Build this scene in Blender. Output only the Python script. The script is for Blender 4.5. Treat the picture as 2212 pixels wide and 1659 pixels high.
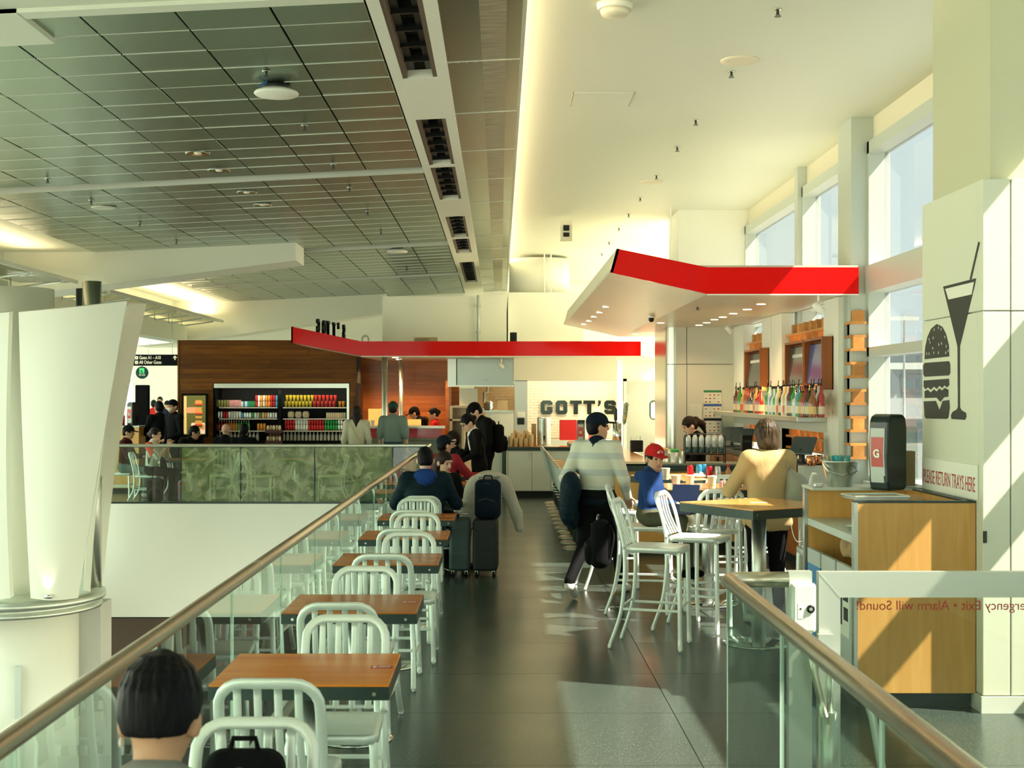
import bpy, bmesh, math, random
import numpy as np
from mathutils import Vector, Matrix, Euler
random.seed(7); np.random.seed(7)
for o in list(bpy.data.objects): bpy.data.objects.remove(o, do_unlink=True)
SC = bpy.context.scene
COL = SC.collection
PI = math.pi
F, CX, CY, CH = 2850.0, 1080.0, 855.0, 1.9      # focal length in pixels, vanishing point, eye height (m)

# ---------------------------------------------------------------- camera
cam = bpy.data.cameras.new('camera'); camo = bpy.data.objects.new('camera', cam); COL.objects.link(camo)
camo.location = (0, 0, CH); camo.rotation_euler = (PI/2, 0, 0)
cam.sensor_fit = 'HORIZONTAL'; cam.sensor_width = 36.0; cam.lens = F/2212*36
cam.shift_x = (1106-CX)/2212; cam.shift_y = (CY-829.5)/2212
cam.clip_start = .05; cam.clip_end = 900
cam.dof.use_dof = True; cam.dof.focus_distance = 12.5; cam.dof.aperture_fstop = 7.0
SC.camera = camo
# ---------------------------------------------------------------- world, sun, exposure
w = bpy.data.worlds.new('world'); SC.world = w; w.use_nodes = True
nt = w.node_tree; bg = nt.nodes['Background']
tc = nt.nodes.new('ShaderNodeTexCoord'); sx = nt.nodes.new('ShaderNodeSeparateXYZ'); rp = nt.nodes.new('ShaderNodeValToRGB')
nt.links.new(tc.outputs['Generated'], sx.inputs[0]); nt.links.new(sx.outputs['Z'], rp.inputs[0])
rp.color_ramp.elements[0].position = 0.0; rp.color_ramp.elements[0].color = (.85, .95, .76, 1)
rp.color_ramp.elements[1].position = .6; rp.color_ramp.elements[1].color = (.70, .90, .78, 1)
nt.links.new(rp.outputs[0], bg.inputs[0]); bg.inputs[1].default_value = 3.0
sun = bpy.data.lights.new('sun', 'SUN'); suno = bpy.data.objects.new('sun', sun); COL.objects.link(suno)
sun.energy = 60.0; sun.color = (1.0, .86, .60); sun.angle = math.radians(.6)
suno.rotation_euler = Vector((-.84, .30, -1.0)).to_track_quat('-Z', 'Y').to_euler()
suno.location = (20, -8, 25)
vs = SC.view_settings; vs.view_transform = 'Standard'; vs.look = 'None'; vs.gamma = 1.0; vs.exposure = 0.14; vs.use_curve_mapping = False

def area(name, loc, size, sizey, energy, color, direction):      # sizey runs along the world y axis
    l = bpy.data.lights.new(name, 'AREA'); l.shape = 'RECTANGLE'; l.size = size; l.size_y = sizey
    l.energy = energy; l.color = color
    o = bpy.data.objects.new(name, l); COL.objects.link(o)
    z = -Vector(direction).normalized(); y = Vector((0, 1, 0)); y = (y-z*y.dot(z)).normalized(); x = y.cross(z)
    m = Matrix((x, y, z)).transposed().to_4x4(); m.translation = Vector(loc); o.matrix_world = m
    return o
WARM = (1.0, .80, .50)
# the cove lamps in the light troughs and the lamps of the kitchen and bar
area('cove_lamp', (-.08, 20, 4.79), .10, 30, 260, WARM, (1, 0, .45))
area('cove_lamp', (-7.75, 16, 4.05), .6, 12, 90, WARM, (.1, 0, 1))
area('cove_lamp', (-7.75, 29.5, 4.05), .6, 10, 110, WARM, (.1, 0, 1))
def spot(name, loc, energy, color, direction=(0, 0, -1), angle=2.4):
    l = bpy.data.lights.new(name, 'SPOT'); l.energy = energy; l.color = color; l.spot_size = angle; l.spot_blend = .7; l.shadow_soft_size = .05
    o = bpy.data.objects.new(name, l); COL.objects.link(o); o.location = loc; o.rotation_euler = Vector(direction).to_track_quat('-Z', 'Y').to_euler(); return o
for x_, y_ in ((-2.6, 27.6), (-2.0, 27.6), (-1.45, 27.6), (-2.2, 26.3), (-1.5, 26.3)): spot('kitchen_lamp', (x_, y_, 2.60), 62, (1.0, .60, .26))
for x_, y_ in ((.6, 25.0), (1.6, 25.0), (-.1, 27.9)): spot('kitchen_lamp', (x_, y_, 2.60 if y_ < 27 else 2.05), 34 if y_ < 27 else 12, (1.0, .74, .44))
for x_, y_ in ((2.9, 15.6), (3.0, 17.2), (3.0, 18.8), (2.9, 20.1), (1.6, 17.0), (1.6, 19.5), (1.6, 22.0)): spot('bar_downlight', (x_, y_, 2.96 if x_ > 2 else 3.10), 38, (1.0, .70, .38))
area('kitchen_lamp', (1.5, 26.6, 2.60), 1.9, .6, 42, (1.0, .80, .52), (0, .4, -1))
area('bar_shelf_lamp', (3.62, 16.6, 2.02), .06, 3.6, 26, (1.0, .66, .28), (-.2, 0, -1))

# ---------------------------------------------------------------- pixel helper: photo pixel + distance -> point
def PX(px, d): return (px-CX)/F*d
def PZ(py, d): return CH-(py-CY)/F*d
def P3(px, py, d): return Vector((PX(px, d), d, PZ(py, d)))
def lin(c):
    return tuple((v/12.92 if v <= .04045 else ((v+.055)/1.055)**2.4) for v in c)
def rgb(r, g, b): return lin((r/255, g/255, b/255))

# ---------------------------------------------------------------- materials
MATS = {}
def mat(name, color, rough=.5, metal=0.0, spec=.5, emit=None, es=1.0, noise=None, bump=None, aniso=0, alpha=1.0, coat=0.0):
    if name in MATS: return MATS[name]
    m = bpy.data.materials.new(name); m.use_nodes = True; MATS[name] = m
    t = m.node_tree; b = t.nodes['Principled BSDF']
    b.inputs['Base Color'].default_value = (*color[:3], 1); b.inputs['Roughness'].default_value = rough
    b.inputs['Metallic'].default_value = metal; b.inputs['Specular IOR Level'].default_value = spec
    b.inputs['Coat Weight'].default_value = coat
    b.inputs['Coat Roughness'].default_value = .06
    if emit:
        b.inputs['Emission Color'].default_value = (*emit, 1); b.inputs['Emission Strength'].default_value = es
    if noise:      # (scale xyz, colour 2, detail) : mottling / grain
        tcn = t.nodes.new('ShaderNodeTexCoord'); mp = t.nodes.new('ShaderNodeMapping')
        mp.inputs['Scale'].default_value = noise[0]
        nz = t.nodes.new('ShaderNodeTexNoise'); nz.inputs['Scale'].default_value = 1.0; nz.inputs['Detail'].default_value = noise[2] if len(noise) > 2 else 4
        r = t.nodes.new('ShaderNodeValToRGB'); r.color_ramp.elements[0].position = .35; r.color_ramp.elements[1].position = .65
        r.color_ramp.elements[0].color = (*color[:3], 1); r.color_ramp.elements[1].color = (*noise[1], 1)
        t.links.new(tcn.outputs['Object'], mp.inputs[0]); t.links.new(mp.outputs[0], nz.inputs['Vector'])
        t.links.new(nz.outputs['Fac'], r.inputs[0]); t.links.new(r.outputs[0], b.inputs['Base Color'])
    if bump:       # (scale xyz, strength)
        tcn = t.nodes.new('ShaderNodeTexCoord'); mp = t.nodes.new('ShaderNodeMapping')
        mp.inputs['Scale'].default_value = bump[0]
        nz = t.nodes.new('ShaderNodeTexNoise'); nz.inputs['Scale'].default_value = 1.0; nz.inputs['Detail'].default_value = 5
        bp = t.nodes.new('ShaderNodeBump'); bp.inputs['Strength'].default_value = bump[1]; bp.inputs['Distance'].default_value = .02
        t.links.new(tcn.outputs['Object'], mp.inputs[0]); t.links.new(mp.outputs[0], nz.inputs['Vector'])
        t.links.new(nz.outputs['Fac'], bp.inputs['Height']); t.links.new(bp.outputs[0], b.inputs['Normal'])
    return m
def glass_mat(name, tint, ior=1.6, rough=0.0, mottle=None, waves=0.0):
    m = bpy.data.materials.new(name); m.use_nodes = True; MATS[name] = m
    t = m.node_tree; t.nodes.remove(t.nodes['Principled BSDF']); out = t.nodes['Material Output']
    tr = t.nodes.new('ShaderNodeBsdfTransparent'); tr.inputs[0].default_value = (*tint, 1)
    gl = t.nodes.new('ShaderNodeBsdfGlossy'); gl.inputs['Roughness'].default_value = rough
    fr = t.nodes.new('ShaderNodeFresnel'); fr.inputs[0].default_value = ior
    ge = t.nodes.new('ShaderNodeNewGeometry'); inv = t.nodes.new('ShaderNodeMath'); inv.operation = 'SUBTRACT'; inv.inputs[0].default_value = 1
    ml = t.nodes.new('ShaderNodeMath'); ml.operation = 'MULTIPLY'
    t.links.new(ge.outputs['Backfacing'], inv.inputs[1]); t.links.new(fr.outputs[0], ml.inputs[0]); t.links.new(inv.outputs[0], ml.inputs[1])
    mx = t.nodes.new('ShaderNodeMixShader'); t.links.new(ml.outputs[0], mx.inputs[0])
    base = tr.outputs[0]
    if mottle:     # translucent film: (colour a, colour b, opacity)
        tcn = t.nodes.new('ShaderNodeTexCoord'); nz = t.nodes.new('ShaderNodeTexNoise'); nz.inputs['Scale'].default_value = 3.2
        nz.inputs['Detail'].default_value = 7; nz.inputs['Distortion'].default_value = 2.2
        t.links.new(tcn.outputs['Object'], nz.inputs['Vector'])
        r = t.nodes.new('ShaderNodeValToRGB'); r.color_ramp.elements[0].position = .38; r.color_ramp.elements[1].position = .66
        r.color_ramp.elements[0].color = (*mottle[0], 1); r.color_ramp.elements[1].color = (*mottle[1], 1)
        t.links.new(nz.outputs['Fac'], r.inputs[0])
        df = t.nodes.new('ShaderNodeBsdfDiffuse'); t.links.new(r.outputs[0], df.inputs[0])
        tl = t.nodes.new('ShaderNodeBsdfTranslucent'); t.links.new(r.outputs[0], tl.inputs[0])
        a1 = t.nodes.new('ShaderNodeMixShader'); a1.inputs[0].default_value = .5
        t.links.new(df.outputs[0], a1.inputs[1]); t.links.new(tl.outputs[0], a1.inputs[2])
        a2 = t.nodes.new('ShaderNodeMixShader'); a2.inputs[0].default_value = mottle[2]
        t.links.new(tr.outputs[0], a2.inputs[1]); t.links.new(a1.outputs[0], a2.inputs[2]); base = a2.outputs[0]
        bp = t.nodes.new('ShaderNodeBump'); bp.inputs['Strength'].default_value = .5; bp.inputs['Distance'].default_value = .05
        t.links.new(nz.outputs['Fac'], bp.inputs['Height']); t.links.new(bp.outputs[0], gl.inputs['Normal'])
    t.links.new(base, mx.inputs[1]); t.links.new(gl.outputs[0], mx.inputs[2]); t.links.new(mx.outputs[0], out.inputs[0])
    return m
def wood_mat(name, c1, c2, axis=0, rough=.38, sc=1.0, coat=.15, hi=(1, 1, 1)):
    m = bpy.data.materials.new(name); m.use_nodes = True; MATS[name] = m
    t = m.node_tree; b = t.nodes['Principled BSDF']
    tcn = t.nodes.new('ShaderNodeTexCoord'); mp = t.nodes.new('ShaderNodeMapping')
    s = [14*sc]*3; s[axis] = 1.2*sc; mp.inputs['Scale'].default_value = s
    oi = t.nodes.new('ShaderNodeObjectInfo')
    nz = t.nodes.new('ShaderNodeTexNoise'); nz.noise_dimensions = '4D'; nz.inputs['Scale'].default_value = 1.0; nz.inputs['Detail'].default_value = 6; nz.inputs['Distortion'].default_value = .6
    ml = t.nodes.new('ShaderNodeMath'); ml.operation = 'MULTIPLY'; ml.inputs[1].default_value = 40
    t.links.new(oi.outputs['Random'], ml.inputs[0]); t.links.new(ml.outputs[0], nz.inputs['W'])
    r = t.nodes.new('ShaderNodeValToRGB'); r.color_ramp.elements[0].position = .3; r.color_ramp.elements[1].position = .7
    r.color_ramp.elements[0].color = (*c1, 1); r.color_ramp.elements[1].color = (*c2, 1)
    hs = t.nodes.new('ShaderNodeHueSaturation'); mr = t.nodes.new('ShaderNodeMapRange'); mr.inputs[3].default_value = .72; mr.inputs[4].default_value = 1.25
    t.links.new(oi.outputs['Random'], mr.inputs[0]); t.links.new(mr.outputs[0], hs.inputs['Value'])
    t.links.new(tcn.outputs['Object'], mp.inputs[0]); t.links.new(mp.outputs[0], nz.inputs['Vector'])
    t.links.new(nz.outputs['Fac'], r.inputs[0]); t.links.new(r.outputs[0], hs.inputs['Color']); t.links.new(hs.outputs[0], b.inputs['Base Color'])
    b.inputs['Specular IOR Level'].default_value = .15 if coat == 0 else .4
    b.inputs['Roughness'].default_value = rough; b.inputs['Coat Weight'].default_value = coat; b.inputs['Coat Roughness'].default_value = .15
    return m

M = {}
M['white'] = mat('white_paint', (.82, .82, .71), .55)
M['cream'] = mat('cream_paint', (.78, .72, .54), .6)
M['enclosure'] = mat('enclosure_cream', (.92, .91, .77), .6)
M['fincol'] = mat('fin_white', (.86, .87, .75), .4)
M['colclad'] = mat('column_cladding', (.68, .70, .56), .4)
M['ceilwhite'] = mat('ceiling_paint', (.72, .755, .62), .55)
M['panel'] = mat('white_panel', (.80, .81, .70), .35)
M['fascia'] = mat('fascia_white', (.88, .90, .83), .5)
M['alu'] = mat('brushed_aluminium', (.88, .93, .87), .40, .42, bump=((90, 90, 4), .06))
M['steel'] = mat('stainless_steel', (.58, .58, .50), .25, 1.0)
M['steel_b'] = mat('brushed_steel', (.62, .64, .58), .34, 1.0)
M['bronze'] = mat('satin_handrail', (.62, .57, .46), .28, 1.0)
M['chrome'] = mat('polished_chrome', (.80, .82, .78), .10, 1.0)
M['frame'] = mat('window_frame', (.55, .60, .54), .4, .2)
M['dark'] = mat('dark_steel', (.035, .055, .05), .35, .4)
M['black'] = mat('black_plastic', (.007, .008, .008), .4, 0, .3)
M['blackm'] = mat('black_matt', (.010, .011, .011), .8)
M['ceilmetal'] = mat('perforated_metal', (.23, .31, .235), .24, .92, bump=((160, 2, 2), .10))
M['ceilplain'] = mat('plain_metal', (.38, .41, .34), .22, .92)
M['ceildark'] = mat('plenum_dark', (.03, .035, .03), .8)
M['trim'] = mat('ceiling_trim', (.62, .63, .54), .4, .3)
M['red'] = mat('red_lacquer', (.72, .006, .005), .07, 0, .12, coat=.0)
M['redp'] = mat('red_plastic', (.55, .012, .012), .35)
M['soffit'] = mat('canopy_soffit', (.74, .68, .54), .35, noise=((1, 30, 1), (.68, .61, .46), 3))
M['tile'] = mat('glazed_tile', (.84, .78, .62), .18)
M['grout'] = mat('grout', (.58, .52, .40), .8)
M['wood_wall'] = wood_mat('walnut_plank', rgb(92, 52, 8), rgb(122, 74, 18), 0, .4, 1, .0)
M['wood_kit'] = wood_mat('oak_panel', rgb(150, 84, 36), rgb(176, 106, 50), 0, .4)
M['wood_table'] = wood_mat('table_wood', rgb(192, 100, 22), rgb(220, 132, 38), 0, .25, .8, .05)
M['wood_maple'] = wood_mat('maple_panel', rgb(206, 152, 78), rgb(222, 172, 98), 2, .4, 1.5, .1)
M['wood_lat'] = wood_mat('lattice_wood', rgb(186, 120, 52), rgb(206, 146, 74), 1, .5)
M['wood_tv'] = wood_mat('niche_wood', rgb(146, 80, 32), rgb(168, 98, 44), 2, .4)
M['glass'] = glass_mat('rail_glass', (.86, .94, .90), 1.75)
M['glass_edge'] = mat('glass_edge', (.46, .60, .50), .25)
M['colpaint'] = mat('column_paint', (.54, .54, .37), .55)
M['winglass'] = glass_mat('window_glass', (.51, .525, .575), 1.35)
M['mottle'] = glass_mat('mottled_glass', (.80, .90, .80), 1.5, .08, (rgb(128, 158, 52), rgb(228, 238, 186), .34))
M['clear'] = glass_mat('clear_glass', (.92, .95, .93), 1.5)
M['lamp'] = mat('lamp_lens', (.9, .85, .7), .4, emit=(1.0, .90, .68), es=4.0)
M['cup'] = mat('paper_cup', (.78, .68, .48), .6)
M['cup2'] = mat('kraft_cup', (.66, .45, .22), .7)
M['skin'] = mat('skin', (.55, .30, .17), .5); M['skin2'] = mat('skin_light', (.64, .40, .27), .5); M['skin3'] = mat('skin_tan', (.46, .26, .14), .5)
M['lip'] = mat('lips', (.42, .13, .10), .45)
M['hair'] = mat('black_hair', (.004, .004, .005), .5, 0, .12, bump=((70, 70, 5), .3)); M['hair2'] = mat('brown_hair', (.018, .010, .007), .45, 0, .15, bump=((60, 60, 6), .5))
M['hairb'] = mat('highlighted_hair', (.016, .010, .006), .42, 0, .2, noise=((70, 70, 4), (.085, .056, .028), 5), bump=((60, 60, 6), .4))
M['eye'] = mat('eye_dark', (.015, .01, .008), .2)

# ---------------------------------------------------------------- mesh builder
class MB:
    def __init__(s): s.v = []; s.f = []; s.sm = []
    def add(s, vs_, fs, smooth=False, mtx=None):
        n = len(s.v)
        if mtx is not None: vs_ = [mtx @ Vector(v) for v in vs_]
        s.v += [tuple(v) for v in vs_]; s.f += [tuple(i+n for i in f) for f in fs]; s.sm += [smooth]*len(fs); return s
    def box(s, x0, x1, y0, y1, z0, z1, mtx=None):
        v = [(x0,y0,z0),(x1,y0,z0),(x1,y1,z0),(x0,y1,z0),(x0,y0,z1),(x1,y0,z1),(x1,y1,z1),(x0,y1,z1)]
        return s.add(v, [(0,3,2,1),(4,5,6,7),(0,1,5,4),(1,2,6,5),(2,3,7,6),(3,0,4,7)], False, mtx)
    def bbox(s, x0, x1, y0, y1, z0, z1, b=.01, mtx=None):   # chamfered box
        bm = bmesh.new(); bmesh.ops.create_cube(bm, size=1)
        for v in bm.verts: v.co = ((x0+x1)/2+v.co.x*(x1-x0), (y0+y1)/2+v.co.y*(y1-y0), (z0+z1)/2+v.co.z*(z1-z0))
        bmesh.ops.bevel(bm, geom=list(bm.edges), offset=b, segments=2, affect='EDGES', profile=.5)
        bm.verts.index_update(); vs_ = [v.co.copy() for v in bm.verts]; fs = [[v.index for v in f.verts] for f in bm.faces]; bm.free()
        return s.add(vs_, fs, False, mtx)
    def prism(s, poly, z0, z1, mtx=None):      # polygon in xy extruded along z
        n = len(poly); v = [(x, y, z0) for x, y in poly]+[(x, y, z1) for x, y in poly]
        a = sum(poly[i][0]*poly[(i+1) % n][1]-poly[(i+1) % n][0]*poly[i][1] for i in range(n))
        f = [tuple(range(n-1, -1, -1)), tuple(range(n, 2*n))]+[(i, (i+1) % n, n+(i+1) % n, n+i) for i in range(n)]
        if a < 0: f = [tuple(reversed(q)) for q in f]
        return s.add(v, f, False, mtx)
    def lathe(s, prof, n=16, mtx=None, cap=True):   # (r,z) profile around z
        v = []; f = []
        for r, z in prof:
            for i in range(n): a = 2*PI*i/n; v.append((r*math.cos(a), r*math.sin(a), z))
        for j in range(len(prof)-1):
            for i in range(n): k = (i+1) % n; f.append((j*n+i, j*n+k, (j+1)*n+k, (j+1)*n+i))
        s.add(v, f, True, mtx)
        if cap:
            m = len(s.v)-len(v); s.f += [tuple(m+i for i in range(n-1, -1, -1)), tuple(m+(len(prof)-1)*n+i for i in range(n))]; s.sm += [False, False]
        return s
    def cyl(s, c, r, z0, z1, n=16, r2=None): return s.lathe([(r, z0), (r if r2 is None else r2, z1)], n, Matrix.Translation((c[0], c[1], 0)))
    def tube(s, path, r, n=8, ry=None, up=(0, 0, 1), closed=False, sq=1.0, rs=None):   # sweep; sq<1 = squarer profile
        path = [Vector(p) for p in path]; N = len(path); ry = r if ry is None else ry; v = []; f = []
        prev = None
        for i, p in enumerate(path):
            if closed: t = path[(i+1) % N]-path[i-1]
            else: t = path[min(i+1, N-1)]-path[max(i-1, 0)]
            t.normalize()
            if prev is None:
                u = Vector(up); u = u-t*u.dot(t)
                if u.length < 1e-4: u = Vector((1, 0, 0))-t*t.x
            else: u = prev-t*prev.dot(t)
            u.normalize(); prev = u; b = t.cross(u); k = rs[i] if rs else 1
            for j in range(n):
                a = 2*PI*(j+.5)/n; ca, sa = math.cos(a), math.sin(a)
                ca = math.copysign(abs(ca)**sq, ca); sa = math.copysign(abs(sa)**sq, sa)
                v.append(p+b*(ca*r*k)+u*(sa*ry*k))
        for i in range(N if closed else N-1):
            for j in range(n): k = (j+1) % n; i2 = (i+1) % N; f.append((i*n+j, i2*n+j, i2*n+k, i*n+k))
        f = [tuple(reversed(q)) for q in f]
        s.add(v, f, n > 6)
        if not closed:
            m = len(s.v)-len(v); s.f += [tuple(m+i for i in range(n)), tuple(m+(N-1)*n+i for i in range(n-1, -1, -1))]; s.sm += [False]*2
        return s
    def ball(s, c, r, n=12, m=8):
        r = (r, r, r) if not hasattr(r, '__len__') else r; v = []; f = []
        for j in range(m+1):
            t = PI*j/m
            for i in range(n): a = 2*PI*i/n; v.append((c[0]+r[0]*math.sin(t)*math.cos(a), c[1]+r[1]*math.sin(t)*math.sin(a), c[2]-r[2]*math.cos(t)))
        for j in range(m):
            for i in range(n): k = (i+1) % n; f.append((j*n+i, j*n+k, (j+1)*n+k, (j+1)*n+i))
        return s.add(v, f, True)
    def obj(s, name, m, parent=None, loc=None, rz=0):
        me = bpy.data.meshes.new(name); me.from_pydata(s.v, [], s.f)
        me.polygons.foreach_set('use_smooth', s.sm); me.update()
        o = bpy.data.objects.new(name, me); COL.objects.link(o)
        for q in (m if isinstance(m, (list, tuple)) else [m]): me.materials.append(M[q] if isinstance(q, str) else q)
        if parent: o.parent = parent
        if loc is not None: o.location = loc
        if rz: o.rotation_euler.z = rz
        return o
def rot(axis, a, c=(0, 0, 0)): return Matrix.Translation(c) @ Matrix.Rotation(a, 4, axis) @ Matrix.Translation(-Vector(c))
def tag(o, label, cat, group=None):
    o['label'] = label; o['category'] = cat
    if group: o['group'] = group
    return o
def thing(name, label, cat, loc=(0, 0, 0), rz=0, group=None):
    o = bpy.data.objects.new(name, None); COL.objects.link(o); o.location = loc; o.rotation_euler.z = rz; o.empty_display_size = .1
    return tag(o, label, cat, group)
def struct(o, label=None):
    o['kind'] = 'structure'
    if label: o['label'] = label
    return o
def sbox(name, x0, x1, y0, y1, z0, z1, m, label=None, parent=None):
    o = MB().box(x0, x1, y0, y1, z0, z1).obj(name, m, parent)
    if not parent: struct(o, label)
    return o
def part(name, m, parent, *boxes):
    b = MB()
    for q in boxes: b.box(*q)
    return b.obj(name, m, parent)
def dup(root, loc=None, rz=None, label=None, group=None):
    def cp(o, par):
        c = o.copy(); COL.objects.link(c); c.parent = par
        for ch in o.children: cp(ch, c)
        return c
    r = cp(root, None)
    if loc is not None: r.location = loc
    if rz is not None: r.rotation_euler.z = rz
    if label: r['label'] = label
    if group: r['group'] = group
    return r
def arc(c, r, a0, a1, n, ax='xz'):
    out = []
    for i in range(n+1):
        a = a0+(a1-a0)*i/n; u, v = r*math.cos(a), r*math.sin(a)
        out.append((c[0]+u, c[1], c[2]+v) if ax == 'xz' else ((c[0], c[1]+u, c[2]+v) if ax == 'yz' else (c[0]+u, c[1]+v, c[2])))
    return out
def text_mesh(body, size, ext=.004, bold=0.0, align='LEFT'):
    cu = bpy.data.curves.new('txt', 'FONT'); cu.body = body; cu.size = size; cu.extrude = ext; cu.offset = bold; cu.align_x = align
    o = bpy.data.objects.new('txt', cu); COL.objects.link(o); bpy.context.view_layer.update()
    dg = bpy.context.evaluated_depsgraph_get(); me = bpy.data.meshes.new_from_object(o.evaluated_get(dg))
    bpy.data.objects.remove(o, do_unlink=True); return me
def text_obj(name, body, size, m, mtx, parent=None, ext=.002, bold=0.0, align='LEFT', width=None):
    me = text_mesh(body, size, ext, bold, align); me.materials.clear(); me.materials.append(M[m])
    if width:
        xs = [v.co.x for v in me.vertices]; k = width/(max(xs)-min(xs)); me.transform(Matrix.Scale(k, 4, (1, 0, 0)))
    me.transform(mtx)
    if mtx.determinant() < 0: me.flip_normals()
    o = bpy.data.objects.new(name, me); COL.objects.link(o)
    if parent: o.parent = parent
    return o
def frame(org, xdir, ydir):    # matrix with given local x and y directions
    x = Vector(xdir).normalized(); y = Vector(ydir).normalized(); z = x.cross(y)
    m = Matrix((x, y, z)).transposed().to_4x4(); m.translation = Vector(org); return m

# ---------------------------------------------------------------- signed-distance modelling (soft, organic shapes)
def cap(a, b, ra, rb, m=0, k=.03, sy=1.0): return dict(t='c', a=np.array(a, float), b=np.array(b, float), ra=ra, rb=rb, m=m, k=k)
def ell(c, r, m=0, k=.03, R=None): return dict(t='e', c=np.array(c, float), r=np.array(r, float), m=m, k=k, R=None if R is None else np.array(R.to_3x3()))
def rbox(c, h, rd=.01, m=0, k=.02, R=None): return dict(t='b', c=np.array(c, float), h=np.array(h, float), rd=rd, m=m, k=k, R=None if R is None else np.array(R.to_3x3()))
def sub(p): p = dict(p); p['op'] = 's'; return p
def cutp(pt, n): return dict(t='p', c=np.array(pt, float), n=np.array(n, float)/np.linalg.norm(n), op='x', m=0, k=0)
def pd(q, p):
    if q['t'] == 'c':
        ba = q['b']-q['a']; L = ba.dot(ba)+1e-12; pa = p-q['a']; h = np.clip(pa.dot(ba)/L, 0, 1)
        return np.linalg.norm(pa-h[..., None]*ba, axis=-1)-(q['ra']+(q['rb']-q['ra'])*h)
    if q['t'] == 'p': return (p-q['c']).dot(q['n'])
    d = p-q['c']
    if q['R'] is not None: d = d @ q['R']
    if q['t'] == 'e':
        k0 = np.linalg.norm(d/q['r'], axis=-1); k1 = np.linalg.norm(d/(q['r']**2), axis=-1)+1e-9
        return k0*(k0-1)/k1
    e = np.abs(d)-(q['h']-q['rd'])
    return np.linalg.norm(np.maximum(e, 0), axis=-1)+np.minimum(e.max(-1), 0)-q['rd']
def pbb(q):
    if q['t'] == 'c': r = max(q['ra'], q['rb']); return np.minimum(q['a'], q['b'])-r, np.maximum(q['a'], q['b'])+r
    h = q['r'] if q['t'] == 'e' else q['h']
    if q['R'] is not None: h = np.abs(q['R']) @ h
    return q['c']-h, q['c']+h
def sdf_mesh(prims, vox):
    adds = [q for q in prims if q.get('op', 'a') == 'a']
    lo = np.min([pbb(q)[0] for q in adds], 0)-.04-vox; hi = np.max([pbb(q)[1] for q in adds], 0)+.04+vox
    n = np.ceil((hi-lo)/vox).astype(int)+1
    ax = [lo[i]+vox*np.arange(n[i]) for i in range(3)]
    Fd = np.full(n, 1.0, np.float32)
    for q in prims:
        op = q.get('op', 'a')
        if op == 'x': sl = (slice(None),)*3
        else:
            a, b = pbb(q); mg = q['k']*1.2+vox*2
            i0 = np.clip(np.floor((a-mg-lo)/vox).astype(int), 0, n-1); i1 = np.clip(np.ceil((b+mg-lo)/vox).astype(int)+1, 1, n)
            sl = tuple(slice(i0[i], i1[i]) for i in range(3))
        g = np.stack(np.meshgrid(*[ax[i][sl[i]] for i in range(3)], indexing='ij'), -1)
        d = pd(q, g); f0 = Fd[sl]
        if op == 'a':
            k = max(q['k'], 1e-4); h = np.maximum(k-np.abs(f0-d), 0)/k; Fd[sl] = np.minimum(f0, d)-h*h*k*.25
        elif op == 's': Fd[sl] = np.maximum(f0, -d)
        else: Fd[sl] = np.maximum(f0, d)
    S = Fd < 0
    c8 = [S[i:n[0]-1+i, j:n[1]-1+j, k:n[2]-1+k] for i in (0, 1) for j in (0, 1) for k in (0, 1)]
    cnt = sum(c.astype(np.int8) for c in c8); act = (cnt > 0) & (cnt < 8)
    idx = np.full(act.shape, -1, np.int64); cells = np.argwhere(act); idx[act] = np.arange(len(cells))
    offs = np.array([(i, j, k) for i in (0, 1) for j in (0, 1) for k in (0, 1)])
    val = np.stack([Fd[cells[:, 0]+o[0], cells[:, 1]+o[1], cells[:, 2]+o[2]] for o in offs], 1).astype(float)
    acc = np.zeros((len(cells), 3)); num = np.zeros(len(cells))
    for a in range(8):
        for b in range(a+1, 8):
            if np.abs(offs[a]-offs[b]).sum() != 1: continue
            x = (val[:, a] < 0) != (val[:, b] < 0); t = np.where(x, val[:, a]/(val[:, a]-val[:, b]+1e-12), 0)
            pt = offs[a]+t[:, None]*(offs[b]-offs[a]); acc += np.where(x[:, None], pt, 0); num += x
    V = lo+vox*(cells+acc/num[:, None])
    Q = []
    for axn in range(3):
        sl0 = [slice(None)]*3; sl1 = [slice(None)]*3; sl0[axn] = slice(0, n[axn]-1); sl1[axn] = slice(1, n[axn])
        A = S[tuple(sl0)]; B = S[tuple(sl1)]; e = np.argwhere(A != B)
        o1, o2 = [i for i in range(3) if i != axn]
        e = e[(e[:, o1] > 0) & (e[:, o2] > 0) & (e[:, o1] < n[o1]-1) & (e[:, o2] < n[o2]-1)]
        inside = A[e[:, 0], e[:, 1], e[:, 2]]
        def cell(d1, d2):
            c = e.copy(); c[:, o1] -= d1; c[:, o2] -= d2; return idx[c[:, 0], c[:, 1], c[:, 2]]
        q = np.stack([cell(1, 1), cell(0, 1), cell(0, 0), cell(1, 0)], 1)
        flip = inside if axn != 1 else ~inside
        q[~flip] = q[~flip][:, ::-1]; Q.append(q)
    Q = np.concatenate(Q)
    fc = V[Q].mean(1); D = np.stack([pd(q, fc) for q in adds], 1); mi = np.array([q['m'] for q in adds])[D.argmin(1)]
    return V, Q, mi
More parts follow.
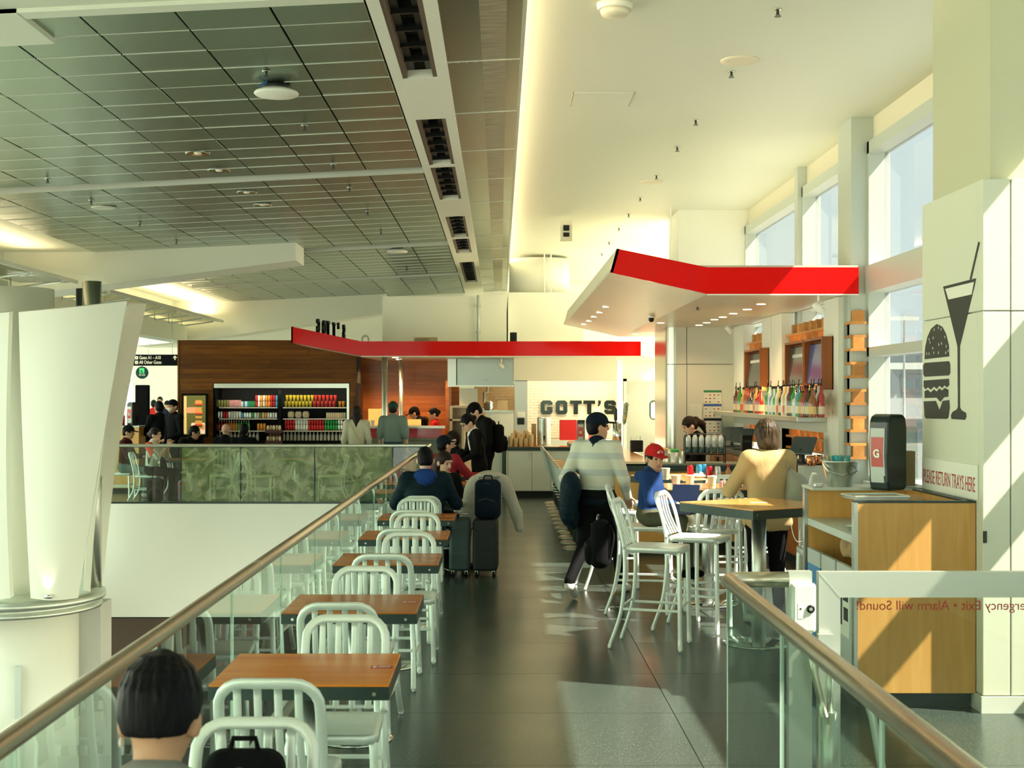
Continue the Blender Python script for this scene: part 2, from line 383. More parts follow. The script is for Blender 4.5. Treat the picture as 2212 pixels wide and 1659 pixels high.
def sdf_obj(name, sets, mats, parent=None, loc=None, rz=0):     # sets: list of (prims, voxel)
    Vs, Qs, Ms = [], [], []; off = 0
    for prims, vox in sets:
        V, Q, mi = sdf_mesh(prims, vox); Vs.append(V); Qs.append(Q+off); Ms.append(mi); off += len(V)
    V = np.concatenate(Vs); Q = np.concatenate(Qs); mi = np.concatenate(Ms)
    me = bpy.data.meshes.new(name); me.vertices.add(len(V)); me.vertices.foreach_set('co', V.astype(np.float32).ravel())
    me.loops.add(len(Q)*4); me.loops.foreach_set('vertex_index', Q.astype(np.int32).ravel())
    me.polygons.add(len(Q)); me.polygons.foreach_set('loop_start', np.arange(0, len(Q)*4, 4, dtype=np.int32))
    me.polygons.foreach_set('material_index', mi.astype(np.int32)); me.polygons.foreach_set('use_smooth', np.ones(len(Q), bool))
    me.update(calc_edges=True); me.validate()
    for q in mats: me.materials.append(M[q] if isinstance(q, str) else q)
    o = bpy.data.objects.new(name, me); COL.objects.link(o)
    if parent: o.parent = parent
    if loc is not None: o.location = loc
    if rz: o.rotation_euler.z = rz
    return o
# ================================================================ FLOOR
def floor_mat():
    m = bpy.data.materials.new('dark_terrazzo'); m.use_nodes = True; M['floor'] = m
    t = m.node_tree; b = t.nodes['Principled BSDF']
    tcn = t.nodes.new('ShaderNodeTexCoord')
    v = t.nodes.new('ShaderNodeTexVoronoi'); v.inputs['Scale'].default_value = 90
    r = t.nodes.new('ShaderNodeValToRGB'); r.color_ramp.elements[0].position = .0; r.color_ramp.elements[1].position = .32
    r.color_ramp.elements[0].color = (.17, .20, .16, 1); r.color_ramp.elements[1].color = (.040, .056, .046, 1)
    n = t.nodes.new('ShaderNodeTexNoise'); n.inputs['Scale'].default_value = 1.3; n.inputs['Detail'].default_value = 6
    mr = t.nodes.new('ShaderNodeMapRange'); mr.inputs[3].default_value = .17; mr.inputs[4].default_value = .30
    t.links.new(tcn.outputs['Object'], v.inputs['Vector']); t.links.new(v.outputs['Distance'], r.inputs[0]); t.links.new(r.outputs[0], b.inputs['Base Color'])
    t.links.new(tcn.outputs['Object'], n.inputs['Vector']); t.links.new(n.outputs['Fac'], mr.inputs[0]); t.links.new(mr.outputs[0], b.inputs['Roughness'])
    b.inputs['Specular IOR Level'].default_value = .5
    return m
floor_mat()
fl = MB(); fl.box(-1.30, 4.3, -6, 38, -.35, -.012); fl.box(-14, -1.30, 23.0, 60, -.35, -.012)
floor = struct(fl.obj('floor', 'dark'), 'polished dark terrazzo floor')
ys = [7.9+1.12*k for k in range(-12, 16)]+[25.3]
xs = [-1.30, 1.04, 3.28, 4.3]
SLAB = {}
for i in range(3):
    for j in range(len(ys)-1):
        wx, wy = xs[i+1]-xs[i], ys[j+1]-ys[j]; key = (round(wx, 3), round(wy, 3)); x, y = (xs[i]+xs[i+1])/2, (ys[j]+ys[j+1])/2
        if key not in SLAB:
            o = MB().box(-wx/2+.0025, wx/2-.0025, -wy/2+.0025, wy/2-.0025, -.012, 0).obj('slab', 'floor', floor); SLAB[key] = o
        else:
            o = SLAB[key].copy(); COL.objects.link(o)
        o.location = (x, y, 0)
MB().box(-1.30, 4.3, 25.3, 38, -.012, 0).obj('kitchen_slab', 'floor', floor)
MB().box(-14, -1.303, 23.0, 60, -.012, 0).obj('balcony_slab', 'floor', floor)
# slab edges round the open void
sbox('trim_1', -13, -1.33, 22.96, 23.0, -1.95, .02, 'fascia', 'white fascia of the balcony above the open void')
sbox('trim_2', -1.345, -1.305, -6, 22.96, -1.95, .02, 'fascia', 'white fascia under the long glass rail')
# lower storey
M['lowfloor'] = mat('lower_floor', (.10, .105, .095), .3); M['browner'] = mat('brown_panel', (.13, .09, .06), .5); M['lowwall'] = mat('lower_wall', (.50, .50, .45), .5)
lf = sbox('floor', -16, 4, -6, 34, -4.9, -4.6, 'lowfloor', 'floor of the storey below')
struct(MB().box(-16, -1.35, 23.0, 34, -1.98, -1.95).obj('ceiling', 'ceildark'), 'dark underside of the balcony')
sbox('wall_below', -16, 0, 33.6, 33.8, -4.6, -1.98, 'browner', 'dark back wall of the storey below')
q = MB(); q.box(-8.6, -6.0, 25.0, 25.25, -4.6, -1.98)
struct(q.obj('wall_partition', 'browner'), 'brown partition under the balcony')
q = MB(); q.box(-8.9, -8.05, 24.5, 24.8, -4.6, -1.98); struct(q.obj('wall_pier', 'lowwall'), 'pale pier under the balcony')

# ================================================================ METAL CEILING
def zc(x): return 4.72+.05*(x-.18)
SLOPE = -math.atan(.05)
def slopebox(b, x0, x1, y0, y1, dz0, dz1):
    v = [(x0,y0,zc(x0)+dz0),(x1,y0,zc(x1)+dz0),(x1,y1,zc(x1)+dz0),(x0,y1,zc(x0)+dz0),(x0,y0,zc(x0)+dz1),(x1,y0,zc(x1)+dz1),(x1,y1,zc(x1)+dz1),(x0,y1,zc(x0)+dz1)]
    return b.add(v, [(0,3,2,1),(4,5,6,7),(0,1,5,4),(1,2,6,5),(2,3,7,6),(3,0,4,7)])
b = MB(); slopebox(b, -6.93, -.12, -6, 35.6, .14, .24)
mceil = struct(b.obj('ceiling', 'ceildark'), 'perforated metal tile ceiling')
TW, TD = (6.93-.945)/9, .564
tb = MB(); tb.bbox(-TW/2+.007, TW/2-.007, -TD/2+.005, TD/2-.005, -.012, .02, .004)
tile0 = tb.obj('tile', 'ceilmetal', mceil)
lb = MB(); lb.box(-TW/2+.007, TW/2-.007, -TD/2+.004, -TD/2+.018, -.020, -.011)
first = True; cnt = 0
rows = []
y = 9.12+TD/2
STRIPS = (16.12, 23.82, 29.7)
while y < 35.4:
    rows.append(y); y += TD
    for s_ in STRIPS:
        if y-TD/2 < s_ < y+TD/2: y = s_+.07+TD/2
far = MB()
lips = MB()
for yy in rows:
    for c in range(9):
        x = -6.93+TW*(c+.5)
        if x < -3.3 and yy < 9.75: continue
        if yy < 22.6:
            o = tile0 if first else tile0.copy()
            if not first: COL.objects.link(o)
            first = False; cnt += 1
            o.location = (x, yy, zc(x)+random.uniform(-.002, .002)); o.rotation_euler = (random.uniform(-.006, .006), SLOPE+random.uniform(-.004, .004), 0)
        else: slopebox(far, x-TW/2+.008, x+TW/2-.008, yy-TD/2+.006, yy+TD/2-.006, random.uniform(-.010, -.004), .02)
        slopebox(lips, x-TW/2+.008, x+TW/2-.008, yy-TD/2-.004, yy-TD/2+.008, -.016, .0)
o = far.obj('tile_field', 'ceilmetal', mceil); o['kind'] = 'stuff'
o = lips.obj('tile_edge', 'trim', mceil); o['kind'] = 'stuff'
for s_ in STRIPS:
    slopebox(b := MB(), -6.93, -.93, s_-.022, s_+.022, -.04, .03); b.obj('cross_channel', 'trim', mceil)
# slotted white light strip with black baffled troughs
def slot_strip():
    segs = [(3.0, 11.43), (13.1, 15.72), (15.86, 18.5), (20.2, 22.9), (23.1, 25.4), (27.1, 32.0)]
    b = MB(); slopebox(b, -.93, -.84, -6, 35.6, -.03, .05); slopebox(b, -.54, -.44, -6, 35.6, -.03, .05)
    last = -6
    for a, e in segs+[(35.6, 36)]: slopebox(b, -.84, -.54, last, min(a, 35.6), -.03, .05); last = e
    b.obj('light_strip', 'white', mceil)
    for a, e in segs:
        h = MB(); slopebox(h, -.84, -.80, a, e, -.02, .13); slopebox(h, -.58, -.54, a, e, -.02, .13); h.obj('trough_side', M['browner'], mceil)
        k = MB(); yy = a+.2
        while yy < e-.05:
            slopebox(k, -.80, -.58, yy, yy+.03, .02, .12); yy += .46
        slopebox(k, -.80, -.74, a, e, .05, .12); slopebox(k, -.64, -.58, a, e, .05, .12)
        k.obj('baffle', 'black', mceil)
slot_strip()
PERF = mat('fine_perforation', (.60, .57, .45), .4, .6, noise=((3, 70, 3), (.30, .28, .22), 1)); M['perf'] = PERF
yy = 3.0; pan = None
while yy < 35.4:
    b = MB(); L = 1.99
    slopebox(b, -.44, -.15, yy+.004, yy+L-.004, -.008, .02); slopebox(b, .05, .18, yy+.004, yy+L-.004, -.008, .02); b.obj('metal_panel', 'ceilplain', mceil)
    b = MB(); slopebox(b, -.15, .05, yy+.004, yy+L-.004, -.007, .02); b.obj('perforated_strip', 'perf', mceil)
    b = MB()
    for i in range(9): b.ball((-.42+i*.072, yy+.02, zc(-.42+i*.072)-.010), .006, 6, 4)
    slopebox(b, -.44, .18, yy-.006, yy+.006, -.014, -.004); b.obj('rivet_row', 'trim', mceil)
    yy += 2.0
b = MB(); slopebox(b, .165, .195, -6, 35.6, -.02, .06); b.obj('edge_lip', 'trim', mceil)
# white coffer nearest the camera
b = MB(); slopebox(b, -3.6, -.94, 8.95, 9.10, -.05, .03); slopebox(b, -6.93, -.94, -6, 8.95, -.02, .03)
slopebox(b, -6.93, -3.28, 8.95, 9.72, -.055, .03)
struct(b.obj('trim_3', 'ceilwhite'), 'white coffer frame beside the metal tiles')
# white cove beside the tiles, tapered cross beams, louvred glass canopy
q = MB(); q.box(-8.5, -6.93, -6, 36, 4.365, 4.45); struct(q.obj('ceiling', 'ceilwhite'), 'white lit cove ceiling')
q = MB(); q.box(-8.65, -8.5, -6, 36, 3.55, 4.45); q.box(-8.62, -8.16, -6, 21.9, 3.50, 3.80); q.box(-8.62, -8.16, 24, 34.5, 3.30, 3.74)
struct(q.obj('wall_left', 'ceilwhite'), 'white upstand of the lit cove')
def xzprism(poly, y0, y1): # polygon in xz extruded along y
    b = MB(); b.prism(poly, y0, y1, Matrix(((1, 0, 0, 0), (0, 0, 1, 0), (0, 1, 0, 0), (0, 0, 0, 1))));  b.f = [tuple(reversed(f)) for f in b.f]; return b
struct(xzprism([(-8.5, 4.37), (-6.93, 4.365), (-3.5, 4.535), (-3.5, 4.22), (-7.69, 3.69), (-8.5, 3.6)], 22.6, 23.55).obj('trim_4', 'white'), 'tapered white cross beam under the metal ceiling')
struct(xzprism([(-9.5, 4.37), (-6.93, 4.365), (-3.0, 4.56), (-3.0, 4.05), (-7.9, 3.35), (-9.5, 3.2)], 34.4, 35.3).obj('trim_5', 'enclosure'), 'far tapered cream cross beam')
struct(MB().box(-9.5, 4.3, 35.3, 35.6, 3.2, 4.95).obj('wall_back', 'enclosure'), 'cream end wall above the kitchen')
M['louv'] = glass_mat('louvre_glass', (.55, .62, .56), 1.5, .1, (rgb(120, 110, 80), rgb(170, 170, 140), .6))
def louvre(y0, y1, n):
    t = thing('light_canopy', 'glass canopy with steel rods beneath the lit cove, %s' % ('by the white finned column' if y0 < 20 else 'over the gate sign'), 'canopy', (-7.7, y0, 3.83))
    part('glass_panel', 'louv', t, (-.46, .5, 0, y1-y0, -.01, .01))
    part('edge_rail', 'trim', t, (.5, .54, 0, y1-y0, -.03, .03))
    for i in range(n):
        y = .4+(y1-y0-.8)*i/(n-1)
        MB().tube([(-.46, y, -.14), (.36, y, -.03)], .02, 8).obj('rod', 'alu', t)
        MB().tube([(-.46, y, -.14), (-.46, y, .0)], .014, 6).obj('bracket', 'frame', t)
        MB().tube([(.36, y, -.03), (.52, y, 0)], .006, 5).obj('tie', 'alu', t)
    return t
louvre(12.5, 22.4, 7); louvre(24.2, 34.2, 8)

# ================================================================ WHITE CEILING
q = MB(); q.box(-.5, 4.35, -6, 36, 4.90, 5.0)
struct(q.obj('ceiling', 'ceilwhite'), 'smooth white ceiling along the window wall')
def onceil(px, py, z=4.9):
    d = (z-CH)*F/(CY-py); return PX(px, d), d
def sprinkler():
    t = thing('sprinkler_head', 'small dark sprinkler head under the white ceiling', 'sprinkler', group='sprinklers in the white ceiling')
    b = MB(); b.lathe([(.035, 0), (.035, -.008), (.02, -.012)], 12); b.obj('escutcheon', 'steel', t)
    b = MB(); b.lathe([(.012, -.01), (.010, -.035), (.006, -.045)], 8); b.lathe([(.028, -.055), (.028, -.058)], 10); b.tube([(.01, 0, -.03), (.014, 0, -.045), (0, 0, -.056)], .003, 5); b.tube([(-.01, 0, -.03), (-.014, 0, -.045), (0, 0, -.056)], .003, 5)
    b.obj('nozzle', 'dark', t); return t
sp0 = sprinkler(); firsts = True
for px, py in [(1680, 20), (1580, 154), (1503, 259), (1463, 317), (1418, 379), (1383, 427), (1358, 462), (1337, 492), (1316, 522), (1300, 547)]:
    x, y = onceil(px, py); o = sp0 if firsts else dup(sp0); firsts = False; o.location = (x, y, 4.9)
sp1 = None
for px, py in [(103, 385), (197, 432), (302, 481), (381, 520), (575, 149), (658, 267), (720, 352), (755, 402), (794, 454), (823, 497), (879, 577)]:
    zz = 4.55; d = (zz-CH)*F/(CY-py); x = PX(px, d); d = (zc(x)-CH)*F/(CY-py); x = PX(px, d)
    o = dup(sp0); o.location = (x, d, zc(x)-.012); o['label'] = 'small sprinkler head under the metal tile ceiling'; o['group'] = 'sprinklers in the metal ceiling'
for px, py, lb_ in [(1597, 130, 'round flush speaker grille in the white ceiling over the windows'), (1408, 392, 'round flush speaker grille in the white ceiling over the bar canopy')]:
    x, y = onceil(px, py); t = thing('ceiling_speaker', lb_, 'speaker', (x, y, 4.9))
    MB().lathe([(.17, 0), (.165, -.012), (.12, -.014)], 24).obj('ring', 'cream', t); MB().lathe([(.118, -.010), (.06, -.013), (.01, -.013)], 24).obj('grille', 'trim', t)
x, y = onceil(1328, 8); t = thing('smoke_detector', 'white round detector on the white ceiling', 'detector', (x, y, 4.9))
MB().lathe([(.14, 0), (.13, -.05)], 24).obj('base', 'white', t); MB().lathe([(.115, -.05), (.10, -.09), (.02, -.095)], 24).obj('dome', 'cream', t)
x, y = onceil(1300, 214); t = thing('access_hatch', 'square access hatch in the white ceiling', 'hatch', (x, y, 4.9))
part('frame', 'trim', t, (-.31, .31, -.31, -.30, -.006, 0), (-.31, .31, .30, .31, -.006, 0), (-.31, -.30, -.31, .31, -.006, 0), (.30, .31, -.31, .31, -.006, 0)); part('door_panel', 'ceilwhite', t, (-.295, .295, -.295, .295, -.008, 0))
# flush downlights and speaker discs in the metal ceiling
def mceil_at(px, py):
    zz = 4.55
    for _ in range(4): d = (zz-CH)*F/(CY-py); x = PX(px, d); zz = zc(x)
    return x, d, zz
dl0 = None
for px, py in [(427, 328), (473, 365), (533, 413), (567, 440)]:
    p = mceil_at(px, py)
    if dl0 is None:
        dl0 = thing('ceiling_downlight', 'round chrome downlight recessed in the metal tiles', 'downlight', p, group='downlights in the metal ceiling')
        MB().lathe([(.135, -.012), (.13, -.022), (.10, -.015)], 24, cap=False).obj('rim', 'chrome', dl0)
        MB().lathe([(.10, -.015), (.07, -.002), (.02, .0)], 24).obj('reflector', 'chrome', dl0); MB().ball((0, 0, -.012), (.045, .045, .02)).obj('bulb', 'cream', dl0)
    else: dup(dl0, p)
for px, py, lb_ in [(597, 192, 'white disc antenna with blue cables hanging below the metal tiles'), (858, 545, 'small white disc antenna below the metal tiles over the kitchen end')]:
    x, d, z = mceil_at(px, py-12); t = thing('disc_antenna', lb_, 'antenna', (x, d, z))
    MB().lathe([(.05, -.02), (.185, -.075), (.195, -.09), (.18, -.105), (.02, -.115)], 28).obj('dish', 'white', t)
    MB().lathe([(.12, 0), (.12, -.06)], 20).obj('mount', 'black', t)
    M['cable'] = mat('blue_cable', (.02, .16, .45), .4)
    MB().tube([(-.06, -.13, -.02), (-.12, -.15, -.05), (-.10, -.12, -.085)], .008, 6).obj('cable', 'cable', t)
x, d, z = mceil_at(224, 446); t = thing('ceiling_speaker', 'round flush speaker disc in the metal tiles', 'speaker', (x, d, z-.012))
MB().lathe([(.17, 0), (.165, -.012), (.12, -.013)], 24).obj('ring', 'trim', t); MB().lathe([(.118, -.008), (.01, -.011)], 24).obj('grille', 'frame', t)

# ================================================================ WINDOW WALL (x = 3.95 .. 4.15)
WX0, WX1, GX = 3.95, 4.17, 4.12
sbox('wall_right', 3.97, 4.3, -6, 21.3, 0, .92, 'white', 'low white wall under the windows')
sbox('trim_6', 4.02, 4.2, -6, 22, 4.63, 4.90, 'cream', 'cream blind box above the windows')
sbox('trim_7', 3.9, 4.25, -6, 21.3, .92, .99, 'frame', 'window sill')
def window(n, y0, y1, mull):
    f = MB(); f.box(WX0, WX1, y0, y0+.07, .99, 4.63); f.box(WX0, WX1, y1-.07, y1, .99, 4.63)
    f.box(WX0, WX1, y0, y1, 4.50, 4.63); f.box(WX0+.02, WX1, y0, y1, .99, 1.06)
    f.box(WX0-.03, WX1, y0, y1, 3.0, 3.29); f.box(WX0, WX1, y0, y1, 2.32, 2.42)
    for m_ in mull: f.box(WX0, WX1, m_-.05, m_+.05, .99, 4.63)
    o = struct(f.obj('window_%d' % n, 'frame'), 'tall aluminium framed window bay, %s' % ['nearest the emergency gate', 'behind the tray station', 'behind the bar shelves', 'behind the bar shelves by the far column'][n-1])
    ed = [y0]+list(mull)+[y1]
    for a, e in zip(ed[:-1], ed[1:]):
        for z0, z1 in ((1.06, 2.32), (2.42, 3.0), (3.29, 4.50)):
            MB().box(GX, GX+.012, a+.04, e-.04, z0, z1).obj('pane', 'winglass', o)
    return o
window(1, -6, 8.05, (-2.0, 2.6)); window(2, 9.1, 14.2, ()); window(3, 14.75, 17.3, ()); window(4, 17.45, 21.3, ())
q = MB(); q.box(3.78, 4.2, 14.2, 14.75, 0, 4.90); q.box(3.74, 3.80, 14.36, 14.60, 0, 3.3); q.box(3.9, 4.2, 17.28, 17.47, 0, 4.9); struct(q.obj('trim_8', 'frame'), 'structural window posts')
sbox('wall_right', 4.0, 4.3, 22.5, 36, 0, 1.0, 'white', 'low wall beyond the far column')
# far part of that wall: posts only, daylight beyond
q = MB()
for y in (25.5, 28.5, 31.5, 34.5): q.box(4.0, 4.3, y, y+.3, 1, 4.9)
struct(q.obj('trim_9', 'frame'), 'far window posts')

# ---- column with the burger picture
col = struct(MB().box(2.99, 4.15, 8.05, 9.11, 0, 4.9).obj('column', 'colpaint'), 'square cream column core')
M['colplinth'] = mat('plinth', (.66, .68, .60), .4)
part('plinth', 'colplinth', col, (2.88, 4.1, 7.89, 9.04, 0, .10))
for z0, z1 in ((.105, 2.405), (2.412, 3.20)):
    MB().bbox(2.89, 2.97, 7.992, 9.03, z0, z1, .004).obj('panel', 'colclad', col)
    MB().bbox(2.8905, 3.055, 7.90, 7.99, z0, z1, .004).obj('panel', 'colclad', col)
    MB().bbox(3.062, 4.05, 7.90, 8.0, z0, z1, .004).obj('panel', 'colclad', col)
M['panelback'] = mat('panel_joint', (.45, .46, .40), .7)
part('backing', 'panelback', col, (2.91, 4.08, 7.93, 9.03, .1, 3.19))
# ---- far column and its cladding beside the bar
col2 = struct(MB().box(2.88, 4.1, 21.3, 22.5, 0, 4.9).obj('column', 'white'), 'white column at the end of the bar')
M['clad'] = mat('grey_cladding', (.62, .62, .53), .42)
for x0, x1 in ((2.79, 2.955), (2.965, 3.70)):
    for z0, z1 in ((0, 2.395), (2.405, 3.5)):
        MB().bbox(x0, x1, 20.9, 20.98, z0, z1, .004).obj('panel', 'clad', col2)
part('backing', 'panelback', col2, (2.80, 3.69, 20.95, 21.3, 0, 3.5))
b = MB()
for z0, z1 in ((0, 2.395), (2.405, 3.5)):
    b.prism([(2.79+.15*math.cos(a), 21.05+.15*math.sin(a)) for a in [PI+PI/2*i/6 for i in range(7)]]+[(2.79, 21.05)], z0, z1)
b.obj('corner_panel', 'steel', col2)
part('side_panel', 'steel', col2, (2.64, 2.70, 21.05, 22.5, 0, 3.5))

# ================================================================ GLASS RAILS
def rail_long():
    t = thing('glass_railing', 'long glass railing with bronze tube handrail beside the two-seat tables', 'railing', (-1.22, 0, 0))
    MB().tube([(0, y, 1.045) for y in (.8, 8, 16, 22.9)], .03, 20).obj('handrail', 'bronze', t)
    part('base_shoe', 'steel_b', t, (-.03, .03, .8, 22.9, 0, .10))
    y = 6.0-1.35*3
    edges = []
    while y < 22.7: edges.append(y); y += 1.35
    edges.append(22.85)
    for a, e in zip(edges[:-1], edges[1:]):
        g = MB().box(-.007, .007, a+.008, e-.008, .09, 1.02).obj('glass_panel', 'glass', t)
        MB().box(-.0075, .0075, a+.0065, a+.0085, .09, 1.02).obj('panel_edge', 'glass_edge', g)
    for yy in (6.6, 11.9, 17.4): MB().tube([(0, yy-.02, 1.045), (0, yy+.02, 1.045)], .0312, 20).obj('rail_sleeve', 'bronze', t)
rail_long()
def rail_balcony():
    t = thing('glass_railing', 'glass railing with green film along the far balcony', 'railing', (-1.22, 23.06, 0))
    MB().tube([(x, 0, 1.03) for x in (-8.9, -5, 0.0)], .03, 16).obj('handrail', 'steel_b', t)
    part('base_shoe', 'dark', t, (-8.9, 0, -.025, .025, 0, .05))
    ed = [-8.9, -6.9+0, -5.41, -4.54+.0, -3.23, -1.95, -.62, 0]
    ed = [-8.9, -7.2, PX(390, 23)+1.22, PX(519, 23)+1.22, PX(679, 23)+1.22, PX(848, 23)+1.22, 0]
    for i, (a, e) in enumerate(zip(ed[:-1], ed[1:])):
        g = MB().box(a+.008, e-.008, -.006, .006, .05, 1.0).obj('glass_panel', 'glass' if i < 2 else ('mottle' if i < 5 else 'glass'), t)
        MB().box(e-.014, e-.004, -.012, .012, .05, 1.0).obj('joint_strip', 'dark', g)
rail_balcony()
def rail_right():
    t = thing('glass_railing', 'short glass railing with bronze tube handrail leading to the emergency gate', 'railing', (1.06, 6.14, 0))
    R = .036
    MB().tube([(0, -5.2, 1.045), (0, -2, 1.045), (0, -.06, 1.045)]+[(.06-.06*math.cos(a), -.06+.06*math.sin(a), 1.045) for a in (.4, .8, 1.2)]+[(.06, 0, 1.045), (.28, 0, 1.045)], R, 20).obj('handrail', 'bronze', t)
    part('base_shoe', 'steel_b', t, (-.03, .03, -5.2, .02, 0, .1), (-.03, .27, -.03, .03, 0, .1))
    for a, e in ((-5.2, -3.84), (-3.83, -2.50), (-2.485, -1.20), (-1.185, -.02)):
        g = MB().box(-.007, .007, a+.006, e-.006, .09, 1.01).obj('glass_panel', 'glass', t)
        MB().box(-.0075, .0075, a+.004, a+.007, .09, 1.01).obj('panel_edge', 'glass_edge', g)
    g = MB().box(.0, .27, -.007, .007, .09, 1.01).obj('glass_panel', 'glass', t)
    MB().box(-.004, .0, -.0075, .0075, .09, 1.01).obj('panel_edge', 'glass_edge', g)
rail_right()
def gate():
    M['gatesteel'] = mat('satin_gate_steel', (.62, .66, .58), .40, .85); M['alarm'] = mat('alarm_box_grey', (.72, .76, .68), .4, .1); M['redtext'] = mat('red_print', (.42, .035, .03), .5)
    p = thing('gate_post', 'flat steel gate post carrying a white alarm box', 'post', (1.39, 6.14, 0))
    part('post', 'gatesteel', p, (-.05, .058, -.02, .03, 0, 1.085))
    p2 = thing('alarm_box', 'pale grey alarm box with round key lock on the gate post', 'alarm', (1.40, 6.10, 0))
    MB().bbox(-.055, .055, -.035, .02, .81, 1.035, .012).obj('housing', 'alarm', p2)
    MB().lathe([(.019, 0), (.019, .006), (.013, .008)], 20, Matrix.Translation((.028, -.035, .92)) @ Matrix.Rotation(PI/2, 4, 'X')).obj('lock', 'black', p2)
    MB().lathe([(.008, 0), (.008, .012)], 12, Matrix.Translation((.028, -.035, .92)) @ Matrix.Rotation(PI/2, 4, 'X')).obj('key_barrel', 'chrome', p2)
    part('notice', 'white', p2, (-.03, -.005, -.0365, -.034, .875, .945)); part('lamp', 'black', p2, (-.022, -.014, -.038, -.034, .918, .924))
    t = thing('emergency_gate', 'steel framed glass emergency exit gate with mirrored red lettering', 'gate', (1.478, 6.14, 0))
    fr = MB(); W_ = 1.15
    fr.prism([(0, .02), (0, 1.083), (W_, 1.083), (W_, .02), (W_-.1, .02), (W_-.1, .965), (.1, .965), (.1, .02)], -.025, .025, Matrix(((1, 0, 0, 0), (0, 0, -1, 0), (0, 1, 0, 0), (0, 0, 0, 1))))
    fr.box(.1, W_-.1, -.025, .025, .02, .12); fr.obj('frame', 'gatesteel', t)
    MB().tube([(.0, -.0265, 1.082), (.1, -.0265, .966)], .0015, 4).obj('mitre_joint', 'frame', t)
    g = MB().box(.1, W_-.1, -.005, .005, .12, .965).obj('glass_panel', 'clear', t)
    me = text_obj('lettering', 'Emergency Exit \u2022 Alarm will Sound!', .062, 'redtext', frame((1.045, -.006, .905), (-1, 0, 0), (0, 0, 1)), t, ext=.0006, width=.86)
    # grab handles and closer
    MB().tube([(.02, -.06, .72), (-.035, -.10, .75), (-.055, -.12, .72), (-.05, -.13, .66), (-.02, -.14, .52), (.0, -.14, .44)], .017, 12).obj('pull_handle', 'bronze', t)
    MB().tube([(-.04, -.10, .74), (.05, -.12, .69), (.13, -.16, .62), (.165, -.18, .58), (.20, -.20, .45), (.24, -.22, .2), (.25, -.22, .05)], .019, 12).obj('push_bar', 'gatesteel', t)
    b = MB(); b.cyl((.035, -.09), .034, 0, .45, 20); b.cyl((.035, -.09), .015, .45, .66, 12); b.obj('closer', 'gatesteel', t)
    part('meeting_stile', 'gatesteel', t, (-.01, .06, -.06, -.03, .02, .80))
gate()

# ================================================================ FINNED COLUMN IN THE VOID
def fin_column():
    cx, cy = -7.74, 21.0
    t = struct(MB().lathe([(.62, -4.6), (.62, 3.6)], 32, Matrix.Translation((cx, cy, 0))).obj('column', 'white'), 'white finned column rising through the void')
    MB().lathe([(1.0, -4.6), (1.0, -1.44)], 48, Matrix.Translation((cx, cy, 0))).obj('drum', 'panel', t)
    MB().lathe([(.9, -1.46), (1.36, -1.46), (1.36, -1.39), (1.30, -1.38), (1.30, -1.34), (1.41, -1.32), (1.41, -1.23), (1.28, -1.18), (.5, -1.18)], 64, Matrix.Translation((cx, cy, 0)), cap=False).obj('ring_ledge', 'gatesteel', t)
    def fin(c, th=.10, name='fin'):
        tl, tr, br, bl = [Vector(q) for q in c]; n = (tr-tl).cross(bl-tl).normalized()
        if n.y > 0: n = -n
        N = 10; b = MB(); v = []; f = []
        for i in range(N+1):
            s_ = i/N
            for j in range(9):
                u = j/8; p = (tl*(1-u)+tr*u)*(1-s_)+(bl*(1-u)+br*u)*s_
                p = p+n*(.10*math.sin(PI*u)+.10*math.sin(PI*s_)); v.append(p)
        for i in range(N):
            for j in range(8): a = i*9+j; f.append((a, a+9, a+10, a+1))
        m = len(v); v2 = [p-n*th for p in v]; f2 = [tuple(reversed([i+m for i in q])) for q in f]
        rim = [j for j in range(9)]+[i*9+8 for i in range(1, N+1)]+[N*9+j for j in range(7, -1, -1)]+[i*9 for i in range(N-1, 0, -1)]
        fr = [(rim[i], rim[(i+1) % len(rim)], rim[(i+1) % len(rim)]+m, rim[i]+m) for i in range(len(rim))]
        b.add(v+v2, f+f2, True); b.add(v+v2, fr, False); return b.obj(name, 'fincol', t)
    fin([P3(40, 674, 18.9), P3(274, 650, 19.1), P3(168, 1292, 19.9), P3(66, 1292, 19.7)])
    fin([P3(262, 658, 20.2), P3(303, 655, 22.3), P3(206, 1300, 22.0), P3(180, 1300, 20.8)])
    fin([P3(-190, 690, 19.2), P3(20, 674, 18.9), P3(22, 1292, 19.7), P3(-60, 1292, 19.9)])
    MB().cyl((-6.60, 21.35), .15, -1.75, 3.75, 24).obj('steel_tube', 'steel_b', t)
    MB().cyl((-7.0, 22.2), .13, 1.0, 3.7, 20).obj('steel_tube', 'dark', t)
    part('grille', 'frame', t, (PX(33, 20)-.0, PX(46, 20), 19.98, 20.04, -3.0, -2.2))
    part('side_drum', 'lowwall', t, (-6.85, -6.42, 21.2, 21.8, -4.6, -1.45))
    p = P3(104, 1288, 19.62)
    MB().lathe([(.06, -.03), (.06, .02), (.045, .03)], 16, Matrix.Translation(p)).obj('uplight', 'chrome', t)
    l = bpy.data.lights.new('uplight_lamp', 'SPOT'); l.energy = 7; l.color = (1, .86, .6); l.spot_size = 1.0; l.spot_blend = .6; l.shadow_soft_size = .03
    lo = bpy.data.objects.new('uplight_lamp', l); COL.objects.link(lo); lo.location = p+Vector((0, -.02, .04)); lo.rotation_euler = Vector((0, .10, 1)).to_track_quat('-Z', 'Y').to_euler()
fin_column()

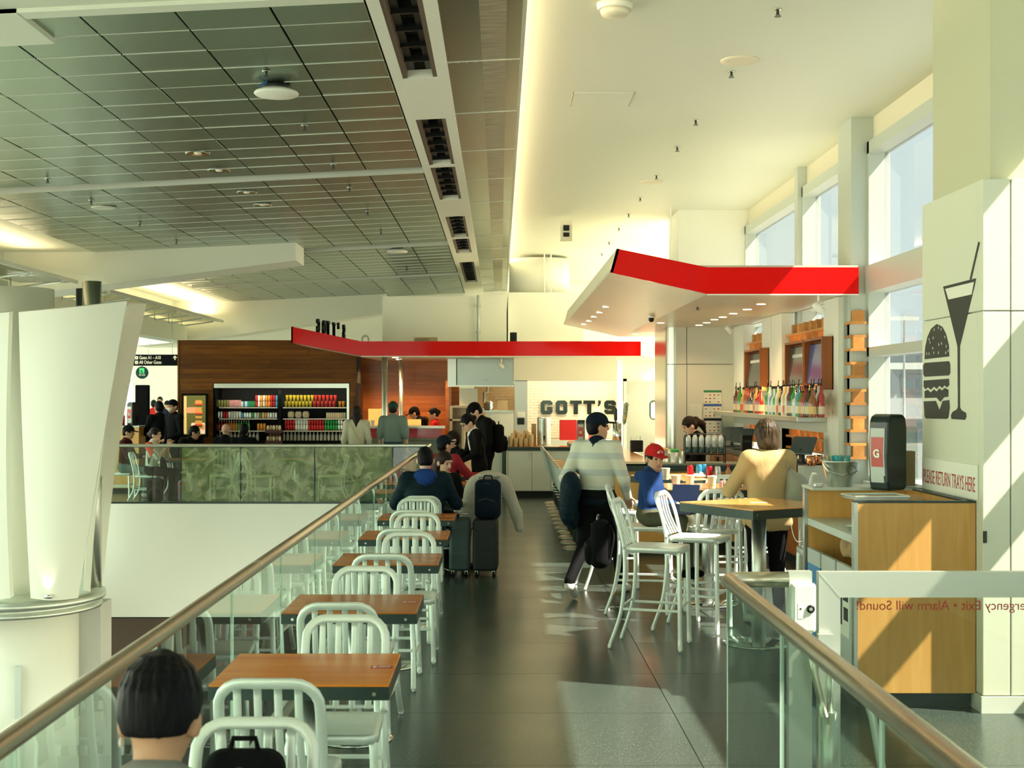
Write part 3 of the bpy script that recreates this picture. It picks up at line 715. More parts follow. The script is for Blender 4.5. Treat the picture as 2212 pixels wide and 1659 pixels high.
# ================================================================ BEHIND THE CAMERA AND THE FAR LEFT GLAZING
sbox('wall_added', -3.2, .6, -6.3, -6.0, -4.6, 5.0, 'cream', 'unseen cream wall added behind the viewpoint to block sky light')  # unseen wall, added to cut the sky light from behind the camera
q = MB(); q.box(-14, -3.2, -6.2, -6.0, -4.6, -3.8); q.box(-14, 4.4, -6.2, -6.0, 4.4, 5.0); q.box(.6, 4.4, -6.2, -6.0, -.3, .3)
for x in [-14+1.8*i for i in range(6)]+[.6, 1.9, 3.2, 4.3]: q.box(x, x+.1, -6.2, -6.0, -3.8, 4.4)
struct(q.obj('window_6', 'frame'), 'unseen framed openings added behind the viewpoint to let in fill light')  # unseen openings, added so that camera-facing surfaces get more light
q = MB(); q.box(-14.2, -14.0, -6, 60, -4.6, -3.8)
for y in range(-6, 61, 3): q.box(-14.2, -14.0, y, y+.14, -3.8, 5)
for z in (-1.9, .0, 2.4): q.box(-14.2, -14.0, -6, 60, z, z+.12)
struct(q.obj('window_5', 'frame'), 'tall glazed side wall across the void')
# ================================================================ OUTDOORS AND THE FAR HALL
M['apron'] = mat('concrete_apron', (.18, .19, .185), .8); M['bldg'] = mat('pale_facade', (.34, .37, .36), .7); M['bwin'] = mat('dark_glazing', (.10, .13, .14), .3)
struct(MB().box(5, 400, -150, 400, -6.2, -6).obj('ground', 'apron'), 'concrete airfield apron outside')
def building():
    d = 120.0
    t = thing('terminal_building', 'pale distant terminal block with dark window bands outside the windows', 'building', (36, d, -6))
    part('wall', 'bldg', t, (-18, 22, 0, 14, 0, 10.6)); part('plant_room', 'bwin', t, (-10, 4, 2, 12, 10.6, 12.3)); part('parapet', 'frame', t, (-18.2, 22.2, -.2, 0, 10.3, 10.9))
    for z0, z1 in ((8.1, 9.9), (4.0, 5.8)):
        for i in range(13): part('window', 'bwin', t, (-17.6+i*3, -14.9+i*3, -.12, .1, z0, z1))
building()
def mast():
    t = thing('light_mast', 'thin floodlight mast beyond the windows', 'mast', (PX(1953, 100), 100, -6))
    MB().tube([(0, 0, 0), (0, 0, 14.0)], .12, 8, rs=[1, .5]).obj('pole', 'frame', t); part('lamp_bar', 'frame', t, (-1.1, 1.1, -.1, .1, 13.6, 13.9))
mast()
q = MB(); q.box(-30, -6, 58, 58.4, 0, 1.0); q.box(-30, -6, 58, 58.4, 3.2, 6)
for x in range(-30, -6, 3): q.box(x, x+.25, 58, 58.4, 1, 3.2)
struct(q.obj('wall_hall', 'white'), 'glazed end wall of the far hall')
struct(MB().box(-30, -6.4, 36, 60, 4.2, 4.5).obj('ceiling', 'ceilwhite'), 'ceiling of the far hall')
t = struct(MB().prism([(-.5, 0), (.5, 0), (1.1, 4.2), (-1.1, 4.2)], -.3, .3, Matrix.Translation((PX(350, 46), 46, 0)) @ Matrix.Rotation(PI/2, 4, 'X')).obj('column', 'white'), 'white flared column in the far hall')
# ================================================================ CHAIRS AND STOOLS
def spline(pts, n=6):      # Catmull-Rom through points
    pts = [Vector(p) for p in pts]; out = []
    for i in range(len(pts)-1):
        p0, p1, p2, p3 = pts[max(i-1, 0)], pts[i], pts[i+1], pts[min(i+2, len(pts)-1)]
        for k in range(n):
            t = k/n; out.append(.5*((2*p1)+(p2-p0)*t+(2*p0-5*p1+4*p2-p3)*t*t+(3*p1-p0-3*p2+p3)*t**3))
    out.append(pts[-1]); return out
def slat_chair(name, label, cat, sh, top, group, m='alu', low=None, nsl=4):
    t = thing(name, label, cat, group=group)
    w = .185; yb = -.20; rear = -.27; fr = .20
    def backy(z): u = (z-sh)/(top-sh); return yb-.02-.055*u-.05*u*u
    hoop = [(-w, backy(sh), sh), (-w, backy(sh+.15), sh+.15), (-w, backy(top-.11), top-.11)]
    hoop = spline(hoop, 4)+[Vector((-w+.09-.09*math.cos(a), backy(top-.09+.09*math.sin(a)), top-.09+.09*math.sin(a))) for a in (.25, .6, .95, 1.3, 1.57)]
    hoop = hoop+[Vector((-p.x, p.y, p.z)) for p in reversed(hoop)]
    MB().tube(hoop, .020, 8, .012, up=(0, 1, 0), sq=.6).obj('back_frame', m, t)
    for i in range(nsl):
        x = -.185+.37*(i+1)/(nsl+1)
        pts = [(x, backy(sh+.02)+.005, sh+.015), (x, backy(sh+(top-sh)*.5)-.03, sh+(top-sh)*.5), (x, backy(top)-.0, top-.018)]
        MB().tube(spline(pts, 5), .015, 8, .005, up=(0, 1, 0), sq=.6).obj('slat', m, t)
    seat = MB(); N = 10; v = []; f = []
    def outline(k=1.0):
        o = []; rr = .06
        for cx, cy, a0 in ((.20-rr, .22-rr, 0), (-.20+rr, .22-rr, PI/2), (-.185+rr, -.215+rr, PI), (.185-rr, -.215+rr, 1.5*PI)):
            for i in range(5): a = a0+PI/2*i/4; o.append(((cx+rr*math.cos(a))*k, (cy+rr*math.sin(a))*k))
        return o
    rings = [(1.0, sh-.035), (1.0, sh-.004), (.985, sh+.004), (.80, sh-.004), (.45, sh-.012), (.05, sh-.012)]
    for k, z in rings: v += [(x, y, z+(.006*abs(x)/.2 if k < .9 else 0)) for x, y in outline(k)]
    n = 20
    for j in range(len(rings)-1):
        for i in range(n): q = (i+1) % n; f.append((j*n+i, j*n+q, (j+1)*n+q, (j+1)*n+i))
    f.append(tuple(range((len(rings)-1)*n, len(rings)*n))); f.append(tuple(range(n-1, -1, -1)))
    seat.add(v, f, True).obj('seat', m, t)
    for sx_ in (-1, 1):
        b = MB(); b.tube(spline([(sx_*w, yb-.02, sh+.01), (sx_*(w+.004), yb-.015, sh*.72), (sx_*(w+.012), yb-.045, sh*.35), (sx_*(w+.02), yb-.13, .012)], 5), .017, 8, .014, up=(0, 1, 0), sq=.6)
        b.cyl((sx_*(w+.02), yb-.13), .012, 0, .014, 8); b.obj('leg', m, t)
        b = MB(); b.tube(spline([(sx_*.165, .13, sh-.025), (sx_*.178, .185, sh-.04), (sx_*.183, .196, sh-.12), (sx_*.195, .205, .012)], 5), .017, 8, .015, up=(0, 1, 0), sq=.6)
        b.cyl((sx_*.195, .205), .012, 0, .014, 8); b.obj('leg', m, t)
    zs = (sh*.46, sh*.54) if low is None else (low, low+.02)
    for sx_ in (-1, 1): MB().tube([(sx_*.192, .20, zs[0]), (sx_*.197, yb-.045, zs[0])], .007, 6, .011, sq=.6).obj('stretcher', m, t)
    MB().tube([(-.19, .20, zs[1]), (.19, .20, zs[1])], .007, 6, .011, sq=.6).obj('stretcher', m, t)
    MB().tube([(-.192, yb-.04, zs[1]), (.192, yb-.04, zs[1])], .007, 6, .011, sq=.6).obj('stretcher', m, t)
    return t
RAILG = 'chairs along the glass rail'
chair0 = slat_chair('dining_chair', 'aluminium slat-back chair at a two-seat table by the long rail', 'chair', .455, .865, RAILG)
_c0 = [True]
def chair(x, y, face, label=None, group=None, z=0):
    if _c0[0]: o = chair0; _c0[0] = False
    else: o = dup(chair0)
    o.location = (x, y, z); o.rotation_euler.z = face
    o['label'] = label or 'aluminium slat-back chair at a two-seat table by the long rail'
    if not label: o['group'] = RAILG
    elif group: o['group'] = group
    elif 'group' in o: del o['group']
    return o
FR = [3.28, 5.24, 6.99, 8.98, 10.6, 12.25, 13.95, 15.6, 17.15, 18.9]
def two_top():
    t = thing('two_seat_table', 'square wooden two-seat table with dark steel edge beside the long glass rail', 'table', group='two-seat tables along the glass rail')
    MB().bbox(-.358, .358, -.318, .318, .742, .752, .002).obj('table_top', 'wood_table', t)
    MB().box(-.36, .36, -.32, .32, .690, .743).obj('edge_band', 'dark', t)
    for sx_ in (-.3, .3): MB().lathe([(.008, 0), (.008, .004)], 10, Matrix.Translation((sx_, -.32, .715)) @ Matrix.Rotation(PI/2, 4, 'X')).obj('bolt', 'steel', t)
    MB().cyl((0, 0), .045, .02, .69, 20).obj('column', 'steel_b', t)
    MB().lathe([(.21, 0), (.21, .008), (.19, .018), (.05, .026)], 32).obj('base', 'chrome', t)
    M['sticker'] = mat('red_sticker', (.40, .02, .03), .4); M['stickerw'] = mat('sticker_print', (.75, .66, .58), .5)
    s_ = MB().box(.255, .345, .0, .05, .7515, .7530).obj('sticker', 'sticker', t)
    part('sticker_print', 'stickerw', s_, (.285, .335, .018, .036, .753, .7533), (.262, .278, .008, .042, .753, .7533))
    return t
TB0 = two_top()
for i, f_ in enumerate(FR):
    o = TB0 if i == 0 else dup(TB0); o.location = (-.80+(.02 if i > 2 else 0), f_+.32, 0)
    own = {0: 'two-seat wooden table in front of the man in the grey shirt', 3: 'two-seat wooden table with a silver phone lying on it', 6: 'two-seat wooden table between the puffer jacket man and the long haired woman', 8: 'two-seat wooden table behind the back of the man in the red sweater', 9: 'two-seat wooden table with a red drink cup on it'}
    if i in own:
        o['label'] = own[i]
        if i and 'group' in o: del o['group']
    else: o['label'] = 'square wooden two-seat table with dark steel edge beside the long glass rail'; o['group'] = 'two-seat tables along the glass rail'
if 'group' in TB0: del TB0['group']
cx_near = [-.8, -.83, -.81, -.75, -.74, -.77, -.80, -.8, -.83, -.75]; cx_far = [-.77, -.717, -.81, -.67, -.73, -.82, -.66, -.75, -.72, -.70]
for i, f_ in enumerate(FR):
    if i == 0:
        chair(-.755, f_-.17, 0, 'aluminium slat-back chair under the man in the grey shirt')
        chair(-.77, f_+.57, PI, 'aluminium slat-back chair holding a black backpack on its seat')
        continue
    if i == 6: chair(cx_near[i], f_-.2, 0, 'aluminium slat-back chair under the man in the navy puffer jacket')
    elif i == 8: chair(-.83, f_+1.05, 0, 'aluminium slat-back chair under the man in the red sweater')
    elif i == 9: chair(-.68, f_+.95, PI, 'aluminium slat-back chair under the young man in the black tee')
    else: chair(cx_near[i], f_-.17, random.uniform(-.05, .05))
    if i in (8, 9): continue
    chair(cx_far[i], f_+.57, PI+random.uniform(-.05, .05), *((('aluminium slat-back chair under the long haired woman facing the puffer jacket man'),) if i == 6 else ()))

# ---- bar-height stools at the tall tables
def stool_factory():
    return slat_chair('bar_stool', 'x', 'stool', .76, 1.10, None, low=.30, nsl=5)
stool0 = stool_factory(); _s0 = [True]
def stool(x, y, deg, label):     # deg: direction the sitter faces, 0 = +x
    o = stool0 if _s0[0] else dup(stool0); _s0[0] = False
    o.location = (x, y, 0); o.rotation_euler.z = math.radians(deg-90); o['label'] = label; return o
stool(1.20, 10.02, -18, 'empty tall aluminium stool standing out in the aisle before the tall tables')
stool(1.62, 10.72, -25, 'tall aluminium stool tucked under the pointed corner of the diamond table')
stool(1.84, 11.42, 95, 'tall aluminium stool between the diamond table and the table with paper cups')
stool(2.45, 9.80, 178, 'tall aluminium stool beside the maple tray station')
stool(1.27, 11.62, -8, 'tall aluminium stool with the boy sitting on it')
stool(1.62, 14.15, -10, 'tall aluminium stool at the tall table with soda cans')
stool(2.22, 12.72, -90, 'tall aluminium stool facing the paper cups across their table')
stool(2.62, 13.7, 180, 'tall aluminium stool behind the woman in the tan jacket')
stool(1.12, 13.15, 10, 'tall aluminium stool half hidden behind the man with the navy cap')

# ---- tall tables
M['wood_bar'] = wood_mat('tall_table_wood', rgb(206, 138, 62), rgb(226, 164, 88), 0, .2, .8, .5)
def tall_table(label, c, half, rotd, base=None):
    t = thing('tall_table', label, 'table', (c[0], c[1], 0), math.radians(rotd))
    MB().bbox(-half+.002, half-.002, -half+.002, half-.002, 1.064, 1.074, .002).obj('table_top', 'wood_bar', t)
    MB().box(-half, half, -half, half, 1.0, 1.065).obj('edge_band', 'dark', t)
    for a in (-1, 1):
        for q_ in (-1, 1): MB().lathe([(.006, 0), (.006, .003)], 8, Matrix.Translation((a*(half-.04), q_*half, 1.035)) @ Matrix.Rotation(-q_*-PI/2, 4, 'X')).obj('bolt', 'steel', t)
    MB().cyl((0, 0), .056, .02, 1.0, 24).obj('column', 'steel_b', t)
    MB().lathe([(.28, 0), (.28, .008), (.255, .018), (.06, .028)], 40).obj('base', 'chrome', t)
    return t
tall_table('tall diamond-turned wooden table with dark steel edge, nobody at it', (1.99, 10.14), .43, 30)
tall_table('tall wooden table with paper cups on it', (1.90, 12.06), .42, 0)
tall_table('tall wooden table with soda cans and a hot sauce bottle on it', (1.98, 13.55), .46, 28)
# paper cups, cans, bottle on the tall tables
cup0 = None
def paper_cup(x, y, z, label, group=None):
    global cup0
    if cup0 is None:
        cup0 = thing('paper_cup', label, 'cup')
        MB().lathe([(.030, 0), (.031, .004), (.043, .108), (.045, .112), (.043, .115), (.040, .112), (.029, .01), (.005, .008)], 20, cap=False).obj('cup_wall', 'cup', cup0)
        M['cupband'] = mat('green_band', (.30, .42, .10), .5)
        MB().lathe([(.0335, .026), (.0345, .032)], 20, cap=False).obj('green_band', 'cupband', cup0); o = cup0
    else: o = dup(cup0)
    o.location = (x, y, z); o['label'] = label
    if group: o['group'] = group
    elif 'group' in o: del o['group']
    return o
T3 = 1.074
def ontab(px, d): return PX(px, d), d
for px, d, lb_ in [(1438, 13.0, 'cream paper cup at the corner of the table with soda cans'), (1460, 11.82, 'cream paper cup nearest the boy on the cup table'), (1490, 11.85, 'cream paper cup in the middle of the cup table'), (1538, 11.72, 'cream paper cup beside the small sugar caddy on the cup table')]:
    x, y = ontab(px, d); paper_cup(x, y, T3, lb_)
def can_mesh(m, name='soda_can', h=.122, r=.033):
    b = MB(); b.lathe([(r*.72, 0), (r*.95, .008), (r, .016), (r, h-.022), (r*.8, h-.006), (r*.78, h-.002)], 14, cap=True); return b.obj(name, m)
M['canred'] = mat('red_can', (.50, .015, .02), .3, .5); M['cansilver'] = mat('silver_can', (.66, .68, .66), .3, .8); M['canblue'] = mat('blue_can', (.05, .30, .48), .3, .4)
M['cangreen'] = mat('green_can', (.02, .28, .07), .3, .4); M['canorange'] = mat('orange_can', (.70, .26, .03), .3, .4); M['canwhite'] = mat('white_can', (.75, .75, .68), .35, .2); M['canpink'] = mat('pink_can', (.62, .30, .30), .35, .3); M['canolive'] = mat('olive_jar', (.16, .17, .04), .3)
for px, d, m_, lb_ in [(1491, 13.55, 'canred', 'red soda can nearest the folded napkin on the tall table'), (1510, 13.7, 'canblue', 'blue soda can beside the napkin'), (1521, 13.75, 'canblue', 'blue and white soda can touching another blue can'), (1533, 13.35, 'canred', 'red soda can between the napkin and the sauce bottle'), (1550, 13.35, 'cansilver', 'silver and red soda can by the hot sauce bottle')]:
    x, y = ontab(px, d); o = can_mesh(m_, h=.115); o.location = (x, y, T3); tag(o, lb_, 'can')
x, y = ontab(1573, 13.2); t = thing('sauce_bottle', 'small hot sauce bottle with red cap on the tall table', 'bottle', (x, y, T3))
M['sauce'] = mat('sauce_amber', (.50, .20, .08), .25); MB().lathe([(.024, 0), (.026, .01), (.026, .075), (.012, .10), (.011, .115)], 14).obj('bottle_body', 'sauce', t); MB().lathe([(.014, .115), (.014, .145)], 12).obj('cap', 'redp', t)
x, y = ontab(1512, 13.35); M['napkin'] = mat('paper_napkin', (.80, .78, .70), .8)
o = sdf_obj('paper_napkin', [([ell((0, 0, .012), (.07, .045, .012), k=.01), ell((.04, .02, .03), (.05, .03, .016), k=.012, R=Matrix.Rotation(.5, 4, 'Y')), ell((-.03, -.01, .022), (.05, .02, .02), k=.01, R=Matrix.Rotation(-.4, 4, 'Z')), cutp((0, 0, 0), (0, 0, -1))], .006)], ['napkin'], loc=(x, y, T3)); tag(o, 'crumpled white napkin on the tall table', 'napkin')
x, y = ontab(1563, 11.75); t = thing('sugar_caddy', 'small clear caddy of sugar packets on the cup table', 'caddy', (x, y, T3)); part('tray', 'clear', t, (-.035, .035, -.03, .03, 0, .05))
for i in range(5): part('packet', 'napkin' if i % 2 else 'canpink', t, (-.028+i*.011, -.022+i*.011, -.025, .025, .004, .07))
x, y = ontab(1640, 10.2); t = thing('table_sticker', 'small pale printed sticker on the diamond table', 'sticker', (x, y, T3)); part('paper', 'stickerw', t, (-.07, .06, -.03, .03, 0, .0012))
# small clip holder on a rail table, bar phone etc.
x = PX(838, 9.5); t = thing('phone', 'silver phone lying on a two-seat table by the rail', 'phone', (x, 9.5, .7525)); MB().bbox(-.04, .04, -.075, .075, 0, .008, .003).obj('body', 'cansilver', t)

# ================================================================ TRAY STATION
def tray_station():
    t = thing('tray_station', 'maple tray return station with bins and shelf against the white column', 'cabinet', (2.15, 8.0, 0))
    W_, D_ = .735, 1.35
    part('plinth', 'dark', t, (.03, W_-.02, .05, D_-.05, 0, .095))
    MB().bbox(.0, W_, 0, .05, .095, 1.25, .003).obj('front_panel', 'wood_maple', t)
    part('front_edge_strip', 'steel_b', t, (-.004, .02, -.003, .053, .095, 1.252))
    MB().bbox(0, W_, D_-.05, D_, .095, 1.25, .003).obj('back_panel', 'wood_maple', t)
    part('back_edge_strip', 'steel_b', t, (-.004, .02, D_-.053, D_+.003, .095, 1.252))
    part('side_panel', 'wood_maple', t, (W_-.02, W_, .05, D_-.05, .095, 1.25))
    MB().bbox(.02, W_-.02, .05, D_-.05, .99, 1.04, .004).obj('shelf', 'frame', t)
    part('worktop_rim', 'dark', t, (.0, W_, -.002, .055, 1.25, 1.262), (W_-.05, W_, 0, D_, 1.25, 1.262)); part('worktop', 'frame', t, (0, W_+.05, D_-.28, D_+.05, 1.25, 1.27))
    part('floor_board', 'blackm', t, (.02, W_-.02, .05, D_-.05, .095, .12)); part('inner_back', 'blackm', t, (W_-.045, W_-.02, .05, D_-.05, .12, .99))
    for i, y in enumerate((.40, .80)): part('divider', 'wood_maple', t, (.02, W_-.04, y, y+.02, .12, .62))
    M['binblue'] = mat('recycling_blue', (.06, .25, .52), .5); M['bingrey'] = mat('bin_grey', (.50, .54, .50), .5); M['paperbag'] = mat('brown_paper', (.42, .27, .13), .8)
    for i, (y, c) in enumerate(((.88, 'binblue'), (.48, 'bingrey'), (.08, 'bingrey'))):
        part('bin_front', c, t, (.005, .03, y, y+.36, .12, .74)); part('bin_top', 'bingrey', t, (.004, .031, y, y+.36, .74, .84))
        if i: part('bin_notice', 'white', t, (.0025, .0045, y+.05, y+.30, .40, .70)); part('notice_print', 'black', t, (.001, .0026, y+.08, y+.20, .62, .66), (.001, .0026, y+.08, y+.18, .50, .58), (.001, .0026, y+.22, y+.27, .46, .64))
        else:
            for k in range(3): part('bin_icon', 'white', t, (.0025, .0045, y+.05+k*.1, y+.10+k*.1, .36, .46))
            text_obj('bin_word', 'Recycle', .07, 'white', frame((.0035, y+.33, .58), (0, -1, 0), (0, 0, 1)), t, ext=.001)
tray_station()
for i, (y, zz, lb_) in enumerate([(8.62, .98, 'crumpled brown paper bag nearest the blue recycling bin'), (8.28, 1.02, 'crumpled brown paper bag stuffed in the grey bin slot')]):
    rr = [ell((random.uniform(-.05, .05), random.uniform(-.07, .07), random.uniform(-.06, .06)), (random.uniform(.04, .08), random.uniform(.05, .09), random.uniform(.03, .09)), k=.004, R=Matrix.Rotation(random.uniform(0, 3), 4, Vector((random.random(), random.random(), .5)))) for _ in range(7)]
    o = sdf_obj('paper_bag', [(rr+[cutp((0, 0, -.075), (0, 0, -1)), cutp((0, 0, .065), (0, 0, 1))], .010)], ['paperbag'], loc=(2.30, y, .84+.077)); tag(o, lb_, 'paper bag')
# things on the station
def napkin_dispenser(name, label, loc, rz, s_=1.0):
    t = thing(name, label, 'dispenser', loc, rz)
    M['dispblack'] = mat('dispenser_black', (.008, .016, .014), .22); M['dispred'] = mat('dispenser_red_card', (.50, .05, .035), .35); M['dispclear'] = glass_mat('smoked_clear', (.8, .86, .82), 1.4)
    prof = [(-.09, 0), (-.10, .06), (-.11, .25), (-.10, .46), (-.085, .50), (-.05, .515), (.05, .515), (.08, .49), (.09, .42), (.09, .03), (.07, 0)]
    MX = Matrix(((0, 0, 1, 0), (1, 0, 0, 0), (0, 1, 0, 0), (0, 0, 0, 1)))
    b = MB(); b.prism([(y*s_, z*s_) for y, z in prof], -.085*s_, .085*s_, MX); o = b.obj('housing', 'dispblack', t)
    bv = o.modifiers.new('bevel', 'BEVEL'); bv.width = .02*s_; bv.segments = 3
    f = MB(); f.prism([(-.104*s_, .10*s_), (-.114*s_, .25*s_), (-.107*s_, .42*s_), (-.10*s_, .42*s_), (-.10*s_, .10*s_)], -.062*s_, .062*s_, MX); f.obj('front_window', 'bingrey', t)
    f = MB(); f.prism([(-.109*s_, .16*s_), (-.116*s_, .25*s_), (-.112*s_, .36*s_), (-.10*s_, .36*s_), (-.10*s_, .16*s_)], -.052*s_, .052*s_, MX); c = f.obj('red_card', 'dispred', t)
    text_obj('letter_g', 'G', .075*s_, 'white', frame((-.028*s_, -.1175*s_, .225*s_), (1, 0, 0), (0, -.05, 1)), c, ext=.001, bold=.003*s_)
    f = MB(); f.prism([(-.106*s_, .055*s_), (-.112*s_, .10*s_), (-.10*s_, .10*s_), (-.09*s_, .055*s_)], -.055*s_, .055*s_, MX); f.obj('dispensing_mouth', 'bingrey', t)
    return t
napkin_dispenser('napkin_dispenser', 'tall black napkin dispenser with red G card on the tray station', (2.63, 8.93, 1.262), math.radians(-58))
t = thing('lid_dispenser', 'clear plastic sleeve of brown lids behind the black napkin dispenser', 'dispenser', (2.80, 9.10, 1.27))
MB().bbox(-.07, .07, -.06, .06, 0, .42, .02).obj('sleeve', 'dispclear', t); part('paper_stack', 'paperbag', t, (-.05, .05, -.045, .045, .01, .25))
t = thing('metal_bucket', 'galvanised bucket filled with blue wrapped packets', 'bucket', (2.365, 9.18, 1.27))
MB().lathe([(.085, 0), (.122, .17), (.127, .175), (.122, .18), (.117, .172), (.08, .012), (.01, .01)], 32, cap=False).obj('bucket_wall', 'steel_b', t)
MB().tube([(-.125, -.02, .16), (-.10, -.08, .11), (0, -.13, .08), (.10, -.08, .11), (.125, -.02, .16)], .004, 6).obj('handle', 'chrome', t)
MB().tube([(.05+.032*math.cos(a), -.118, .12+.032*math.sin(a)) for a in [2*PI*i/14 for i in range(14)]], .002, 5, closed=True).obj('emblem', 'dark', t)
M['packet'] = mat('blue_wrapper', (.08, .45, .50), .4); M['packet2'] = mat('kraft_wrapper', (.60, .42, .20), .5)
for i in range(12):
    a = 2.4*i; r = .024*math.sqrt(i); x, y = 2.365+r*math.cos(a), 9.18+r*math.sin(a)
    b = MB(); b.bbox(-.015, .015, -.003, .003, -.05, .05, .002, Matrix.Rotation(.12*math.cos(a), 4, 'Y') @ Matrix.Rotation(.5+.1*math.sin(a), 4, 'Z'))
    o = b.obj('wrapped_packet', 'packet' if i % 3 else 'packet2', loc=(x, y, 1.27+.165)); tag(o, 'blue wrapped packet standing in the metal bucket' if i % 3 else 'kraft wrapped packet standing in the metal bucket', 'packet', 'blue packets in the bucket' if i % 3 else 'kraft packets in the bucket')
t = thing('serving_tray', 'shallow steel tray leaning over the edge of the tray station', 'tray', (2.31, 8.17, 1.262), .1)
b = MB(); b.bbox(-.15, .19, -.10, .14, 0, .008, .003); b.obj('tray_base', 'steel_b', t); MB().tube([(-.15, -.10, .02), (.19, -.10, .02), (.19, .14, .02), (-.15, .14, .02)], .008, 6, closed=True).obj('rim', 'steel_b', t)
t = thing('steel_dish', 'small steel dish on the station shelf', 'dish', (2.30, 8.45, 1.04)); MB().lathe([(.06, 0), (.085, .03), (.095, .034), (.08, .026), (.05, .006), (.01, .006)], 24, cap=False).obj('dish_bowl', 'steel_b', t)
t = thing('sauce_bottle', 'red capped sauce bottle standing on the tray station shelf', 'bottle', (2.24, 8.22, 1.04)); MB().lathe([(.022, 0), (.024, .01), (.024, .13), (.010, .17), (.010, .20)], 14).obj('bottle_body', 'canwhite', t); MB().lathe([(.013, .20), (.013, .235)], 12).obj('cap', 'redp', t)
t = thing('metal_scoop', 'white metal scoop lying beside the bucket', 'scoop', (2.195, 9.22, 1.27), 1.57)
MB().tube(spline([(.10, 0, .0), (.05, 0, .06), (.0, 0, .09), (-.03, .0, .08)], 5), .016, 8, .006).obj('handle', 'white', t); MB().bbox(-.14, -.05, -.03, .03, 0, .03, .008).obj('bowl', 'cansilver', t)
rr = [ell((random.uniform(-.16, .14), random.uniform(-.08, .08), .02), (random.uniform(.05, .1), random.uniform(.04, .07), random.uniform(.02, .05)), k=.004, R=Matrix.Rotation(random.uniform(0, 3), 4, 'Z')) for _ in range(8)]
o = sdf_obj('paper_heap', [(rr+[cutp((0, 0, 0), (0, 0, -1))], .01)], ['paperbag'], loc=(2.62, 8.55, 1.20)); tag(o, 'heap of crumpled brown paper in the open top of the tray station', 'paper')
part('tray_well', 'frame', bpy.data.objects['tray_station'], (.30, .69, .06, 1.05, 1.17, 1.20))
# column graphics, facing -x
M['print'] = mat('black_print', (.018, .022, .017), .5)
def colgraphic():
    t = thing('wall_graphic', 'black burger and cocktail glass picture on the white column', 'picture', (2.8885, 8.465, 0))
    Y = lambda px: 0
    # face coordinates: u to the picture right (= -y), v up ; u metres from the far edge y=9.03
    def shp(name, poly, m='print', e=.0015):
        b = MB(); b.prism([(u, v) for u, v in poly], 0, e, frame((0, 9.03-8.465, 0), (0, -1, 0), (0, 0, 1))); return b.obj(name, m, t)
    def yd(px): return 2.89*F/(px-CX)
    def uv(px, py): y = yd(px); return (9.03-y, PZ(py, y))
    def poly(pts): return [uv(*q) for q in pts]
    bun = [(1998, 776), (1999, 752), (2004, 728), (2012, 710), (2024, 700), (2036, 706), (2044, 722), (2050, 746), (2051, 770)]
    o = shp('bun_top', poly(bun))
    for px, py in [(2010, 740), (2008, 733), (2017, 730), (2019, 712), (2028, 708), (2034, 711), (2042, 728), (2029, 744), (2035, 742), (2045, 748), (2016, 752), (2003, 764), (2008, 764), (2018, 762), (2028, 762), (2044, 762), (2049, 758)]:
        u, v = uv(px, py); MB().prism([(u+.006*math.cos(a), v+.010*math.sin(a)) for a in [2*PI*i/8 for i in range(8)]], .0015, .0022, frame((0, .565, 0), (0, -1, 0), (0, 0, 1))).obj('seed', 'panel', o)
    shp('tomato_slice', poly([(1995, 790), (1998, 784), (2050, 780), (2053, 786), (2053, 806), (2050, 811), (1998, 814), (1995, 808)]))
    shp('lettuce', poly([(1996, 822), (2050, 818), (2051, 832), (2046, 837), (2041, 832), (2036, 838), (2030, 833), (2024, 840), (2018, 835), (2011, 842), (2005, 836), (2000, 841), (1996, 836)]))
    shp('patty', poly([(1998, 845), (2005, 842), (2011, 848), (2018, 841), (2024, 846), (2030, 839), (2036, 844), (2041, 838), (2049, 842), (2049, 857), (2040, 858), (2032, 868), (2024, 859), (1998, 860)]))
    shp('bun_bottom', poly([(1996, 867), (2022, 866), (2030, 886), (2037, 866), (2051, 864), (2052, 880), (2049, 902), (2046, 905), (2001, 904), (1998, 900)]))
    g0 = poly([(2038, 619), (2109, 601), (2107, 612), (2074, 748), (2074, 880), (2077, 886), (2087, 892), (2088, 900), (2085, 907), (2056, 905), (2055, 897), (2058, 890), (2068, 884), (2070, 878), (2069, 748)])
    o = shp('cocktail_glass', g0)
    MB().prism(poly([(2043, 624), (2105, 609), (2100, 636), (2050, 647)]), .0015, .0022, frame((0, .565, 0), (0, -1, 0), (0, 0, 1))).obj('glass_gap', 'panel', o)
    shp('straw', poly([(2095, 604), (2114, 522), (2117, 524), (2099, 603)]))
    p = thing('return_sign', 'white plaque with red PLEASE RETURN TRAYS HERE lettering on the column', 'sign', (2.887, 8.465, 0))
    y0, y1 = 9.0, 7.965; zt, zb = 1.48, 1.27
    MB().bbox(-.008, .002, y1-8.465, y0-8.465, zb, zt, .002).obj('plaque', 'white', p)
    text_obj('lettering', 'PLEASE RETURN TRAYS HERE', .13, 'redtext', frame((-.0085, 8.97-8.465, 1.315), (0, -1, 0), (0, 0, 1)), p, ext=.0008, width=.97)
colgraphic()
t = thing('wall_latch', 'small black latch on the column edge', 'latch', (2.9, 7.897, 0)); part('plate', 'dark', t, (-.01, .012, -.008, .0, 1.02, 1.09))
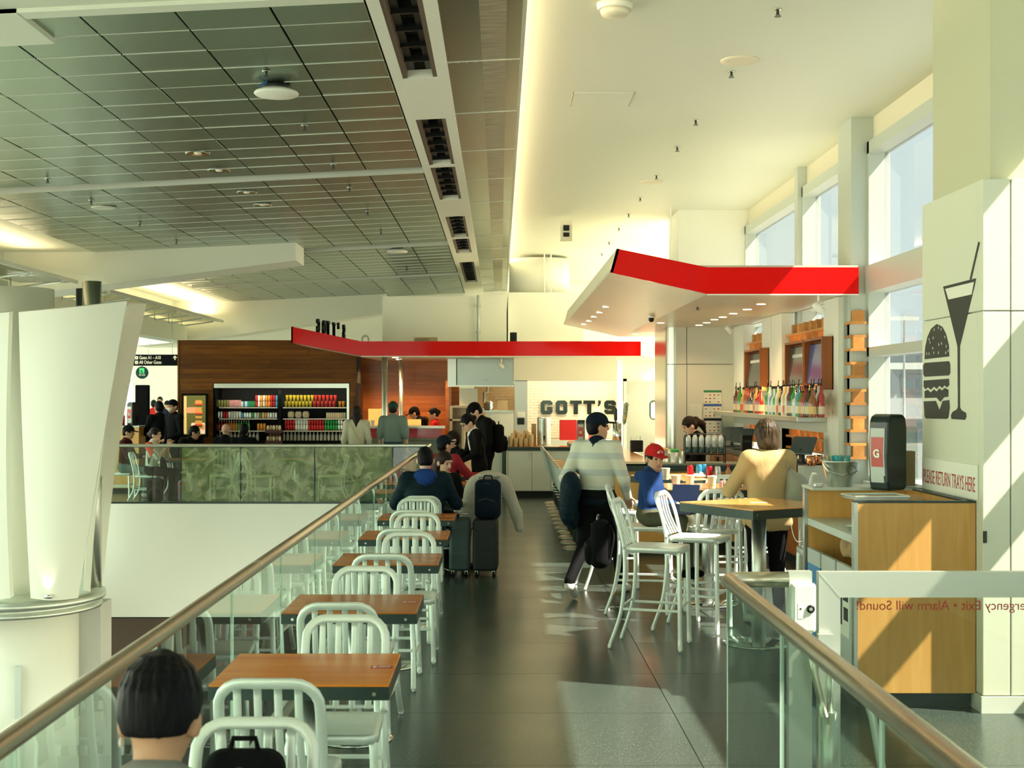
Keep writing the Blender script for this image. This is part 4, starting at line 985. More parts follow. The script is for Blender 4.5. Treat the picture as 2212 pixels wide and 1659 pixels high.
# ================================================================ RED FOLDED CANOPIES
def quad_slab(b, a, c, d, e, th):       # four corners, thickness upward
    v = [Vector(q) for q in (a, c, d, e)]; v += [q+Vector((0, 0, th)) for q in v]
    return b.add(v, [(0,3,2,1),(4,5,6,7),(0,1,5,4),(1,2,6,5),(2,3,7,6),(3,0,4,7)])
M['lampoff'] = mat('downlight_lens', (.92, .86, .70), .4, emit=(1.0, .86, .58), es=2.2)
def near_canopy():
    Y0, Y1 = 14.12, 24.4; XL, XF, XR = 1.18, 2.22, 3.84; zl, zf = 3.22, 2.99; H = .285
    t = thing('bar_canopy', 'folded red and cream canopy over the bar', 'canopy', (XF, Y0, zf))
    dz = zl-zf
    b = MB(); quad_slab(b, (XL-XF, .02, dz), (0, .02, 0), (0, Y1-Y0, 0), (XL-XF, Y1-Y0, dz), .03); b.obj('soffit', 'soffit', t)
    b = MB(); quad_slab(b, (0, .02, 0), (XR-XF, .02, 0), (XR-XF, Y1-Y0, 0), (0, Y1-Y0, 0), .03); b.obj('soffit', 'soffit', t)
    b = MB(); b.add([(0, 0, 0), (XR-XF, 0, 0), (XR-XF, 0, H), (0, 0, H), (0, .03, 0), (XR-XF, .03, 0), (XR-XF, .03, H), (0, .03, H)], [(0,1,2,3),(7,6,5,4),(0,4,5,1),(3,2,6,7),(1,5,6,2),(0,3,7,4)]); b.obj('fascia', 'red', t)
    b = MB(); b.add([(XL-XF, 0, dz), (0, 0, 0), (0, 0, H), (XL-XF+.07, 0, dz+H-.03), (XL-XF, .03, dz), (0, .03, 0), (0, .03, H), (XL-XF+.07, .03, dz+H-.03)], [(0,1,2,3),(7,6,5,4),(0,4,5,1),(3,2,6,7),(1,5,6,2),(0,3,7,4)]); b.obj('fascia', 'red', t)
    b = MB(); L = Y1-Y0
    b.add([(XL-XF, 0, dz), (XL-XF, L, dz), (XL-XF+.07, L, dz+H-.03), (XL-XF+.07, 0, dz+H-.03), (XL-XF+.03, 0, dz), (XL-XF+.03, L, dz), (XL-XF+.10, L, dz+H-.03), (XL-XF+.10, 0, dz+H-.03)], [(3,2,1,0),(4,5,6,7),(0,1,5,4),(7,6,2,3),(1,2,6,5),(4,7,3,0)]); b.obj('side_fascia', 'cream', t)
    part('back_fascia', 'cream', t, (0, XR-XF, L-.03, L, 0, H))
    part('edge_trim', 'white', t, (0, XR-XF, -.004, .03, -.012, .0))
    part('top_deck', 'soffit', t, (XL-XF+.1, XR-XF, .04, L-.04, dz+.05, dz+.08))
    for x, y, z in [(530, 42, 0), (485, 82, 0), (445, 113, 0), (410, 143, 0), (372, 166, 0)]:
        px, py = 1150+x/3.318, 650+y/3.318
        d = 16.0
        for _ in range(12): xx = PX(px, d); zz = zf+(XF-xx)/(XF-XL)*dz; d = (zz-CH)*F/(CY-py)
        MB().lathe([(.055, -.008), (.055, .0), (.045, .004)], 14, Matrix.Translation((PX(px, d)-XF, d-Y0, zz-zf))).obj('downlight', 'lampoff', t)
    for x, y in [(1640, 22), (1540, 60), (1440, 90), (1365, 115), (1305, 133), (1250, 155), (1195, 173), (920, 157), (740, 235)]:
        px, py = 1150+x/3.318, 650+y/3.318; d = (zf-CH)*F/(CY-py)
        if d < Y1-.2: MB().lathe([(.055, -.008), (.055, .0), (.045, .004)], 14, Matrix.Translation((PX(px, d)-XF, d-Y0, 0))).obj('downlight', 'lampoff', t)
    for x in (2.72,):
        for y in (21.0,): MB().tube([(x-XF, y-Y0, .35), (x-XF, y-Y0, 4.9-zf)], .012, 6).obj('hanger_rod', 'white', t)
    s_ = thing('security_camera', 'small dome camera under the bar canopy', 'camera', (PX(1407, 18.3), 18.3, 3.01)); MB().lathe([(.05, 0), (.05, -.03)], 14).obj('base', 'white', s_); MB().ball((0, 0, -.05), .04).obj('dome', 'black', s_)
    s_ = dup(sp0, (PX(1507, 16.2), 16.2, 3.01), label='sprinkler head under the bar canopy soffit')
    if 'group' in s_: del s_['group']
near_canopy()
def far_canopy():
    Y0, Y1 = 24.45, 27.4; XL, XF, XR = -3.87, -2.58, 2.61; zf = 2.64; dz = .245; H = .27
    t = thing('kitchen_canopy', 'long red fascia canopy over the order counter', 'canopy', (XF, Y0, zf))
    b = MB(); quad_slab(b, (XL-XF, .02, dz), (0, .02, 0), (0, 2.5, 0), (XL-XF, 2.5, dz), .03); b.obj('soffit', 'soffit', t)
    b = MB(); quad_slab(b, (0, .02, 0), (XR-XF, .02, 0), (XR-XF+.85, 3.4, 0), (0, 3.4, 0), .03); b.obj('soffit', 'soffit', t)
    def strip(p, q, z0, z1, m, name='fascia'):
        p, q = Vector(p), Vector(q); n = Vector((-(q-p).y, (q-p).x, 0)).normalized()*.03; b = MB()
        v = [p+Vector((0, 0, z0[0])), q+Vector((0, 0, z0[1])), q+Vector((0, 0, z1[1])), p+Vector((0, 0, z1[0]))]; v += [x+n for x in v]
        b.add(v, [(0,1,2,3),(7,6,5,4),(0,4,5,1),(3,2,6,7),(1,5,6,2),(0,3,7,4)]); b.obj(name, m, t)
    strip((0, 0, 0), (XR-XF, 0, 0), (0, 0), (H, H), 'red'); strip((XL-XF, 0, 0), (0, 0, 0), (dz, 0), (dz+H+.03, H), 'red'); strip((XR-XF, 0, 0), (XR-XF+.85, 3.4, 0), (0, 0), (H, H), 'red'); strip((XL-XF, 2.5, 0), (XL-XF, 0, 0), (dz, dz), (dz+H+.03, dz+H+.03), 'red')
    part('edge_trim', 'cream', t, (0, XR-XF, -.004, .03, -.02, 0))
    part('top_deck', 'soffit', t, (0, XR-XF, .04, 2.8, .22, .25))
    for px, py in [(854, 772), (862, 776), (869, 780), (881, 783), (893, 788), (950, 768), (1030, 770), (1146, 769), (1266, 769), (920, 793)]:
        d = (zf-CH)*F/(CY-py)
        if d < 27.8: MB().lathe([(.06, -.01), (.06, .0), (.05, .004)], 14, Matrix.Translation((PX(px, d)-XF, max(d, Y0+.15)-Y0, 0))).obj('downlight', 'lamp', t)
    for k, (px, d, r) in enumerate(((831, 25.0, .056), (866, 26.6, .046))):
        c = thing('canopy_post', 'stainless post carrying the kitchen canopy %s' % ('beside the waiting customers' if k == 0 else 'behind the order counter'), 'post', (PX(px, d), d, 0)); MB().cyl((0, 0), r, 0, 2.635, 24).obj('shaft', 'steel_b', c); MB().lathe([(r*1.7, 0), (r*1.7, .02), (r*1.1, .03)], 24).obj('foot_plate', 'steel_b', c)
    # block letters standing on the tilted end, seen edge-on
    s_ = thing('roof_sign', 'black block letter sign standing edge-on on the red canopy end', 'sign', (-3.2, Y0+.2, zf+.43))
    for i, ch in enumerate("GOTT'S"):
        me = text_obj('letter', ch, .40, 'black', frame((-.24+i*.092, .45+.16*(i % 2), .0-i*.0195), (0, -1, 0), (0, 0, 1)), s_, ext=.026, bold=.010)
    b = MB(); quad_slab(b, (-.3, -.02, -.02), (.28, -.02, -.14), (.28, .7, -.14), (-.3, .7, -.02), .03); b.obj('base_bar', 'dark', s_)
    for k, (px0, py0, lb_) in enumerate([(1101, 715, 'small black loudspeaker on top of the red canopy')]):
        o = thing('loudspeaker', lb_, 'speaker', (PX(1109, 25), 25, zf+.25)); MB().bbox(-.065, .065, -.07, .07, 0, .21, .01).obj('cabinet', 'black', o); MB().lathe([(.045, 0), (.03, .006)], 16, Matrix.Translation((0, -.07, .08)) @ Matrix.Rotation(PI/2, 4, 'X')).obj('cone', 'blackm', o)
    o = thing('cardboard_box', 'flat cardboard carton marked CERAMIC on top of the red canopy', 'box', (PX(920, 25), 25, zf+.25)); MB().box(-.22, .22, -.12, .12, 0, .115).obj('carton', M['cardb'] if 'cardb' in M else mat('cardboard', (.50, .36, .19), .8), o); M['cardb'] = MATS['cardboard']
    text_obj('print', 'CERAMIC', .065, 'dark', frame((-.20, -.1215, .045), (1, 0, 0), (0, 0, 1)), o, ext=.001)
    o = thing('vent_pipe', 'white bent vent pipe on top of the red canopy', 'pipe', (PX(790, 25.2), 25.2, zf+.25)); MB().tube([(-.06, 0, 0), (-.06, 0, .09)]+[(-.06*math.cos(a), 0, .10+.06*math.sin(a)) for a in (.3, .8, 1.57, 2.3, 2.8)]+[(.06, 0, .09), (.06, 0, 0)], .022, 10).obj('bend', 'white', o)
far_canopy()

# ================================================================ KITCHEN WALLS
sbox('wall_back', -8.4, 4.3, 35.3, 35.6, 0, 3.2, 'cream', 'cream back wall behind the kitchen')
sbox('wall_kitchen', -2.46, .14, 27.6, 34, 2.95, 3.98, 'enclosure', 'cream kitchen enclosure above the red canopy'); sbox('wall_kitchen', .17, 1.75, 27.8, 34, 2.95, 4.08, 'enclosure', 'cream enclosure beside the conduit')
o = thing('conduit', 'grey vertical conduit on the cream enclosure', 'pipe', (PX(1033, 27.5), 27.5, 2.95)); MB().tube([(0, 0, 0), (0, 0, 1.05)], .028, 10).obj('tube', 'frame', o); part('clip', 'frame', o, (-.05, .05, 0, .06, .25, .29), (-.05, .05, 0, .06, .8, .84))
b = MB(); b.lathe([(.655, 4.085), (.655, 4.84)], 40, Matrix.Translation((PX(1165, 28.6), 28.6, 0))); o = b.obj('duct_drum', 'white'); tag(o, 'large white round duct above the kitchen enclosure', 'duct')
for px, lb_ in ((1176, 'thin hanging rod beside the white duct drum'), (1190, 'thin hanging rod at the edge of the white duct drum')):
    o = MB().tube([(PX(px, 27.87), 27.87, 4.08), (PX(px, 27.87), 27.87, 4.9)], .014, 6).obj('hanger_rod', 'white'); tag(o, lb_, 'rod')
o = thing('exit_box', 'cream box with two small black displays hanging under the ceiling', 'sign', (PX(1223, 22), 22, 0)); b = MB().bbox(-.10, .10, -.04, .04, PZ(521, 22), PZ(477, 22), .006).obj('housing', 'cream', o); part('display', 'black', o, (-.05, .05, -.05, -.04, PZ(499, 22), PZ(487, 22)), (-.05, .05, -.05, -.04, PZ(512, 22), PZ(503, 22))); part('stem', 'cream', o, (-.015, .015, -.015, .015, PZ(477, 22), 4.9))
# walnut plank wall with the cooler opening
wb = MB(); wb.box(-6.57, -5.88, 27.03, 27.9, 0, 3.04); wb.box(-5.88, -3.07, 27.03, 27.9, 2.16, 3.04); wb.box(-3.07, -2.94, 27.03, 27.9, 0, 3.04); wb.box(-5.88, -3.07, 27.75, 27.9, 0, 2.16)
ww = struct(wb.obj('wall_walnut', 'blackm'), 'walnut plank wall around the drinks cooler')
def planks(x0, x1, z0, z1, rh, y, m, par, name='plank', lmin=.6, lmax=1.9):
    n = max(1, round((z1-z0)/rh)); rh = (z1-z0)/n
    for i in range(n):
        x = x0
        while x < x1-.01:
            L = random.uniform(lmin, lmax); e = x+L
            if x1-e < lmin*.6: e = x1
            MB().box(x+.0015, e-.0015, y-random.uniform(.010, .016), y+.01, z0+i*rh+.0012, z0+(i+1)*rh-.0012).obj(name, m, par); x = e
planks(-6.57, -2.94, 2.16, 3.04, .098, 27.03, 'wood_wall', ww); planks(-6.57, -5.88, .0, 2.16, .135, 27.03, 'wood_wall', ww, lmin=.5); planks(-3.07, -2.94, 0, 2.16, .27, 27.03, 'wood_wall', ww, lmin=.13)
part('side_cap', 'wood_wall', ww, (-6.60, -6.57, 27.0, 30, 0, 3.04)); part('dark_reveal', 'black', ww, (-2.94, -2.90, 26.95, 27.9, 0, 2.16))
# orange-lit kitchen back wall
kw = struct(MB().box(-3.2, -1.0, 28.62, 28.8, 0, 3.0).obj('wall_kitchen', 'blackm'), 'oak panelled kitchen back wall'); planks(-3.2, -1.06, .9, 2.9, .165, 28.62, 'wood_kit', kw, lmin=.7, lmax=1.6)
kp = struct(MB().box(-1.10, -1.03, 26.6, 28.62, 0, 2.2).obj('wall_partition', 'wood_kit'), 'narrow oak partition at the kitchen'); planks(-1.03, -.86, .9, 2.1, .4, 28.0, 'wood_kit', kp, lmin=.17)
# cooking bay
def tilewall(name, label, x0, x1, z0, z1, y, tw, th, m='tile', back=True):
    w_ = struct(MB().box(x0, x1, y, y+.15, 0, z1).obj(name, 'grout'), label); mesh = None; r = 0; z = z0
    while z < z1-.01:
        h_ = min(th, z1-z); x = x0-(tw/2 if r % 2 else 0)
        while x < x1-.005:
            a, e = max(x, x0), min(x+tw, x1)
            if e-a > .02:
                if abs(e-a-tw) < 1e-6 and abs(h_-th) < 1e-6:
                    if mesh is None: o = MB().bbox(-tw/2+.0025, tw/2-.0025, -.009, .004, -th/2+.0025, th/2-.0025, .002).obj('tile', m, w_); mesh = o
                    else: o = mesh.copy(); COL.objects.link(o)
                    o.location = ((a+e)/2, y, z+h_/2)
                else: MB().box(a+.0025, e-.0025, y-.009, y+.002, z+.0025, z+h_-.0025).obj('tile', m, w_)
            x += tw
        z += th; r += 1
    return w_
M['tile2'] = mat('warm_tile', (.62, .42, .22), .3)
tilewall('wall_tiled', 'warm subway tile wall behind the range hood', -.56, .32, 1.45, 2.15, 28.6, .15, .062, 'tile2')
tilewall('wall_tiled', 'cream subway tile wall carrying the big sign', .55, 2.5, 1.02, 2.22, 27.5, .165, .057, 'tile')
sbox('wall_bulkhead', .27, 2.28, 25.95, 26.1, 2.19, 2.66, 'cream', 'tan bulkhead above the tiled wall'); sbox('wall_pier', 2.415, 2.54, 27.25, 27.5, 0, 2.66, 'white', 'white pier beside the steel door'); sbox('wall_far_right', 2.5, 4.3, 27.35, 27.5, 0, 3.0, 'cream', 'cream wall around the steel door')
o = thing('range_hood', 'large stainless range hood under the red canopy', 'hood', (-.38, 26.2, 0))
b = MB(); b.prism([(0, 2.10), (0, 2.635), (1.6, 2.635), (1.6, 2.10)], -.47, .655, Matrix(((0, 0, 1, 0), (1, 0, 0, 0), (0, 1, 0, 0), (0, 0, 0, 1)))); M['hoodsteel'] = mat('hood_steel', (.36, .39, .35), .28, 1.0); b.obj('hood_body', 'hoodsteel', o); part('side_box', 'steel_b', o, (-.66, -.49, .02, 1.6, 2.10, 2.635)); part('lip', 'steel', o, (-.66, .66, -.015, .02, 2.08, 2.11)); MB().tube([(.05, -.005, 2.22), (.06, -.03, 2.22), (.18, -.03, 2.22), (.19, -.005, 2.22)], .006, 6).obj('handle', 'chrome', o)
o = thing('gas_pipe', 'steel pipe with elbow hanging below the range hood', 'pipe', (PX(1046, 27.8), 27.8, 0)); MB().tube([(.07, 0, 2.1), (.07, 0, 1.98), (.0, 0, 1.97), (0, 0, 1.66), (-.03, 0, 1.63)], .028, 8).obj('tube', 'steel_b', o)
o = thing('prep_counter', 'grey service counter under the tiled range wall', 'counter', (0, 27.2, 0)); part('counter_body', 'clad', o, (-.30, .28, -.1, .9, 0, 1.56)); part('worktop', 'steel_b', o, (-.56, .29, -.12, .95, 1.56, 1.60))
o = thing('steel_pot', 'round steel pot on the service counter', 'pot', (-.35+.12, 27.5, 1.60)); MB().lathe([(.09, 0), (.12, .05), (.12, .14), (.125, .145), (.11, .14), (.02, .02)], 20, cap=False).obj('pot_wall', 'chrome', o); MB().lathe([(.12, .14), (.06, .18), (.01, .19)], 20).obj('lid', 'chrome', o)
o = thing('cardboard_box', 'open cardboard box on the service counter', 'box', (.05, 27.6, 1.60)); part('carton', 'cardb', o, (-.11, .11, -.1, .1, 0, .2))
M['wcab'] = mat('cream_laminate', (.66, .52, .36), .5)
o = thing('pass_cabinet', 'cream open cabinet with a printer beside the hood', 'cabinet', (-.76, 26.3, 0)); part('carcass', 'wcab', o, (-.24, .34, 0, .5, 1.66, 1.70), (-.24, -.19, 0, .5, 0, 1.66), (.0, .05, 0, .5, 0, 1.5), (-.24, .34, .45, .5, 0, 1.66), (-.24, .34, 0, .5, 1.40, 1.44)); part('printer', 'black', o, (.08, .3, .02, .3, 1.5, 1.64)); part('appliance', 'clad', o, (-.05, .3, .3, .6, 1.72, 2.05))
# steel door with porthole
d3 = struct(MB().box(2.62, 3.44, 27.28, 27.36, 0, 2.2).obj('door_1', 'steel'), 'stainless kitchen swing door with rounded window')
def rr(x0, x1, z0, z1, r, n=6):
    o = []
    for cx, cz, a0 in ((x1-r, z1-r, 0), (x0+r, z1-r, PI/2), (x0+r, z0+r, PI), (x1-r, z0+r, 1.5*PI)):
        for i in range(n+1): a = a0+PI/2*i/n; o.append((cx+r*math.cos(a), cz+r*math.sin(a)))
    return o
wx0, wx1, wz0, wz1 = PX(1405, 27.25), PX(1430, 27.25), PZ(905, 27.25), PZ(866, 27.25)
MB().tube([(x, 27.27, z) for x, z in rr(wx0, wx1, wz0, wz1, .07)], .018, 8, closed=True, up=(0, 1, 0)).obj('window_gasket', 'dark', d3)
b = MB(); b.prism(rr(wx0, wx1, wz0, wz1, .07), 0, .008, Matrix(((1, 0, 0, 0), (0, 0, -1, 27.275), (0, 1, 0, 0), (0, 0, 0, 1)))); b.obj('window_pane', 'clad', d3); part('frame', 'steel_b', d3, (2.55, 2.62, 27.25, 27.36, 0, 2.25), (3.44, 3.5, 27.25, 27.36, 0, 2.25), (2.55, 3.5, 27.25, 27.36, 2.2, 2.25))
# GOTT'S wall sign : chamfered block letters
M['mirror_dark'] = mat('dark_mirror_letter', (.045, .06, .05), .12, .8)
def wall_sign():
    d = 27.45; t = thing('wall_sign', "dark block letters reading GOTT'S on the cream tile wall", 'sign', (PX(1168, d), d, PZ(895, d)))
    Hh = 30*d/F; Wd = 25.5*d/F; st = .085
    def ch(x0, x1, z0, z1, c): return [(x0+c, z0), (x1-c, z0), (x1, z0+c), (x1, z1-c), (x1-c, z1), (x0+c, z1), (x0, z1-c), (x0, z0+c)]
    G = [(Wd, Hh-.09), (Wd, Hh-.045), (Wd-.045, Hh), (.045, Hh), (0, Hh-.045), (0, .045), (.045, 0), (Wd-.045, 0), (Wd, .045), (Wd, .155), (Wd*.52, .155), (Wd*.52, .10), (Wd-st, .10), (Wd-st, .075), (st, .075), (st, Hh-.07), (Wd-st, Hh-.07), (Wd-st, Hh-.09)]
    T = [(0, Hh), (0, Hh-.075), (Wd/2-.045, Hh-.075), (Wd/2-.045, 0), (Wd/2+.045, 0), (Wd/2+.045, Hh-.075), (Wd, Hh-.075), (Wd, Hh)]
    S = [(Wd, Hh-.095), (Wd, Hh-.045), (Wd-.045, Hh), (.045, Hh), (0, Hh-.045), (0, Hh/2+.01), (.035, Hh/2-.035), (Wd-st, Hh/2-.035), (Wd-st, .072), (st, .072), (st, .095), (0, .095), (0, .045), (.045, 0), (Wd-.045, 0), (Wd, .045), (Wd, Hh/2-.01), (Wd-.035, Hh/2+.035), (st, Hh/2+.035), (st, Hh-.072), (Wd-st, Hh-.072), (Wd-st, Hh-.095)]
    A = [(.0, Hh), (.055, Hh), (.055, Hh-.06), (.02, Hh-.12), (-.015, Hh-.12), (.01, Hh-.06), (0, Hh-.06)]
    MX = lambda x: Matrix(((1, 0, 0, x), (0, 0, 1, -.02), (0, 1, 0, 0), (0, 0, 0, 1)))
    def let(poly, px):
        b = MB(); b.prism(poly, 0, .02, MX((px-1168)*d/F)); b.f = [tuple(reversed(f)) for f in b.f]; b.obj('letter', 'mirror_dark', t)
    let(G, 1168); let(T, 1231); let(T, 1260); let(A, 1292); let(S, 1305)
    b = MB(); o_ = ch(0, Wd, 0, Hh, .045); i_ = ch(st, Wd-st, .075, Hh-.075, .015); n = 8; x = (1200-1168)*d/F
    v = [(p[0]+x, y, p[1]) for y in (-.02, 0) for ring in (o_, i_) for p in ring]
    f = []
    for k in range(n): q = (k+1) % n; f += [(k, q, n+q, n+k), (2*n+k, 3*n+k, 3*n+q, 2*n+q), (k, 2*n+k, 2*n+q, q), (n+k, n+q, 3*n+q, 3*n+k)]
    b.add(v, f).obj('letter', 'mirror_dark', t)
wall_sign()
# order counter
M['redacryl'] = mat('red_acrylic', (.45, .03, .06), .18, coat=.4); M['greenstone'] = mat('grey_green_laminate', (.17, .20, .15), .4)
o = thing('order_counter', 'two-tier order counter with red acrylic front', 'counter', (-1.75, 25.5, 0)); part('counter_body', 'greenstone', o, (-1.2, .70, 0, .7, 0, 1.04)); MB().bbox(-1.22, .72, -.02, .72, 1.04, 1.08, .005).obj('lower_top', 'greenstone', o); part('acrylic_front', 'redacryl', o, (-.9, .62, .12, .16, 1.08, 1.27)); part('upper_top', 'steel_b', o, (-1.1, .68, .08, .5, 1.27, 1.31)); part('upright', 'steel_b', o, (.30, .36, .13, .2, 1.08, 1.27))
M['menu'] = mat('lit_menu', (.6, .4, .12), .5, emit=(1.0, .55, .12), es=.7)
for k, (px, w_, h_, lb_) in enumerate([(812, .30, .42, 'amber lit menu stand by the white jacket woman'), (893, .30, .16, 'amber lit display box before the kitchen staff')]):
    o = thing('menu_stand', lb_, 'menu', (PX(px, 25.9), 25.9, 1.31)); MB().bbox(-w_/2, w_/2, 0, .03, .0, h_*.8, .006).obj('panel', 'menu', o); part('foot', 'steel_b', o, (-w_/2, w_/2, -.05, .08, 0, .012))
paper_cup(PX(805, 25.7), 25.7, 1.31, 'cream paper cup left on the order counter')
# cup station
def cup_station():
    t = thing('cup_station', 'grey two-door drinks cabinet below the tiled sign wall', 'cabinet', (.14, 24.6, 0)); W_ = 1.30
    part('plinth', 'blackm', t, (.02, W_, .05, .6, 0, .12)); part('carcass', 'clad', t, (0, W_, .02, .6, .12, .88))
    MB().bbox(-.02, W_+.02, -.02, .62, .88, .945, .004).obj('worktop', 'dark', t); part('top_surface', 'wood_bar', t, (0, W_, 0, .6, .945, .95))
    for i in range(3):
        x0, x1 = [(0.01, .45), (.46, .80), (.81, W_)][i]; dr = MB().bbox(x0, x1, 0, .02, .13, .87, .004).obj('door', 'greenstone' if i > 5 else 'clad', t)
        MB().tube([(x1-.05, -.002, .72), (x1-.05, -.025, .73), (x1-.05, -.025, .82), (x1-.05, -.002, .83)], .005, 6).obj('handle', 'steel', dr)
    part('end_post', 'dark', t, (-.10, -.02, -.02, .6, 0, 1.12)); part('side_return', 'clad', t, (-.30, -.10, .05, .3, 0, 1.05))
    i = 0
    M['kraftcup'] = M['cup2']; proto = None
    for cx_, n, dd in [(.20, 5, .09), (.296, 3, .09), (.392, 4, .09), (.488, 3, .09), (.584, 6, .09), (.248, 7, .19), (.344, 8, .19), (.44, 6, .19), (.536, 8, .19), (.296, 9, .29), (.488, 9, .29)]:
        b = MB(); z = 0
        for k in range(n): b.lathe([(.034, z), (.044, z+.10), (.046, z+.105), (.040, z+.106)], 12); z += .024 if k < n-1 else 0
        o = b.obj('cup_stack', 'kraftcup', loc=(cx_, 24.6+dd, .95)); tag(o, 'stack of upturned kraft paper cups on the drinks cabinet', 'cup stack', 'kraft cup stacks on the drinks cabinet')
    u = thing('drink_urn', 'tall stainless drinks urn with black tap on the cabinet', 'urn', (PX(1175, 24.95), 24.95, .95)); MB().lathe([(.15, 0), (.15, .015), (.13, .02)], 28).obj('tray', 'steel_b', u)
    MB().lathe([(.125, .02), (.128, .04), (.128, .5), (.132, .52), (.12, .545), (.02, .555)], 28).obj('barrel', 'steel_b', u); MB().tube([(0, -.12, .14), (0, -.17, .14), (0, -.17, .09)], .014, 8).obj('tap', 'black', u); part('tap_lever', 'black', u, (-.015, .015, -.18, -.16, .14, .2)); MB().tube([(.128, 0, .4), (.17, 0, .4)], .008, 6).obj('handle', 'chrome', u)
    u = thing('cardboard_box', 'brown carton beside the drinks urn', 'box', (PX(1154, 25.08), 25.08, .95)); part('carton', 'cardb', u, (-.05, .035, -.08, .08, 0, .42))
    part('steel_pillar', 'steel_b', t, (.15, .40, 1.35, 1.5, 0, 2.2))
    s_ = thing('soap_dispenser', 'black and clear soap dispenser on the steel pillar', 'dispenser', (PX(1125, 25.9), 25.9, 0)); MB().bbox(-.07, .07, -.06, .04, PZ(917, 25.9), PZ(903, 25.9), .01).obj('base', 'black', s_); MB().bbox(-.075, .075, -.06, .04, PZ(902, 25.9), PZ(890, 25.9), .01).obj('reservoir', 'clad', s_)
cup_station()
for px0, px1, py0, py1, dd, lb_ in [(1209, 1246, 908, 949, 26.8, 'flat red board standing before the tile wall'), (1272, 1290, 908, 944, 26.9, 'red box beside the bar napkin dispenser')]:
    o = thing('red_box', lb_, 'box', (PX((px0+px1)/2, dd), dd, 0)); w_ = (px1-px0)/2*dd/F; MB().bbox(-w_, w_, -.02, .2, 1.0, PZ(py0, dd), .004).obj('carton', 'redp', o); part('lid', 'redacryl', o, (-w_, w_, -.021, .2, PZ(py0, dd), PZ(py0, dd)+.01))
sbox('wall_counter', .6, 2.28, 26.7, 27.5, 0, 1.0, 'clad', 'back counter under the tile wall')

# ================================================================ BAR ISLAND
def bar():
    t = thing('bar_counter', 'long wooden bar counter with dark edge', 'bar', (1.24, 16.0, 0)); L = 8.2; W_ = .72
    MB().bbox(0, W_, .0, L, 1.03, 1.075, .004).obj('bar_top', 'wood_bar', t); part('edge_band', 'dark', t, (-.012, W_+.012, -.012, L, .985, 1.05))
    part('bar_front', 'dark', t, (.12, .16, .1, L, 0, .99)); part('kick_plate', 'blackm', t, (.10, .12, .1, L, 0, .12))
    for i in range(54): part('flute', 'dark', t, (.105, .125, .12+i*.15, .20+i*.15, .12, .985))
    MB().bbox(0, 1.75, .0, .55, 1.03, 1.076, .004).obj('return_top', 'greenstone', t); part('return_band', 'dark', t, (0, 1.76, -.014, .56, .985, 1.055))
    part('return_front', 'wood_maple', t, (.15, 1.72, .10, .14, .12, .99)); part('return_kick', 'blackm', t, (.15, 1.72, .12, .5, 0, .12)); part('return_side', 'wood_maple', t, (1.68, 1.72, .14, .5, .12, .99))
    part('work_shelf', 'steel_b', t, (W_, W_+.5, .6, L, .84, .88)); part('work_body', 'steel_b', t, (W_, W_+.48, .62, L, .1, .84))
bar()
BT = 1.076
def bar_stool_fixed():
    t = thing('bar_chair', 'pale shell bar chair on a dark pedestal along the bar', 'stool', group='pedestal bar chairs along the bar')
    M['shell'] = mat('pale_shell', (.66, .72, .66), .35, .3); M['seatwood'] = mat('seat_wood', (.60, .36, .16), .4)
    # faces +x ; back at -x
    v = []; f = []
    for i in range(9):
        s_ = i/8; z = .60+s_*.42; x = -.16-.07*s_-.03*s_*s_
        for j in range(9): u = -1+j/4; v.append((x+.05*u*u, u*.19*(1-.12*s_*s_), z-.03*u*u*(1 if i == 8 else 0)))
    for i in range(8):
        for j in range(8): a = i*9+j; f.append((a, a+1, a+10, a+9))
    n = len(v); v2 = [(x-.022, y, z) for x, y, z in v]; f2 = [tuple(reversed([k+n for k in q])) for q in f]
    rim = list(range(9))+[i*9+8 for i in range(1, 9)]+[72+j for j in range(7, -1, -1)]+[i*9 for i in range(7, 0, -1)]
    f3 = [(rim[k], rim[(k+1) % len(rim)]+0, rim[(k+1) % len(rim)]+n, rim[k]+n) for k in range(len(rim))]
    b = MB(); b.add(v+v2, f+f2, True); b.add(v+v2, [tuple(reversed(q)) for q in f3]); b.obj('back_shell', 'shell', t)
    MB().tube([(-.262, -.15, 1.02), (-.27, 0, 1.025), (-.262, .15, 1.02)], .012, 8).obj('back_cap', 'seatwood', t)
    MB().bbox(-.17, .17, -.19, .19, .72, .755, .012).obj('seat', 'seatwood', t); MB().bbox(-.17, .165, -.185, .185, .69, .722, .01).obj('seat_pan', 'shell', t)
    MB().cyl((0, 0), .038, .02, .69, 16).obj('pedestal', 'dark', t); MB().lathe([(.20, 0), (.20, .008), (.17, .022), (.04, .04)], 28).obj('base', 'bronze', t)
    MB().tube([(.14*math.cos(a)+.06, .14*math.sin(a), .30) for a in [2*PI*i/18 for i in range(18)]], .009, 6, closed=True).obj('footrest', 'steel_b', t); part('footrest_arm', 'steel_b', t, (0, .2, -.008, .008, .292, .308))
    return t
bs = bar_stool_fixed()
for i in range(12):
    o = bs if i == 0 else dup(bs); o.location = (.98, 16.45+i*.63, 0)
